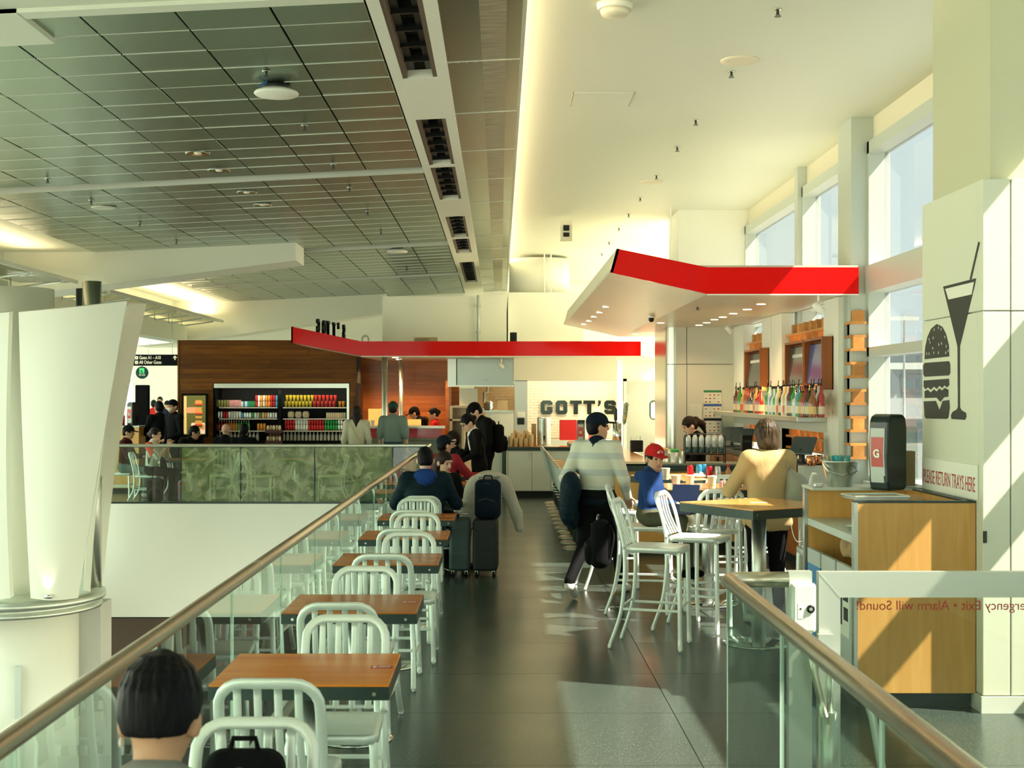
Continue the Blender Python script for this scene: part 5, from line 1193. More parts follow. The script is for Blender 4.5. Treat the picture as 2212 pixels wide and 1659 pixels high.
# things on the bar
def water_rack():
    t = thing('bottle_rack', 'black wire rack holding six aluminium water bottles on the bar', 'rack', (PX(1522, 16.2), 16.2, BT)); W_ = .245
    part('shelf', 'black', t, (-W_, W_, -.06, .06, .10, .115)); part('shelf_board', 'wood_tv', t, (-W_+.01, W_-.01, -.055, .055, .115, .118))
    for y in (-.06, .06): MB().tube([(-W_, y, 0), (-W_, y, .30)]+arc((-W_+.05, y, .30), .05, PI, PI/2, 5)+[(W_-.05, y, .35)]+arc((W_-.05, y, .30), .05, PI/2, 0, 5)+[(W_, y, 0)], .006, 6).obj('wire_frame', 'black', t)
    M['bottlew'] = mat('white_bottle', (.78, .82, .80), .3, .2); M['bottledk'] = mat('bottle_dark_band', (.02, .07, .07), .3)
    for i in range(6):
        x = PX(1522, 16.2)-.2+i*.08; o = thing('water_bottle', 'white aluminium water bottle with dark base in the wire rack', 'bottle', (x, 16.2, BT+.119), group='water bottles in the wire rack')
        MB().lathe([(.033, .075), (.033, .185), (.026, .205), (.020, .21), (.020, .235), (.005, .237)], 16).obj('bottle_body', 'bottlew', o); MB().lathe([(.031, 0), (.0332, .005), (.0332, .078)], 16).obj('base_band', 'bottledk', o)
water_rack()
def caddy(name, label, px, d, m, hgt, r, lidm=None):
    o = thing(name, label, 'container', (PX(px, d), d, BT)); MB().lathe([(r, 0), (r, hgt), (r*.9, hgt), (r*.85, .02), (.01, .02)], 20, cap=False).obj('tub', m, o)
    if lidm: MB().lathe([(r*1.05, hgt), (r*1.05, hgt+.03), (r*.4, hgt+.035)], 20).obj('lid', lidm, o)
    return o
M['lidgreen'] = mat('green_lid', (.05, .45, .08), .4)
caddy('plastic_tub', 'white plastic tub with bright green lid on the bar', 1458, 16.35, 'canwhite', .13, .055, 'lidgreen')
caddy('shaker_tin', 'steel shaker tin beside the green lidded tub', 1443, 16.45, 'steel_b', .16, .035); caddy('shaker_tin', 'steel shaker tin beside the wire rack', 1472, 16.12, 'steel_b', .15, .032)
for px, lb_ in ((1476, 'bundle of menus standing by the wire rack'),): o = thing('menu_stack', lb_, 'menus', (PX(px, 16.4), 16.4, BT)); [part('menu_card', 'cup' if i % 2 else 'wood_maple', o, (-.03+i*.012, -.022+i*.012, -.05, .05, 0, .16-.01*i)) for i in range(4)]
o = thing('straw_caddy', 'black straw and napkin caddy on the bar', 'caddy', (PX(1375, 19.4), 19.4, BT)); MB().bbox(-.09, .09, -.07, .07, 0, .17, .008).obj('box', 'black', o); [MB().tube([(-.07+i*.03, 0, .1), (-.08+i*.034, .01, .23)], .006, 6).obj('straw', 'clear' if i % 2 else 'steel_b', o) for i in range(5)]
o = thing('condiment_tray', 'black bar caddy with tall kraft napkins', 'caddy', (PX(1415, 17.6), 17.6, BT)); MB().bbox(-.12, .12, -.07, .07, 0, .08, .008).obj('box', 'black', o); part('napkin_block', 'cup2', o, (-.06, -.01, -.05, .05, .08, .20)); part('divider', 'black', o, (.0, .06, -.06, .06, .08, .13))
M['yellowcloth'] = mat('yellow_cloth', (.70, .55, .16), .8)
o = sdf_obj('bar_cloth', [([ell((0, 0, .03), (.13, .06, .06), k=.03), ell((.09, 0, .03), (.10, .06, .05), k=.03), cutp((0, 0, 0), (0, 0, -1))], .012)], ['yellowcloth'], loc=(PX(1420, 19.0), 19.0, BT)); tag(o, 'bunched yellow cloth on the bar near the steel door', 'cloth')
napkin_dispenser('napkin_dispenser', 'black napkin dispenser with red card on the bar top', (PX(1256, 22.6), 22.6, BT), math.radians(-12), .8)
t = thing('beer_tap', 'chrome beer tower with a colourful tap handle', 'tap', (PX(1336, 20.5), 20.5, BT)); M['tapc'] = mat('tap_yellow', (.60, .48, .08), .35, noise=((20, 20, 20), (.05, .25, .30), 3)); MB().cyl((0, 0), .05, 0, .40, 20).obj('tower', 'chrome', t); MB().tube([(0, -.04, .36), (0, -.10, .36), (0, -.11, .30)], .014, 8).obj('spout', 'chrome', t)
MB().lathe([(.012, .38), (.03, .42), (.038, .55), (.034, .66), (.04, .70), (.01, .73)], 12, Matrix.Translation((.03, -.08, 0)) @ Matrix.Rotation(.12, 4, 'Y')).obj('tap_handle', 'tapc', t)
t = thing('beer_tap', 'second tap tower of dark chrome standing behind the first', 'tap', (PX(1330, 21.6), 21.6, BT)); MB().cyl((0, 0), .05, 0, .40, 20).obj('tower', 'chrome', t); MB().lathe([(.012, .40), (.03, .44), (.03, .6), (.01, .63)], 12).obj('tap_handle', 'dark', t)

# ================================================================ BACK BAR
BX = 3.70
def back_bar():
    t = thing('back_bar', 'white and maple back bar with lattice shelving in front of the windows', 'shelving', (BX, 14.0, 0)); y_ = lambda px: BX*F/(px-CX)-14.0
    posts = [(1584, 1606), (1646, 1665), (1666.5, 1689), (1779, 1811)]
    for a, e in posts: MB().box(0, .16, y_(e), y_(a), 0, 2.985).obj('post', 'white', t)
    part('back_panel', 'cream', t, (-.001, .14, y_(1689), y_(1646), 1.1, 1.66))
    bays = [(1606, 1646), (1689, 1779), (1811, 1827)]
    for a, e in bays:
        y0, y1 = y_(e), y_(a)
        z = 1.22; r = 0
        while z < 2.80:
            MB().box(.05, .22, y0, y1, z, z+.028).obj('slat', 'wood_lat', t)
            n = max(1, int((y1-y0)/.30)); k = 0
            for k in range(n+1):
                yy = y0+(y1-y0)*(k+.5*(r % 2))/n
                if yy < y1: MB().box(.08, .20, yy, yy+.10, z+.028, z+.145).obj('block', 'wood_lat', t)
            z += .145; r += 1
    MB().bbox(-.34, .0, y_(1811)+.5, y_(1584)-.12, 1.60, 1.66, .006).obj('bottle_shelf', 'steel_b', t); part('shelf_skirt', 'clad', t, (-.02, .0, y_(1811)+.5, y_(1584)-.12, 1.48, 1.60)); part('shelf_surface', 'cream', t, (-.33, -.005, y_(1811)+.5, y_(1584)-.12, 1.66, 1.664))
    MB().bbox(-.42, .0, y_(1811)-.0, y_(1584)-.1, 1.08, 1.14, .006).obj('counter_top', 'dark', t); part('cabinet_body', 'wood_tv', t, (-.38, .0, y_(1811), y_(1584)-.1, .1, 1.08)); part('plinth', 'blackm', t, (-.33, 0, y_(1811), y_(1584)-.1, 0, .1))
    yy = y_(1811)+.05
    while yy < y_(1600)-.6:
        dr = MB().bbox(-.40, -.38, yy, yy+.58, .13, 1.06, .004).obj('door', 'wood_tv', t); MB().tube([(-.402, yy+.07, .80), (-.43, yy+.07, .81), (-.43, yy+.07, .95), (-.402, yy+.07, .96)], .006, 6).obj('handle', 'steel', dr); yy += .6
    part('end_panel', 'clad', t, (-.44, .0, y_(1811)-.05, y_(1811), 0, 1.14))
    o_ = thing('socket_panel', 'black double socket panel on the back bar cabinet', 'socket', (BX-.404, 20.0, 0)); part('plate', 'black', o_, (-.02, 0, -.12, .12, .68, .98)); part('socket', 'dark', o_, (-.024, -.02, -.08, .08, .72, .80)); part('socket', 'dark', o_, (-.024, -.02, -.08, .08, .86, .94))
    return t
back_bar()
# televisions in wooden niches
M['scr1'] = mat('screen_green', (.02, .03, .025), .15, emit=(.05, .07, .055), es=.25); M['scr2'] = mat('screen_blue', (.02, .03, .06), .15, emit=(.05, .08, .20), es=.4); M['scr3'] = mat('screen_violet', (.02, .02, .03), .15, emit=(.05, .02, .14), es=.35)
def tv(label, y0, y1, m):
    t = thing('television', label, 'television', (BX-.02, (y0+y1)/2, 1.97)); h = (y1-y0)/2
    part('niche_frame', 'wood_tv', t, (-.11, .018, -h, h, 0, .03), (-.11, .018, -h, h, .56, .59), (-.11, .018, -h, -h+.03, .03, .56), (-.11, .018, h-.03, h, .03, .56), (.008, .018, -h, h, 0, .59))
    s_ = MB().box(-.02, .012, -h+.05, h-.05, -.24, .24, Matrix.Translation((-.045, 0, .295)) @ Matrix.Rotation(.10, 4, 'Y')).obj('screen_body', 'black', t)
    MB().box(-.0225, -.02, -h+.065, h-.065, -.225, .225, Matrix.Translation((-.045, 0, .295)) @ Matrix.Rotation(.10, 4, 'Y')).obj('picture', m, s_)
    if m == 'scr2': MB().box(-.024, -.0225, -h+.065, -h+.30, .05, .225, Matrix.Translation((-.045, 0, .295)) @ Matrix.Rotation(.10, 4, 'Y')).obj('picture_block', 'scr3', s_)
    if m == 'scr1': MB().box(-.024, -.0225, -h+.2, h-.2, .10, .14, Matrix.Translation((-.045, 0, .295)) @ Matrix.Rotation(.10, 4, 'Y')).obj('picture_block', 'bingrey', s_)
yq = lambda px: (BX-.1)*F/(px-CX)
tv('television showing a blue picture in a wooden niche', yq(1781), yq(1741.5), 'scr2'); tv('dark green television screen sharing the wooden niche wall', yq(1740), yq(1700), 'scr1'); tv('television in the small wooden niche nearest the recycling posters', yq(1646), yq(1612), 'scr1')
# liquor bottles
LQ = {'amber': (.30, .09, .02), 'brown': (.10, .03, .01), 'green': (.03, .28, .06), 'clear': (.62, .64, .58), 'red': (.38, .03, .02), 'gold': (.55, .34, .08), 'dark': (.02, .03, .02), 'blue': (.10, .30, .45)}
for k_, c in LQ.items(): M['lq_'+k_] = mat('liquor_'+k_, c, .12, 0, .6, coat=.5)
LABC = {'amber': (.70, .50, .20), 'brown': (.65, .55, .38), 'green': (.75, .70, .50), 'clear': (.72, .70, .62), 'red': (.70, .62, .45), 'gold': (.60, .12, .08), 'dark': (.70, .62, .40), 'blue': (.75, .76, .74)}
for k_, c in LABC.items(): M['lb_'+k_] = mat('label_'+k_, c, .6)
BP = {}
def liquor(kind, shape, x, y):
    key = (kind, shape)
    if key not in BP:
        t = thing('liquor_bottle', '%s liquor bottle, %s, on the lit bar shelf' % (kind, ('tall necked', 'round shouldered', 'squat')[shape]), 'bottle', group='%s %s bottles on the lit bar shelf' % (kind, ('tall', 'round', 'squat')[shape]))
        K_ = 1.16; pr = [[(.036, 0), (.038, .01), (.038, .19), (.030, .215), (.014, .24), (.013, .30)], [(.040, 0), (.043, .01), (.044, .13), (.038, .17), (.016, .205), (.014, .28)], [(.045, 0), (.048, .01), (.048, .14), (.044, .165), (.017, .185), (.015, .235)]][shape]; pr = [(r*1.05, z*K_) for r, z in pr]
        MB().lathe(pr, 12).obj('bottle_body', 'lq_'+kind, t); r = pr[2][0]; MB().lathe([(r+.0015, .035), (r+.0015, .12)], 12, cap=False).obj('paper_label', 'lb_'+kind, t)
        z = pr[-1][1]
        if shape == 1: MB().lathe([(.016, z), (.016, z+.03), (.004, z+.032)], 10).obj('cap', 'black', t)
        else:
            b = MB(); b.lathe([(.012, z), (.012, z+.02)], 8); b.tube([(0, 0, z+.02), (-.01, .0, z+.06), (-.03, 0, z+.075)], .005, 6); b.obj('pourer', 'black', t)
        BP[key] = t; o = t
    else: o = dup(BP[key])
    o.location = (x, y, 1.664); o.rotation_euler.z = random.choice((1.57, -1.57)); return o
seq = [(1590, 'brown', 0, .2), (1599, 'green', 0, .2), (1606, 'gold', 1, .12), (1612, 'amber', 0, .2), (1620, 'brown', 1, .1), (1625, 'dark', 2, .22), (1631, 'brown', 0, .12), (1638, 'red', 2, .2), (1643, 'red', 1, .1), (1659, 'green', 0, .2), (1679, 'clear', 0, .2), (1684, 'blue', 1, .1), (1688, 'clear', 1, .22), (1693, 'green', 1, .12), (1697, 'clear', 0, .2), (1703, 'dark', 1, .1), (1708, 'clear', 0, .22), (1714, 'gold', 0, .12), (1719, 'clear', 0, .2), (1726, 'amber', 1, .1), (1729, 'gold', 2, .22), (1735, 'clear', 2, .1), (1741, 'blue', 0, .2), (1747, 'green', 2, .22), (1753, 'amber', 2, .12), (1758, 'red', 1, .22), (1763, 'red', 2, .1), (1767, 'brown', 1, .22), (1773, 'dark', 2, .1), (1777, 'red', 0, .22), (1727, 'dark', 0, .28), (1745, 'clear', 1, .28), (1761, 'clear', 0, .29), (1701, 'gold', 1, .28), (1595, 'amber', 1, .27), (1616, 'red', 0, .27), (1634, 'gold', 0, .27), (1691, 'amber', 0, .28), (1711, 'red', 0, .28), (1721, 'brown', 0, .28), (1733, 'green', 0, .28), (1752, 'gold', 0, .28), (1770, 'clear', 0, .28), (1776, 'amber', 1, .28)]
ROWS = {3.415: [], 3.51: []}
for px, kd, shp_, back in sorted(seq, key=lambda q: -q[0]):
    best = None
    for x in ROWS:                      # first free place in either row of the shelf
        y = x*F/(px-CX)
        while any(abs(y-q) < .106 for q in ROWS[x]) or y < 14.42: y += .01
        if best is None or y < best[1]: best = (x, y)
    if best[1] > 20.6: continue
    ROWS[best[0]].append(best[1]); liquor(kd, shp_, *best)
# tills, glasses, espresso things on the back counter
def till(label, px, d, rz):
    t = thing('till_screen', label, 'till', (PX(px, d), d, 1.14), rz); MB().bbox(-.16, .16, -.01, .012, 0, .22, .006, Matrix.Translation((0, 0, .10)) @ Matrix.Rotation(-.5, 4, 'X')).obj('screen', 'scr1', t); MB().tube([(0, .06, 0), (0, .03, .16)], .02, 8).obj('stand', 'black', t); MB().bbox(-.1, .1, -.06, .12, 0, .015, .005).obj('foot', 'black', t)
    return t
till('tilted till screen at the end of the back bar', 1578, 19.6, -.6); till('tilted till screen beside the black card reader', 1601, 18.6, -.6); till('slanted silver till screen beside the bar glasses', 1728, 14.9, -.9)
o = thing('card_reader', 'black card reader box on the back bar', 'reader', (PX(1612, 18.2), 18.2, 1.14)); MB().bbox(-.07, .07, -.07, .07, 0, .22, .01).obj('case', 'black', o); part('slot', 'dark', o, (-.05, .05, -.075, -.07, .12, .15))
o = thing('acrylic_screen', 'clear acrylic screen at the end of the back bar', 'screen', (PX(1570, 20.3), 20.3, 1.14)); part('sheet', 'clear', o, (-.10, .12, 0, .006, 0, .46)); part('clamp', 'steel_b', o, (-.04, .04, -.02, .03, 0, .03))
M['barglass'] = M['clear']
gl0 = None
for i in range(16):
    x = 3.35+.085*(i % 3); y = 15.25+.10*(i//3)
    if gl0 is None: gl0 = MB().lathe([(.028, 0), (.034, .11), (.032, .11), (.026, .008), (.005, .008)], 14, cap=False).obj('drinking_glass', 'barglass'); o = gl0; tag(o, 'clear drinking glass in the cluster beside the slanted till', 'glass', 'glasses on the back bar')
    else: o = gl0.copy(); COL.objects.link(o)
    o.location = (x, y, 1.14)
M['copper'] = mat('copper_mug', (.55, .22, .10), .15, 1.0)
for px, d, lb_ in ((1752, 14.35, 'copper mug nearest the slanted till'), (1768, 14.5, 'copper mug hanging at the back of the back bar'), (1784, 14.15, 'clear jar beside the copper mugs')):
    o = thing('copper_mug' if lb_.startswith('copper') else 'glass_jar', lb_, 'mug' if lb_.startswith('copper') else 'jar', (PX(px, d), d, 1.14)); MB().lathe([(.045, 0), (.055, .03), (.052, .09), (.045, .11), (.04, .10), (.03, .01)], 18, cap=False).obj('mug_body', 'copper' if lb_.startswith('copper') else 'clear', o); MB().tube(arc((.055, 0, .055), .03, -1.4, 1.4, 6), .006, 6).obj('handle', 'copper' if lb_.startswith('copper') else 'clear', o)
# recycling posters and the paper notice on the grey cladding
M['pgreen'] = mat('poster_green', (.02, .20, .08), .5); M['pblue'] = mat('poster_blue', (.03, .10, .36), .5); M['pap'] = mat('poster_paper', (.72, .70, .60), .6)
d_ = 20.885; x0, x1 = PX(1520, d_), PX(1558.5, d_)
for k, (m_, p0, p1, lb_) in enumerate((('pgreen', 843, 872, 'green headed recycling poster on the grey cladding'), ('pblue', 873, 902, 'blue headed recycling poster on the grey cladding'), ('black', 904, 934, 'black headed landfill poster on the grey cladding'))):
    t = thing('poster', lb_, 'poster', ((x0+x1)/2, d_, PZ(p1, d_))); h = PZ(p0, d_)-PZ(p1, d_); w_ = (x1-x0)/2; part('sheet', 'pap', t, (-w_, w_, 0, .006, 0, h)); part('header', m_, t, (-w_, w_, -.002, 0, h-.035, h))
    for i in range(4):
        for j in range(3): part('picture', ('canred', 'wood_tv', 'frame', 'canolive')[(i*3+j*5+k) % 4], t, (-w_+.02+i*.066, -w_+.05+i*.066, -.0015, 0, .02+j*.055, .036+j*.055))
t = thing('notice', 'white printed paper notice beside the recycling posters', 'notice', (PX(1503, d_), d_, PZ(912, d_))); part('sheet', 'pap', t, (-.10, .10, 0, .004, 0, .285))
for i in range(9): part('text_line', 'frame', t, (-.085, .02+.06*((i*7) % 3)/3, -.001, 0, .24-i*.02, .246-i*.02))
for px, py, dd, lb_ in ((1576, 712, 20.0, 'small white spotlight above the recycling posters'), (1768, 665, 14.3, 'white spotlight beside the near back bar post'), (1083, 790, 26.05, 'white spotlight under the kitchen canopy by the hood')):
    t = thing('spotlight', lb_, 'lamp', P3(px, py, dd)); top = (3.01 if dd < 24 else 2.64)-PZ(py, dd); MB().tube([(0, 0, .03), (0, 0, max(top, .08))], .012, 6).obj('stem', 'white', t); b = MB(); b.lathe([(.03, -.07), (.045, -.06), (.045, .06), (.03, .07)], 16, Matrix.Rotation(-.7, 4, 'Y')); b.obj('can', 'white', t)
# ================================================================ PEOPLE
def cl(name, c, rough=.85, **k):
    M[name] = mat('cloth_'+name, c, rough, 0, .12, bump=((9, 9, 5), .55), **k); return name
for n_, c_ in dict(grey=(.23, .235, .215), navy=(.006, .012, .022), royal=(.015, .05, .22), black=(.0045, .005, .0055), maroon=(.30, .022, .035), teal=(.17, .23, .21), cream=(.60, .58, .46), tan=(.46, .335, .16), red=(.50, .02, .02), denim=(.03, .05, .09), olive=(.10, .10, .06), greyt=(.12, .15, .13), wine=(.055, .012, .012), orange=(.66, .10, .05), dkgreen=(.02, .06, .05), white=(.72, .70, .62), boyblue=(.018, .05, .17)).items(): cl(n_, c_)
M['puffer'] = mat('cloth_puffer', (.004, .015, .024), .6, 0, .12, bump=((.5, .5, 16), 1.0))
def stripes(name, c1, c2, scale, axis='Z', sharp=.5):
    m = bpy.data.materials.new(name); m.use_nodes = True; t = m.node_tree; b = t.nodes['Principled BSDF']; b.inputs['Roughness'].default_value = .85; b.inputs['Specular IOR Level'].default_value = .2
    tcn = t.nodes.new('ShaderNodeTexCoord'); w_ = t.nodes.new('ShaderNodeTexWave'); w_.bands_direction = axis; w_.inputs['Scale'].default_value = scale; w_.inputs['Distortion'].default_value = .0
    r = t.nodes.new('ShaderNodeValToRGB'); r.color_ramp.elements[0].position = sharp; r.color_ramp.elements[1].position = sharp+.04; r.color_ramp.elements[0].color = (*c1, 1); r.color_ramp.elements[1].color = (*c2, 1)
    t.links.new(tcn.outputs['Object'], w_.inputs['Vector']); t.links.new(w_.outputs['Fac'], r.inputs[0]); t.links.new(r.outputs[0], b.inputs['Base Color']); M[name] = m
stripes('sweater', (.66, .66, .54), (.50, .54, .50), 2.0, 'Z', .66)
stripes('pinstripe', (.70, .70, .62), (.10, .11, .11), 7.5, 'X', .90)
STAND = dict(pel=(0, 0, .95), chest=(0, 0, 1.25), neck=(0, -.01, 1.47), head=(0, .025, 1.615),
    sh=(.175, -.01, 1.41), el=(.235, -.03, 1.12), wr=(.235, .07, .87), hip=(.09, 0, .90), kn=(.10, .02, .50), an=(.105, -.02, .085), toe=(.125, .13, .035))
def SIT(sh): return dict(pel=(0, 0, sh+.11), chest=(0, .03, sh+.40), neck=(0, .04, sh+.615), head=(0, .085, sh+.755),
    sh=(.175, .03, sh+.555), el=(.235, .13, sh+.30), wr=(.13, .36, sh+.315), hip=(.09, .05, sh+.075), kn=(.12, .45, sh+.065), an=(.12, .42, .085), toe=(.13, .57, .035))
def dirR(a, b):      # rotation matrix whose z axis follows a->b and x stays sideways
    z = Vector(b)-Vector(a); z.normalize(); x = Vector((1, 0, 0)); x = (x-z*x.dot(z)).normalized(); y = z.cross(x)
    return Matrix((x, y, z)).transposed()
def hand(w_, el_, side, pn, curl, m, k=1.0):
    w_ = Vector(w_); f = (w_-Vector(el_)).normalized(); n = Vector(pn); n = (n-f*n.dot(f)).normalized(); s_ = f.cross(n)*side
    R = Matrix((s_, f, n)).transposed(); P = [cap(w_-f*.03, w_+f*.02, .027*k, .027*k, m, .02), ell(w_+f*.052*k, (.041*k, .052*k, .019*k), m, .015, R)]
    for i, L in enumerate((.068, .078, .072, .056)):
        b0 = w_+f*.088*k+s_*(.030-.020*i)*k*-1; c1, c2 = curl*.6, curl*1.5
        d1 = f*math.cos(c1)+n*math.sin(c1); d2 = f*math.cos(c2)+n*math.sin(c2)
        b1 = b0+d1*L*.55*k; b2 = b1+d2*L*.5*k; P += [cap(b0, b1, .0095*k, .0088*k, m, .006), cap(b1, b2, .0088*k, .0075*k, m, .004)]
    t0 = w_+f*.025*k-s_*.030*k; t1 = t0+(f*.55-s_*.75+n*.25)*.042*k; t2 = t1+(f*.85-s_*.2+n*.35)*.034*k
    P += [cap(t0, t1, .014*k, .011*k, m, .012), cap(t1, t2, .011*k, .009*k, m, .005)]
    return P
def strands(c, r, n, th1, rad=.009, seed=3):
    rg = random.Random(seed); out = []
    for i in range(n):
        az = 2*PI*i/n+rg.uniform(-.06, .06); e = rg.uniform(.98, 1.045); tw = rg.uniform(-.25, .25); prev = None
        t1 = (1.80+.52*max(0, -math.sin(az))**.7 if th1 is None else th1)+rg.uniform(-.14, .14)
        for q in range(6):
            th = .12+(t1-.12)*q/5; a = az+tw*q/5; p = [c[0]+r[0]*e*math.sin(th)*math.cos(a), c[1]+r[1]*e*math.sin(th)*math.sin(a), c[2]+r[2]*e*math.cos(th)]
            if prev: out.append(cap(prev, p, rad*(1-.08*q), rad*(.92-.08*q), 0, .004))
            prev = p
    return out
def person(label, loc, rz, H=1.75, sit=None, J={}, top='black', bottom='black', shoe='black', skin='skin2', under=None, sleeve=1, b=1.0, hair=('short', 'hair'), hat=None, yaw=0, pitch=0, face=True, extra=(), coat=0, hands=True, curl=.5, palm=(0, 0, -1), name='person', vox=.014, eyesc=1.0, headk=1.0):
    k = H/1.75; base = SIT(0) if sit is not None else STAND; j = {}
    for q, v in base.items():
        if q in ('pel', 'chest', 'neck', 'head'): j[q] = Vector(v)*k
        else:
            j[q+'L'] = Vector((-v[0], v[1], v[2]))*k; j[q+'R'] = Vector(v)*k
    if sit is not None:
        for q in j:
            if q[:2] in ('an', 'to'): j[q].z = base[q[:-1]][2]
            else: j[q].z += sit
    for q, v in J.items(): j[q] = Vector(v)*k if sit is None else Vector((v[0]*k, v[1]*k, v[2]))
    t = thing(name, label, 'person', loc, rz); Rt = dirR(j['pel'], j['neck'])
    sl = 0 if sleeve else 3; mats = [top, bottom, shoe, skin, under or top, 'lip']
    mid = (j['pel']+j['chest'])/2; P = [
        ell(j['chest']+Rt@Vector((0, .0, .03))*k, (.168*b*k, .112*b*k, .20*k), 0, .05, Rt), ell(mid, (.150*b*k, .108*b*k, .18*k), 0, .05, Rt), ell(j['pel'], (.162*b*k, .118*b*k, .125*k), 1 if not coat else 0, .04, Rt),
        cap(j['shL'], j['shR'], .070*b*k, .070*b*k, 0, .05), cap(j['neck']-Rt@Vector((0, 0, .05))*k, j['neck']+Rt@Vector((0, 0, .015))*k, .085*k, .062*k, 4, .05)]
    if coat: P.append(rbox(j['pel']-Vector((0, 0, coat)), (.165*b*k, .125*b*k, .115*k), .07, 0, .05))
    for S in 'LR':
        P += [cap(j['sh'+S], j['el'+S], .062*b*k, .050*b*k, 0, .035), cap(j['el'+S], j['wr'+S], (.049 if sleeve else .042)*(b if sleeve else 1)*k, (.040 if sleeve else .029)*k, sl, .02)]
        if not sleeve: P += [cap(j['sh'+S], j['sh'+S].lerp(j['el'+S], .72), .066*b*k, .068*b*k, 0, .03)]
        P += [cap(j['hip'+S], j['kn'+S], .088*b*k, .064*k, 1, .04), cap(j['kn'+S], j['an'+S]+Vector((0, 0, .02)), .064*k, .050*k, 1, .03),
              cap(j['an'+S]-Vector((0, .02*k, .035*k)), j['toe'+S], .042*k, .038*k, 2, .03), cap(j['an'+S], j['an'+S]-Vector((0, 0, .03)), .045*k, .046*k, 2, .02)]
    for e in extra: P.append(e)
    hk = k**.5*headk; hm = Matrix.Translation(j['head']) @ Matrix.Rotation(yaw, 4, 'Z') @ Matrix.Rotation(pitch, 4, 'X') @ Matrix.Scale(hk, 4); hr = (Matrix.Rotation(yaw, 4, 'Z') @ Matrix.Rotation(pitch, 4, 'X'))
    T = lambda *p: hm @ Vector(p)
    he = lambda c, r, m=3, kk=.02: ell(T(*c), [q*hk for q in r], m, kk, hr)
    HP = [cap(j['neck']-Rt@Vector((0, 0, .04)), T(0, -.02, -.05), .054*k, .050*hk, 3, .02), he((0, -.012, .022), (.076, .096, .100)), he((0, .030, -.045), (.058, .064, .072), 3, .035), he((0, .060, -.088), (.030, .028, .026), 3, .03),
          cap(T(0, .090, .022), T(0, .106, -.018), .009*hk, .014*hk, 3, .012), he((-.080, -.012, -.014), (.014, .024, .035), 3, .008), he((.080, -.012, -.014), (.014, .024, .035), 3, .008), he((0, .086, .045), (.05, .018, .012), 3, .02), he((0, .090, -.056), (.023, .010, .009), 5, .006)]
    sets = [(P, vox), (HP, .0075)]
    if hands:
        for S, sd in (('L', -1), ('R', 1)):
            sets.append((hand(j['wr'+S], j['el'+S], sd, palm, curl, 3, k), .0055))
    sdf_obj('body', sets, mats, t)
    def sub_(nm, prims, m, vox_=.008):
        o = sdf_obj(nm, [(prims, vox_)], m if isinstance(m, list) else [m], t); o.matrix_local = hm; return o
    if hair:
        st, hm_ = hair; hp = [ell((0, -.014, .036), (.086, .106, .104))]; face_cut = sub(rbox((0, .115, -.03), (.20, .058, .085), .03)); ear = [sub(rbox((sx_*.09, .008, -.05), (.03, .045, .055), .02)) for sx_ in (-1, 1)]
        if st == 'short': hp += [ell((0, -.05, -.02), (.074, .062, .075))]; hp += [face_cut]+ear+[cutp((0, -.05, -.075), (0, .25, -1))]
        if st == 'bowl': hp = [ell((0, -.012, .038), (.091, .106, .104)), ell((0, -.045, .005), (.085, .070, .074)), ell((.0, -.070, -.035), (.056, .028, .030)), cutp((0, -.06, -.040), (0, .2, -1))]+strands((0, -.014, .036), (.089, .104, .103), 60, None)+[ sub(rbox((0, .12, -.03), (.20, .058, .085), .03)), sub(rbox((.115, .0, -.075), (.05, .062, .068), .02)), sub(rbox((-.115, .0, -.075), (.05, .062, .068), .02))]
        if st == 'long': hp += [ell((0, -.055, -.03), (.088, .06, .12)), cap((0, -.07, -.08), (0, -.09, -.26), .075, .05, 0, .04), cap((.06, -.03, -.04), (.075, -.02, -.22), .035, .025), cap((-.06, -.03, -.04), (-.075, -.02, -.22), .035, .025), face_cut]
        if st == 'bob': hp = [ell((0, -.015, .03), (.096, .110, .110)), ell((0, -.03, -.06), (.108, .085, .10))]+strands((0, -.018, .02), (.098, .104, .118), 50, 1.9, .008)+[ sub(rbox((0, .12, -.05), (.065, .06, .10), .03)), cutp((0, 0, -.135), (0, 0, -1))]
        if st == 'pony': hp += [ell((0, -.05, -.01), (.076, .062, .075)), ell((0, -.115, .045), (.03, .03, .03)), cap((0, -.125, .04), (.0, -.165, -.06), .034, .046), cap((0, -.165, -.06), (0, -.15, -.19), .046, .016), face_cut]+ear+[cutp((0, -.05, -.2), (0, 0, -1))]
        if st == 'bun': hp += [ell((0, -.05, -.01), (.076, .062, .07)), ell((0, -.125, .01), (.042, .035, .04)), face_cut]+ear
        sub_('hair', hp, hm_, .0055 if st in ('bowl', 'bob') else .008)
    if hat:
        hc, bd = hat; R_ = Matrix.Rotation(bd, 4, 'Z')
        c_ = R_ @ Vector((0, .125, .046)); sub_('cap', [ell((0, -.012, .046), (.092, .112, .096)), cutp((0, .0, .030), (0, .12, -1)), ell(tuple(c_), (.070, .068, .010), 0, .012, R_ @ Matrix.Rotation(-.02, 4, 'X'))], hc)
    if face:
        for sx_ in (-1, 1):
            e = MB().ball((sx_*.031, .0815, .012), (.013*eyesc, .009, .0065*eyesc)).obj('eye', 'eye', t); e.matrix_local = hm
            e = MB().tube([(sx_*.016, .090, .033), (sx_*.032, .0885, .038), (sx_*.048, .076, .033)], .004, 6).obj('eyebrow', hair[1] if hair else 'hair', t); e.matrix_local = hm
    t['_hm'] = 0; del t['_hm']
    return t, j, hm
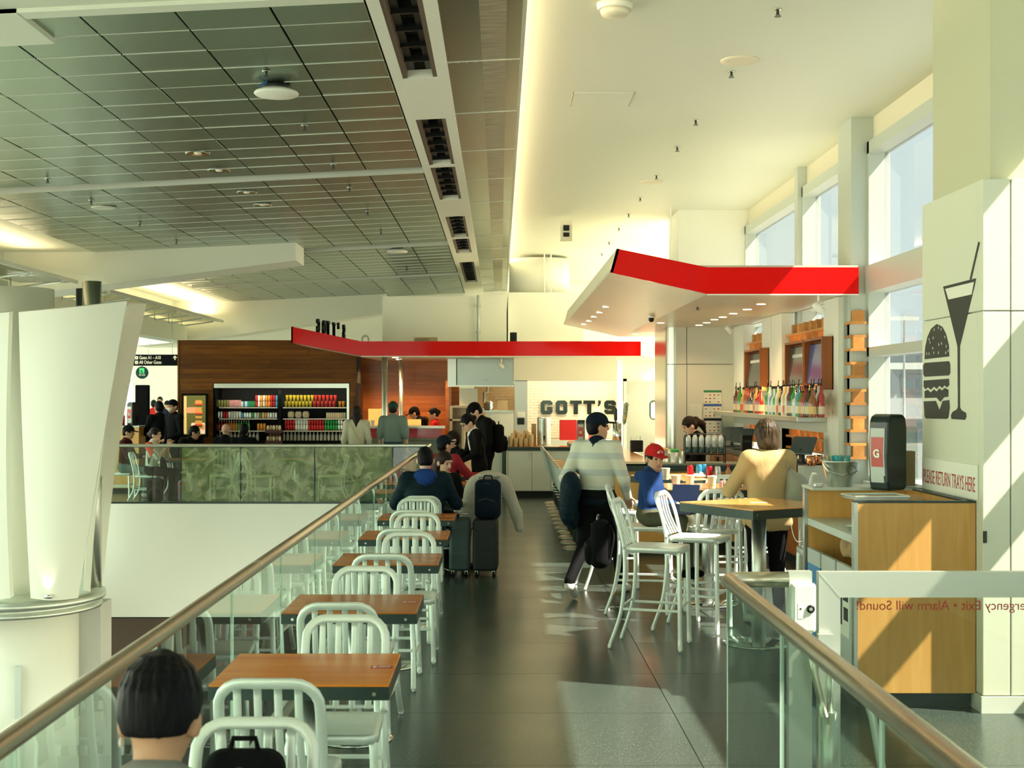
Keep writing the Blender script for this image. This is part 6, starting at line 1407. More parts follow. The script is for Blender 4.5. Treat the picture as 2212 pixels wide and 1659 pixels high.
def glasses(t, hm):
    b = MB()
    for sx_ in (-1, 1):
        b.tube([(sx_*.033+.022*math.cos(a), .102, .010+.018*math.sin(a)) for a in [2*PI*i/12 for i in range(12)]], .0025, 5, closed=True, up=(0, 1, 0)); b.tube([(sx_*.055, .100, .014), (sx_*.08, .02, .012), (sx_*.082, -.02, .005)], .0022, 5)
    b.tube([(-.011, .104, .012), (.011, .104, .012)], .0022, 5); o = b.obj('glasses', 'black', t); o.matrix_local = hm
# --- foreground man
t, j, hm = person('man in grey shirt with thick black hair seated with his back turned', (-.755, 2.84, 0), 0, 1.74, sit=.455, top='grey', skin='skin', hair=('bowl', 'hair'), yaw=.04, pitch=-.25, face=False, J=dict(head=(0, .10, 1.185), neck=(0, .03, 1.04)), vox=.012, headk=.98)
MB().ball((-.083, -.015, -.055), (.006, .01, .012)).obj('earbud', 'white', t).matrix_local = hm
bpy.data.objects['dining_chair'].location.y = 2.92
# --- rail row
person('man in navy puffer jacket with royal blue hood hunched over his table', (-.77, 13.62, 0), .05, 1.8, sit=.455, top='puffer', under='royal', bottom='denim', b=1.28, hair=('short', 'hair'), pitch=-.35, face=False, J=dict(elL=(-.30, .12, .78), elR=(.31, .10, .78), wrL=(-.14, .36, .80), wrR=(.16, .36, .80)), extra=[ell((0, -.06, 1.09), (.115, .075, .055), 4, .02), ell((0, -.095, 1.05), (.085, .05, .06), 4, .02)])
person('woman with long dark hair facing the man in the puffer jacket', (-.66, 14.80, 0), PI+.5, 1.62, sit=.455, top='black', hair=('long', 'hair2'), pitch=-.3, yaw=.3, skin='skin2')
person('man in red sweater and navy cap leaning on his table', (-.80, 18.28, 0), -.35, 1.76, sit=.455, top='maroon', bottom='black', b=1.15, hat=('navy', 0), hair=('short', 'hair'), yaw=-.5, face=False, J=dict(elR=(.33, .20, .78), wrR=(.42, .42, .79)))
person('young man in black tee looking aside at the far rail table', (-.64, 19.8, 0), PI/2+.55, 1.82, sit=.455, top='black', sleeve=0, hair=('short', 'hair2'), skin='skin2', yaw=-.15, pitch=.05)
t, j, hm = person('standing woman in black cardigan and glasses looking down at a card reader', (-.30, 19.25, 0), PI/2+.35, 1.70, top='black', under='white', hair=('bun', 'hair'), skin='skin2', pitch=-.6, J=dict(neck=(0, .10, 1.43), head=(0, .18, 1.55), chest=(0, .05, 1.23), shL=(-.17, .08, 1.38), shR=(.17, .08, 1.38), elL=(-.22, .10, 1.10), elR=(.22, .12, 1.10), wrL=(-.08, .34, .98), wrR=(.06, .36, .96)), extra=[ell((0, .11, 1.26), (.06, .06, .16), 4, .02)]); glasses(t, hm)
o = thing('card_reader', 'black handheld card reader held by the woman in the cardigan', 'reader', (-.66, 19.07, .93), 1.2); MB().bbox(-.04, .04, -.08, .08, -.012, .018, .006).obj('case', 'black', o); part('keypad', 'dark', o, (-.03, .03, -.07, .0, .018, .021))
person('tall man in black cap and hoodie standing with a backpack', (-.22, 20.45, 0), PI/2+.1, 1.84, top='black', bottom='black', hair=('short', 'hair'), hat=('black', 0), skin='skin2', pitch=-.65, yaw=.1, b=1.12, J=dict(neck=(0, .08, 1.46), head=(0, .16, 1.575), elR=(.24, -.02, 1.1), wrR=(.20, .18, .95)), extra=[ell((0, -.08, 1.46), (.12, .08, .07), 0, .03)])
def backpack(label, loc, rz, s_=1.0, m='black', tilt=0):
    t = thing('backpack', label, 'backpack', loc, rz); R = Matrix.Rotation(tilt, 4, 'X')
    o = sdf_obj('bag_body', [([rbox((0, 0, .22*s_), (.145*s_, .085*s_, .22*s_), .07*s_), ell((0, -.10*s_, .14*s_), (.115*s_, .05*s_, .12*s_), k=.02)], .012)], [m], t); o.rotation_euler = R.to_euler()
    b = MB(); b.tube([(-.05*s_, 0, .43*s_), (-.04*s_, 0, .48*s_), (.04*s_, 0, .48*s_), (.05*s_, 0, .43*s_)], .010*s_, 8); o = b.obj('grab_handle', m, t); o.rotation_euler = R.to_euler()
    b = MB(); b.tube([(-.10*s_, -.055*s_, .36*s_), (0, -.09*s_, .40*s_), (.10*s_, -.055*s_, .36*s_)], .004*s_, 5); b.tube([(-.09*s_, -.125*s_, .20*s_), (0, -.15*s_, .23*s_), (.09*s_, -.125*s_, .20*s_)], .004*s_, 5); o = b.obj('zip', 'dark', t); o.rotation_euler = R.to_euler()
    for sx_ in (-1, 1): o = MB().tube(spline([(sx_*.07*s_, .08*s_, .42*s_), (sx_*.09*s_, .13*s_, .30*s_), (sx_*.08*s_, .085*s_, .06*s_)], 5), .022*s_, 8, .006*s_).obj('shoulder_strap', m, t); o.rotation_euler = R.to_euler()
    return t
backpack('black backpack on the back of the tall man in the cap', (-.02, 20.42, 1.02), PI/2, 1.0)
# --- queue and staff
t, j, hm = person('woman with long dark hair in a pale jacket waiting at the order counter', (PX(770, 24.35), 24.35, 0), .05, 1.72, top='cream', bottom='black', hair=('long', 'hair2'), face=False, coat=.0, b=1.08)
MB().tube(spline([(-.12, .10, 1.38), (-.13, -.06, 1.42), (-.02, -.135, 1.22), (.10, -.14, 1.02), (.18, -.06, .92)], 6), .010, 6, .005).obj('bag_strap', M['cup2'], t)
person('man in grey-green tee and dark green cap waiting at the order counter', (PX(849, 24.4), 24.4, 0), -.02, 1.80, top='teal', sleeve=0, bottom='denim', hair=('short', 'hair2'), hat=('dkgreen', 0), face=False, b=1.12)
person('kitchen worker in black cap bending over the hatch', (PX(914, 26.9), 26.9, 0), PI/2-.1, 1.74, top='black', hat=('black', 0), pitch=-.5, J=dict(neck=(0, .10, 1.44), head=(0, .18, 1.55)), skin='skin')
person('kitchen worker in red top with black head scarf', (PX(939, 26.42), 26.42, 0), PI/2+.15, 1.66, top='red', hair=('bun', 'hair'), pitch=-.3, skin='skin', J=dict(elL=(-.2, .16, 1.12), wrL=(-.15, .38, 1.15), elR=(.2, .16, 1.12), wrR=(.15, .38, 1.15)))
person('bartender in black with a brown ponytail looking down', (PX(1507, 17.7), 17.7, 0), PI/2+.15, 1.66, top='black', hair=('pony', 'hair2'), skin='skin2', pitch=-.5, J=dict(neck=(0, .05, 1.45), head=(0, .115, 1.575), elL=(-.2, .12, 1.1), elR=(.2, .12, 1.1), wrL=(-.1, .34, 1.0), wrR=(.1, .34, 1.0)))
# --- man with navy cap walking past, boy on stool, woman in tan jacket
t, j, hm = person('man in pale striped sweater and navy cap striding with a jacket under his arm', (.92, 12.5, 0), -.45, 1.74, top='sweater', under='navy', bottom='black', shoe='white', skin='skin', hat=('navy', 0), hair=('short', 'hair'), yaw=-.75, pitch=-.05, b=1.16, vox=.012,
    J=dict(anL=(-.13, -.36, .17), toeL=(-.13, -.25, .045), knL=(-.11, -.04, .50), anR=(.13, .30, .09), toeR=(.14, .46, .036), knR=(.12, .22, .52), elL=(-.30, -.07, 1.12), wrL=(-.24, .16, 1.02), elR=(.27, .0, 1.12), wrR=(.24, .18, .95)), extra=[ell((0, 0, .93), (.185, .135, .10), 4, .02)])
glasses(t, hm)
o = sdf_obj('held_jacket', [([ell((0, 0, .0), (.10, .16, .17), k=.03), ell((-.03, -.05, -.16), (.085, .13, .18), k=.04), ell((.02, .06, -.26), (.07, .10, .13), k=.04)], .012)], ['puffer'], loc=(.665, 12.42, 1.02)); tag(o, 'dark navy puffer jacket carried under the arm of the walking man', 'jacket')
BZ = .775
t, j, hm = person('boy in red cap and blue hoodie sitting on a tall stool', (1.30, 11.60, 0), -2.0, 1.33, sit=BZ, top='boyblue', bottom='olive', shoe='black', skin='skin', hair=('short', 'hair'), hat=('red', 0), yaw=-.75, pitch=-.18, b=1.12, vox=.011, eyesc=1.1, headk=1.05,
    J=dict(anL=(-.12, .46, .40), toeL=(-.12, .60, .35), anR=(.12, .46, .40), toeR=(.12, .60, .35), elL=(-.25, .10, BZ+.20), elR=(.25, .10, BZ+.20), wrL=(-.10, .36, BZ+.19), wrR=(.13, .36, BZ+.19), head=(0, .085, BZ+.575), neck=(0, .04, BZ+.465)), extra=[ell((0, -.05, BZ+.42), (.105, .07, .05), 0, .02)])
c = hm; o = MB(); o.ball((0, .090, .078), (.030, .006, .019)); o = o.obj('cap_badge', 'white', t); o.matrix_local = hm
me = text_obj('badge_letters', 'SF', .032, 'redp', frame((-.0175, .0967, .068), (1, 0, 0), (0, -.1, 1)), t, ext=.002, bold=.0012); me.matrix_local = hm
text_obj('hoodie_print', 'TION', .07, 'redp', frame((-.13, .155, BZ+.22), (1, 0, 0), (0, -.1, 1)), t, ext=.006, bold=.002)
o = thing('food_box', 'dark blue open food box on the knees of the boy', 'box', (1.545, 11.30, BZ+.115), -.45); M['boxblue'] = mat('box_blue', (.012, .022, .07), .4)
b = MB(); b.box(-.12, .12, -.09, .09, 0, .008); b.box(-.12, .12, -.09, -.08, 0, .09); b.box(-.12, .12, .08, .09, 0, .09); b.box(-.12, -.11, -.09, .09, 0, .09); b.box(.11, .12, -.09, .09, 0, .09); b.obj('tray', 'boxblue', o); MB().box(-.12, .12, 0, .008, 0, .17, Matrix.Translation((0, .09, .09)) @ Matrix.Rotation(-.5, 4, 'X')).obj('lid', 'boxblue', o)
backpack('black backpack hanging from the stool of the boy', (.88, 11.52, .40), math.radians(-100), .95)
t, j, hm = person('woman in tan jacket with streaked bobbed hair seen from behind', (2.23, 11.0, 0), .28, 1.70, top='tan', bottom='black', shoe='white', skin='skin2', hair=('bob', 'hairb'), yaw=.25, pitch=-.12, face=False, coat=.02, b=1.2, vox=.012, J=dict(elL=(-.30, .12, 1.14), wrL=(-.12, .36, 1.16), elR=(.26, .06, 1.12), wrR=(.16, .32, 1.08)))
o = thing('shoulder_bag', 'grey-green leather bag on the shoulder of the woman in tan', 'bag', (2.47, 10.98, 0)); M['bagc'] = mat('bag_leather', (.30, .31, .24), .5)
sdf_obj('bag_body', [([ell((0, 0, 1.10), (.115, .11, .16), k=.04), rbox((0.03, 0, 1.02), (.13, .09, .09), .05, k=.05), ell((-.06, 0, 1.22), (.05, .07, .08), k=.03)], .011)], ['bagc'], o)
MB().tube(spline([(-.06, .0, 1.24), (-.10, -.04, 1.34), (-.13, .03, 1.44), (-.10, .10, 1.36), (.02, .08, 1.2)], 6), .015, 8, .005).obj('strap', 'bagc', o); MB().tube(spline([(.0, -.05, 1.0), (-.06, -.06, .84), (-.02, -.06, .70), (.05, -.06, .72), (.07, -.05, .90)], 6), .010, 6, .005).obj('hanging_strap', 'bagc', o)
# --- luggage by the puffer jacket man
def suitcase(label, loc, rz, m, w_=.19, d_=.13, h=.56, up=.42):
    t = thing('suitcase', label, 'suitcase', loc, rz); MB().bbox(-w_, w_, -d_, d_, .06, h, .03).obj('shell', m, t)
    for i in range(12): part('rib', m, t, (-w_+.03, w_-.03, -d_-.006, -d_, .11+i*.034, .128+i*.034))
    for a in (-1, 1):
        for e in (-1, 1): MB().lathe([(.03, -.012), (.03, .012)], 14, Matrix.Translation((a*(w_-.04), e*(d_-.03), .03)) @ Matrix.Rotation(PI/2, 4, 'Y')).obj('wheel', 'black', t); part('wheel_fork', 'steel_b', t, (a*(w_-.04)-.016, a*(w_-.04)+.016, e*(d_-.03)-.012, e*(d_-.03)+.012, .03, .07))
    b = MB(); b.tube([(-.08, d_-.03, h), (-.08, d_-.03, h+up), (.08, d_-.03, h+up), (.08, d_-.03, h)], .009, 8); b.obj('pull_handle', 'steel_b', t); return t
M['caseteal'] = mat('suitcase_teal', (.03, .06, .06), .4); M['caseblk'] = mat('suitcase_black', (.012, .014, .016), .6)
suitcase('ribbed dark teal suitcase beside the man in the puffer jacket', (-.425, 14.02, 0), .0, 'caseteal', .11, .2, .60, .03); suitcase('black fabric suitcase with a backpack strapped on top', (-.15, 13.98, 0), -.05, 'caseblk', .13, .17, .60)
backpack('large black backpack standing on the black suitcase', (-.13, 13.92, .60), -.15, .95, 'navy', -.05)
M['quilt'] = mat('quilted_jacket', (.46, .44, .36), .6, bump=((10, 10, 10), 1.0))
o = sdf_obj('quilted_jacket', [([ell((-.02, .0, .95), (.20, .09, .14), k=.06), ell((-.03, -.13, 1.045), (.13, .12, .035), k=.05), ell((-.19, .0, .78), (.12, .09, .24), k=.06), ell((-.26, -.01, .60), (.09, .07, .16), k=.05), cap((.14, .03, .95), (.27, .0, .62), .08, .06, 0, .05), cap((.27, 0, .62), (.30, -.02, .47), .06, .05, 0, .04)], .012)], ['quilt'], loc=(-.09, 14.32, 0)); tag(o, 'pale quilted jacket draped over the suitcase handle', 'jacket')
o = thing('drink_cup', 'red paper drink cup with a straw on the far rail table', 'cup', (-.55, 19.15, .7525)); MB().lathe([(.032, 0), (.045, .13), (.047, .135)], 16).obj('cup_wall', 'redp', o); MB().lathe([(.048, .135), (.046, .145), (.02, .15)], 16).obj('lid', 'canwhite', o); MB().tube([(0, 0, .14), (.01, 0, .22)], .004, 6).obj('straw', 'redp', o)
backpack('black backpack lying on the chair opposite the man in grey', (-.77, 3.975, .46), 0, .85, 'black')

# ================================================================ BALCONY SIDE
BG = None
BC = 'aluminium slat-back chair behind the green mottled balcony glass'
chair(PX(483, 24.15), 24.15, PI/2, BC+' below the cooler end'); chair(PX(565, 23.95), 23.95, -PI/2, BC+' facing the round pedestal table'); chair(PX(715, 24.0), 24.0, PI/2, BC+' below the waiting woman')
chair(PX(322, 23.95), 23.95, -PI/2, 'aluminium slat-back chair under the person in the baseball jersey'); chair(PX(262, 24.7), 24.7, -PI/2, 'aluminium slat-back chair under the man in the wine red top'); chair(PX(526, 25.5), 25.5, 0, 'aluminium slat-back chair under the dark haired man by the cooler'); chair(PX(484, 25.9), 25.9, .2, 'aluminium slat-back chair under the bald man'); chair(PX(395, 25.3), 25.3, -PI/2, 'aluminium slat-back chair under the man with glasses on the balcony')
for px, d, lb_ in ((410, 24.1, 'two-seat table on the balcony beside the jersey wearer'), (640, 24.1, 'two-seat table on the balcony between two empty chairs')):
    o = dup(TB0, (PX(px, d), d, 0), label=lb_)
    if 'group' in o: del o['group']
person('masked man in black cap and uniform standing by the kiosk', (PX(375, 26.0), 26.0, 0), PI*.78, 1.83, top='black', hat=('black', 0), skin='skin', yaw=.2, J=dict(wrL=(-.12, .28, 1.0), elL=(-.25, .02, 1.1)))
msk = sdf_obj('face_mask', [([ell((0, .072, -.045), (.052, .045, .045))], .007)], ['white'], bpy.data.objects['person.%03d' % 12] if False else None)
t_ = [o for o in bpy.data.objects if o.get('label', '').startswith('masked man')][0]; msk.parent = t_; kk = (1.83/1.75); hmm = Matrix.Translation(Vector(STAND['head'])*kk) @ Matrix.Rotation(.2, 4, 'Z') @ Matrix.Scale(kk**.5, 4); msk.matrix_local = hmm
person('dark haired man in black jacket at the kiosk with his back turned', (PX(344, 26.4), 26.4, 0), .7, 1.80, top='black', skin='skin', face=False, b=1.1, J=dict(wrL=(-.15, .4, 1.1), elL=(-.22, .12, 1.12)))
person('man in wine red top and black cap sitting on the balcony', (PX(268, 24.7), 24.7, 0), -PI/2, 1.76, sit=.455, top='wine', bottom='greyt', shoe='cream', hat=('black', 0), skin='skin3', pitch=-.2)
person('person in white pinstripe jersey with orange sleeves sitting on the balcony', (PX(326, 23.95), 23.95, 0), -PI/2-.1, 1.70, sit=.455, top='pinstripe', bottom='black', sleeve=0, hair=('bun', 'hair2'), skin='skin2', J=dict(elL=(-.24, .22, .78), wrL=(-.06, .32, 1.02), elR=(.24, .22, .78), wrR=(.06, .34, 1.0)), extra=[cap((-.175, .03, 1.0), (-.21, .12, .86), .068, .072, 5, .02), cap((.175, .03, 1.0), (.21, .12, .86), .068, .072, 5, .02)])
for o in bpy.data.objects:
    if o.get('label', '').startswith('person in white pin'):
        for c in o.children:
            if c.name.startswith('body'): c.data.materials[5] = M['orange']
t, j, hm = person('man with glasses in black leaning forward on the balcony', (PX(392, 25.3), 25.3, 0), -PI/2+.15, 1.78, sit=.455, top='black', skin='skin', pitch=-.25, J=dict(head=(0, .24, 1.19), neck=(0, .16, 1.07), chest=(0, .10, .87))); glasses(t, hm)
person('bald man sitting with his back to the balcony rail', (PX(484, 25.9), 25.9, 0), -.3, 1.78, sit=.455, top='black', hair=None, face=False, skin='skin2'); person('dark haired man in black sitting beside the bald man', (PX(526, 25.5), 25.5, 0), 0, 1.80, sit=.455, top='black', face=False, skin='skin2')
for px, H_, lb_ in ((332, 1.78, 'distant traveller in red behind the kiosk men'), (346, 1.88, 'tall distant traveller with dark hair in the hall'), (362, 1.76, 'distant traveller in a dark cap in the hall')):
    person(lb_, (PX(px, {332: 40, 346: 42.5, 362: 38}[px]), {332: 40, 346: 42.5, 362: 38}[px], 0), PI if px > 340 else .3, H_, top='red' if px == 332 else 'navy', hat=('black', 0) if px == 362 else None, skin='skin', hands=False, vox=.02)
person('person in red top on the storey below', (PX(308, 29), 29, -4.6), -PI/2, 1.75, top='red', skin='skin', vox=.018)
backpack('black bag on the balcony floor by the jersey wearer', (PX(335, 23.5), 23.5, 0), 0, 1.0, 'black'); o = thing('tote_bag', 'patterned orange and blue tote on the balcony floor behind the green film', 'bag', (PX(410, 23.6), 23.6, 0)); M['pattern'] = mat('pattern_cloth', (.50, .08, .05), .8, noise=((14, 14, 14), (.10, .30, .45), 2)); sdf_obj('bag_body', [([rbox((0, 0, .20), (.20, .10, .20), .06), ell((.1, 0, .33), (.1, .07, .1))], .014)], ['pattern'], o); MB().tube(spline([(-.1, 0, .38), (-.08, 0, .52), (.08, 0, .52), (.1, 0, .38)], 5), .01, 6).obj('handle', 'black', o)
# kiosk, dispenser cabinet, sign, poster
o = thing('order_kiosk', 'tall black order kiosk on the balcony', 'kiosk', (PX(308, 26.8), 26.8, 0)); MB().bbox(-.14, .14, -.05, .05, .3, 2.12, .02).obj('panel', 'black', o); part('base', 'black', o, (-.18, .18, -.15, .15, 0, .03), (-.06, .06, -.04, .04, .03, .3))
o = thing('condiment_cabinet', 'maple condiment cabinet beside the order kiosk', 'cabinet', (PX(275, 26.2), 26.2, 0)); MB().bbox(-.35, .30, -.25, .25, .08, 1.28, .006).obj('carcass', 'wood_maple', o); part('top', 'frame', o, (-.36, .31, -.26, .26, 1.28, 1.31)); part('plinth', 'blackm', o, (-.33, .28, -.22, .22, 0, .08))
napkin_dispenser('napkin_dispenser', 'black napkin dispenser with red card on the condiment cabinet', (PX(287, 26.15), 26.15, 1.31), -.5, .9)
o = thing('red_tin', 'red condiment tin on the condiment cabinet', 'tin', (PX(261, 26.1), 26.1, 1.31)); MB().lathe([(.08, 0), (.08, .2), (.07, .21)], 18).obj('tin_body', 'redp', o); MB().lathe([(.03, .21), (.03, .23), (.01, .24)], 12).obj('lid', 'black', o)
sd = 32.0; o = thing('gate_sign', 'black overhead sign reading Gates A1 to A10 and All Other Gates', 'sign', (0, sd, 0)); M['signy'] = mat('sign_letter', (.75, .70, .50), .5, emit=(.75, .68, .45), es=.5)
MB().bbox(PX(225, sd), PX(392, sd), -.05, .05, PZ(790, sd), PZ(766, sd), .004).obj('board', 'black', o)
text_obj('lettering', 'Gates A1 \u2013 A10', .115, 'signy', frame((PX(302, sd), -.053, PZ(776, sd)), (1, 0, 0), (0, 0, 1)), o, ext=.002, width=46*sd/F); text_obj('lettering', 'All Other Gates', .115, 'signy', frame((PX(302, sd), -.053, PZ(786, sd)), (1, 0, 0), (0, 0, 1)), o, ext=.002, width=48*sd/F)
ax_, az_ = PX(379, sd), PZ(776, sd); b = MB(); b.prism([(-.012, -.05), (.012, -.05), (.012, .02), (.045, -.01), (.045, .015), (0, .055), (-.045, .015), (-.045, -.01), (-.012, .02)], 0, .004, frame((ax_, -.05, az_+.03), (1, 0, 0), (0, 0, 1))); b.obj('arrow', 'signy', o)
for pz_ in (773, 783):
    q = part('pictogram', 'signy', o, (PX(293, sd), PX(299.5, sd), -.054, -.05, PZ(pz_+3.4, sd), PZ(pz_-3.4, sd))); c0 = Vector((PX(296.2, sd), -.055, PZ(pz_, sd)))
    b = MB(); b.tube([c0+Vector((-.022, 0, -.024)), c0+Vector((.022, 0, .024))], .005, 4); b.tube([c0+Vector((-.022, 0, .024)), c0+Vector((.022, 0, -.024))], .005, 4); b.obj('cross', 'black', q)
for px, zt_ in ((320, 3.30), (372, 3.82)): MB().tube([(PX(px, sd), 0, PZ(766, sd)), (PX(px, sd), 0, zt_)], .008, 6).obj('hanger', 'frame', o)
sd = 32.0; o = thing('round_sign', 'round dark green gate sign with bright green pictogram', 'sign', (PX(307, sd), sd, PZ(805, sd))); MB().lathe([(.15, -.02), (.15, .02)], 32, Matrix.Rotation(PI/2, 4, 'X')).obj('disc', 'dkgreen', o); M['signg'] = mat('sign_green', (.05, .55, .16), .5, emit=(.05, .5, .14), es=.35); part('pictogram', 'signg', o, (-.06, .06, -.025, -.02, -.02, .11)); part('pictogram_mark', 'dkgreen', o, (-.025, .0, -.028, -.025, .0, .06), (0, .035, -.028, -.025, .0, .02)); text_obj('lettering', 'A9 A10', .055, 'signy', frame((-.075, -.022, -.075), (1, 0, 0), (0, 0, 1)), o, ext=.002, width=.15); MB().tube([(0, 0, .14), (0, 0, .19)], .012, 6).obj('hanger', 'frame', o)
o = thing('burger_display', 'backlit poster of a hand with stacked burgers in a black frame', 'display', (PX(421, 26.7), 26.7, 0)); sd = 26.7
x0, x1, z0, z1 = PX(393, sd)-o.location.x, PX(449, sd)-o.location.x, PZ(944, sd), PZ(850, sd)
part('frame', 'black', o, (x0, x1, -.03, .05, z0, z1)); part('stand', 'black', o, (x0+.1, x1-.1, 0, .05, 0, z0)); M['dispbg'] = mat('display_foliage', (.2, .18, .03), .5, noise=((30, 30, 30), (.45, .36, .05), 5)); 
def lit(n_, c, e): M[n_] = mat('lit_'+n_, c, .5, emit=c, es=e)
lit('dsp_bun', (.75, .30, .06), .7); lit('dsp_patty', (.12, .03, .01), .6); lit('dsp_lett', (.18, .28, .04), .6); lit('dsp_tom', (.70, .09, .03), .7); lit('dsp_hand', (.80, .32, .14), .7); lit('dsp_plate', (.85, .62, .38), .8); lit('dsp_fol', (.14, .13, .02), .6); lit('dsp_side', (.80, .50, .16), .8)
pic = part('picture', 'dsp_fol', o, (x0+.04, x1-.04, -.033, -.03, z0+.05, z1-.04))
def dsp(m_, u0, u1, v0, v1, rnd=.4, dep=.002):
    X0, X1, Z0, Z1 = x0+.04, x1-.04, z0+.05, z1-.04; a0, a1 = X0+(X1-X0)*u0, X0+(X1-X0)*u1; c0, c1 = Z0+(Z1-Z0)*v0, Z0+(Z1-Z0)*v1; r = min(a1-a0, c1-c0)*rnd
    b = MB(); b.prism(rr(a0, a1, c0, c1, max(r, .002), 4), 0, dep, frame((0, -.033, 0), (1, 0, 0), (0, 0, 1))); b.obj('picture_shape', m_, pic)
dsp('dsp_side', .02, .14, .02, .98, .05); dsp('dsp_plate', .35, .98, .02, .30, .1); dsp('dsp_hand', .10, .62, .55, .70, .5, .003); dsp('dsp_hand', .80, .99, .12, .26, .4, .003)
for v in (.68, .45, .16): dsp('dsp_bun', .52, .86, v+.10, v+.20, .5, .004); dsp('dsp_tom', .50, .88, v+.07, v+.11, .4, .005); dsp('dsp_patty', .52, .86, v+.03, v+.08, .4, .005); dsp('dsp_lett', .50, .90, v+.015, v+.04, .4, .0055); dsp('dsp_bun', .54, .84, v-.03, v+.02, .4, .004)

# ================================================================ DRINKS COOLER
def cooler():
    t = thing('drinks_cooler', 'wide black open drinks cooler set in the walnut wall', 'cooler', (-4.475, 27.05, 0)); hw = 1.385
    part('back', 'blackm', t, (-hw, hw, .58, .62, .3, 2.12)); part('side', 'black', t, (-hw, -hw+.04, 0, .6, .3, 2.12)); part('side', 'steel_b', t, (hw-.05, hw, -.01, .6, .3, 2.06)); part('header', 'steel_b', t, (-hw, hw, -.03, .1, 2.06, 2.15)); part('roof', 'black', t, (-hw, hw, .1, .6, 2.095, 2.12)); part('base', 'black', t, (-hw, hw, -.02, .6, 0, .98))
    part('mullion', 'black', t, (PX(602, 27.1)+4.475, PX(608, 27.1)+4.475, .0, .08, .3, 2.06))
    for z in (1.667, 1.436, 1.187):
        s_ = part('shelf', 'black', t, (-hw+.04, hw-.05, .03, .58, z-.02, z)); part('shelf_edge', 'white', s_, (-hw+.10, PX(600, 27.1)+4.475, .01, .03, z-.022, z-.002), (PX(612, 27.1)+4.475, hw-.06, .01, .03, z-.022, z-.002))
    MB().tube([(-hw+.1, .16, 2.078), (hw-.1, .16, 2.078)], .010, 8).obj('light_tube', 'lampoff', t)
cooler()
area('cooler_lamp', (-4.475, 26.98, 2.02), 2.6, .05, 7, (1.0, .90, .68), (0, .55, -1))
IT = {}
DIA = dict(can=.066, jar=.076, cup=.092, bottle=.066, water=.062)
def item(kind, m_, x, z, label, group, y=27.16, pitch=60):
    key = (kind, m_, label)
    if key not in IT:
        if kind == 'can': o = can_mesh(m_, 'drink_can'); tag(o, label, 'can', group)
        elif kind == 'jar': o = MB().lathe([(.036, 0), (.038, .008), (.038, .115), (.034, .13), (.034, .145)], 12).obj('drink_jar', m_); tag(o, label, 'jar', group)
        elif kind == 'cup':
            o = thing('juice_cup', label, 'cup', group=group); MB().lathe([(.030, 0), (.043, .115), (.044, .12)], 12).obj('cup_wall', m_, o); MB().lathe([(.046, .118), (.046, .124), (.03, .126)], 12).obj('lid', 'clear', o)
        elif kind == 'bottle':
            o = thing('juice_bottle', label, 'bottle', group=group); MB().lathe([(.032, 0), (.033, .01), (.033, .10), (.025, .14), (.013, .17), (.012, .185)], 12).obj('bottle_body', m_, o); MB().lathe([(.015, .185), (.015, .205)], 10).obj('cap', 'canwhite', o)
        elif kind == 'water':
            o = thing('water_bottle', label, 'bottle', group=group); MB().lathe([(.030, 0), (.031, .01), (.031, .10), (.022, .13), (.013, .15)], 12).obj('bottle_body', m_, o); MB().lathe([(.015, .15), (.015, .175)], 10).obj('cap', 'canwhite', o)
        IT[key] = o
    else: o = dup(IT[key])
    o.location = (x, y, z); k_ = min(1, pitch*27.16/F/6.9125*.97/DIA[kind]); o.scale = (k_, k_, 1); return o
def xq(zx): return PX(450+zx/6.9125, 27.16)
M['jc_y'] = mat('lemonade', (.58, .45, .03), .3); M['jc_r'] = mat('strawberry_drink', (.60, .04, .03), .3); M['jc_o'] = mat('orange_drink', (.62, .24, .02), .3); M['bt_g'] = mat('green_juice', (.05, .35, .05), .2); M['bt_r'] = mat('red_juice', (.40, .03, .02), .2); M['wtr'] = mat('water_plastic', (.50, .50, .44), .25); M['yog'] = mat('yoghurt_pot', (.70, .62, .44), .4)
CN = {'canred': 'red', 'cansilver': 'silver', 'canblue': 'blue', 'cangreen': 'green', 'canorange': 'orange', 'canwhite': 'white', 'canpink': 'pink', 'canolive': 'olive green'}
def lab(k_, m_, s_): return '%s %s %s' % (CN.get(m_, m_), k_, s_)
for i in range(5): item('jar', 'canolive', xq(120+i*42), 1.667, 'olive green jar on the top cooler shelf', 'olive jars in the cooler', pitch=42)
for i in range(6): item('jar', 'canpink', xq(325+i*30), 1.667, 'pink drink jar on the top cooler shelf', 'pink jars in the cooler', pitch=30)
for i, m_ in enumerate(['canwhite', 'canblue', 'canwhite', 'canblue', 'cangreen', 'cangreen', 'cangreen']): item('can', m_, xq(505+i*30), 1.667, lab('can', m_, 'in the single row of the top cooler shelf'), CN[m_]+' cans in the top row', pitch=30)
for i, m_ in enumerate(['canred', 'canwhite', 'canorange', 'cansilver', 'canorange', 'canorange', 'canred', 'canred', 'canblue']):
    for k_ in (0, 1): item('can', m_, xq(720+i*38), 1.667+k_*.123, lab('can', m_, 'in the double-stacked block by the cooler mullion'), CN[m_]+' cans in the stacked block', pitch=38)
for i in range(10):
    m_ = ['cansilver', 'cansilver', 'cansilver', 'canred', 'canred', 'cansilver', 'canwhite', 'canwhite', 'canwhite', 'cansilver'][i]; item('jar', m_, xq(115+i*40), 1.436, lab('tall can', m_, 'on the second cooler shelf'), CN[m_]+' tall cans on the second shelf', pitch=40)
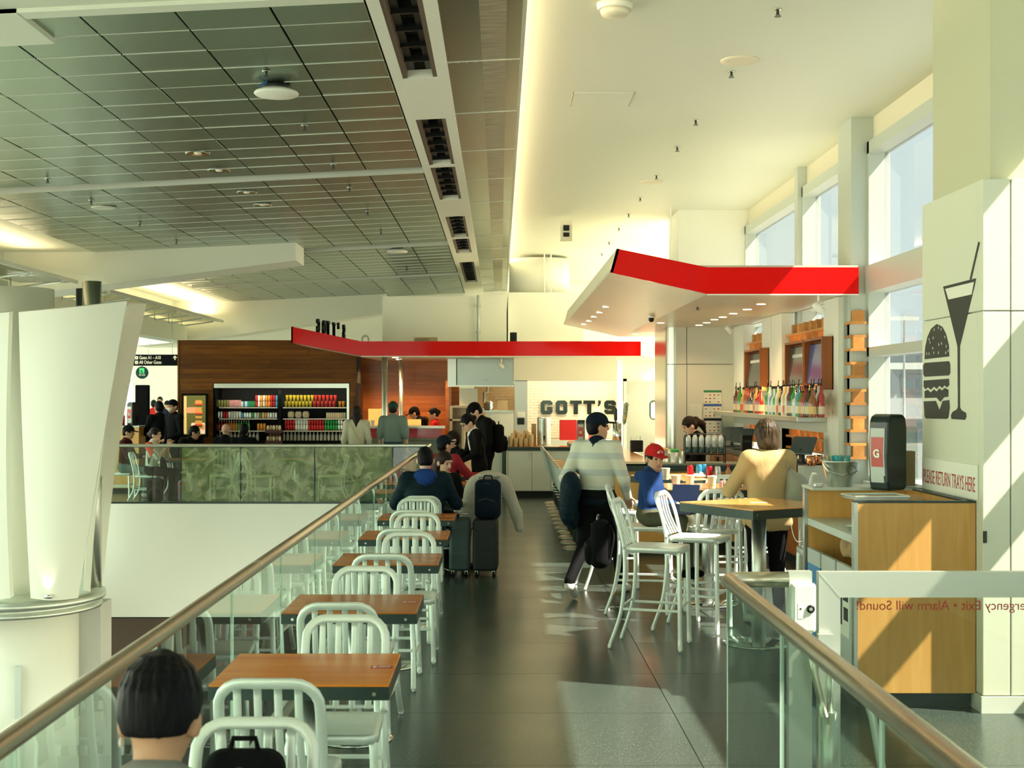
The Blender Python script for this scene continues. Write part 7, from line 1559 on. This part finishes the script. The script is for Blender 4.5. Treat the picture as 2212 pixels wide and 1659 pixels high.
for i in range(14):
    m_ = ['canblue', 'cansilver', 'cansilver', 'cansilver', 'cangreen', 'canwhite', 'yog', 'canolive', 'yog', 'canorange', 'canwhite', 'cansilver', 'canwhite', 'cansilver'][i]; item('can', m_, xq(510+i*39), 1.436, lab('short can' if m_ != 'yog' else 'cream short can', m_ if m_ != 'yog' else '', 'on the second cooler shelf').strip(), CN.get(m_, 'cream')+' short cans on the second shelf', pitch=39)
for i in range(14):
    m_ = ['bt_r']*5+['jc_o']*4+['bt_g']*5; nm = {'bt_r': 'red', 'jc_o': 'orange', 'bt_g': 'green'}[m_[i]]; item('bottle', m_[i], xq(125+i*37), 1.187, nm+' juice bottle on the third cooler shelf', nm+' juice bottles in the cooler', pitch=37)
for i in range(3): item('jar', 'canorange', xq(750+i*45), 1.187, 'orange fruit pouch jar on the third cooler shelf', 'fruit pouch jars', pitch=45)
for r_ in (0, 1):
    for i in range(8): item('cup', 'jc_y', xq((1175 if r_ else 1160)+i*(54 if r_ else 52)), 1.667+r_*.127, 'yellow lemonade cup stacked on the top cooler shelf', 'lemonade cups in the cooler', pitch=52)
    for i in range(6): item('cup', 'jc_r', xq((1605 if r_ else 1585)+i*58), 1.667+r_*.127, 'red strawberry cup stacked on the top cooler shelf', 'strawberry cups in the cooler', pitch=50)
for i in range(2): item('cup', 'jc_o', xq(1965+i*52), 1.667, 'orange drink cup at the cooler side wall', 'orange cups in the cooler', pitch=48)
M['sand'] = mat('sandwich_wrap', (.70, .60, .42), .5)
for i, lb_ in enumerate(('wrapped sandwich with the price clip on the second cooler shelf', 'wrapped sandwich between two others on the second cooler shelf', 'wrapped sandwich next to the gap on the second cooler shelf')):
    o = thing('sandwich', lb_, 'sandwich', (xq(1230+i*112), 27.2, 1.436)); sdf_obj('wrapper', [([rbox((0, 0, .075), (.068, .05, .072), .045)], .012)], ['sand'], o); part('sticker', 'cup2', o, (-.03, .03, -.054, -.048, .05, .09))
for i in range(9): item('can', 'yog', xq(1775+i*33), 1.436, 'cream yoghurt pot on the second cooler shelf', 'yoghurt pots in the cooler', pitch=33)
for i in range(22):
    m_ = (['canred']*4+['canwhite']*5+['canred']*6+['cangreen']*5+['cansilver']*3)[i]
    for k_ in (0, 1): item('can', m_, xq(1155+i*40), 1.187+k_*.118, lab('soda can', m_, 'in the double row of the third cooler shelf'), CN[m_]+' soda cans on the third shelf', pitch=40)
for i in range(34):
    if 11 < i < 16: continue
    item('water', 'wtr', xq(120+i*56), .98, 'clear water bottle with white cap on the cooler floor', 'water bottles in the cooler')
M['basket'] = mat('dark_crate', (.10, .03, .025), .6); M['chip'] = mat('snack_bag', (.55, .42, .14), .4)
for z, lb_ in ((1.20, 'upper'), (.98, 'lower')):
    o = thing('snack_crate', '%s dark crate of snack bags standing before the cooler' % lb_, 'crate', (xq(1030), 26.75, z-.05 if lb_ == 'upper' else .93)); part('crate_wall', 'basket', o, (-.16, .16, -.1, .1, 0, .06))
    for i in range(5): sb = sdf_obj('snack_bag', [([ell((0, 0, 0), (.028, .03, .055))], .010)], ['chip' if i % 2 else 'yog'], loc=(xq(1030)-.12+i*.06, 26.75+.02*(i % 2), z+.05 if lb_ == 'upper' else 1.03)); tag(sb, '%s snack bag in the %s snack crate' % ('golden' if i % 2 else 'cream', lb_), 'snack bag', 'snack bags in the %s crate, %s' % (lb_, 'golden' if i % 2 else 'cream'))
o = thing('snack_stand', 'dark stand carrying the two snack crates', 'stand', (xq(1030), 26.75, 0)); part('post', 'basket', o, (-.12, .12, .1, .13, 0, 1.3)); part('foot', 'basket', o, (-.16, .16, -.1, .13, 0, .93))
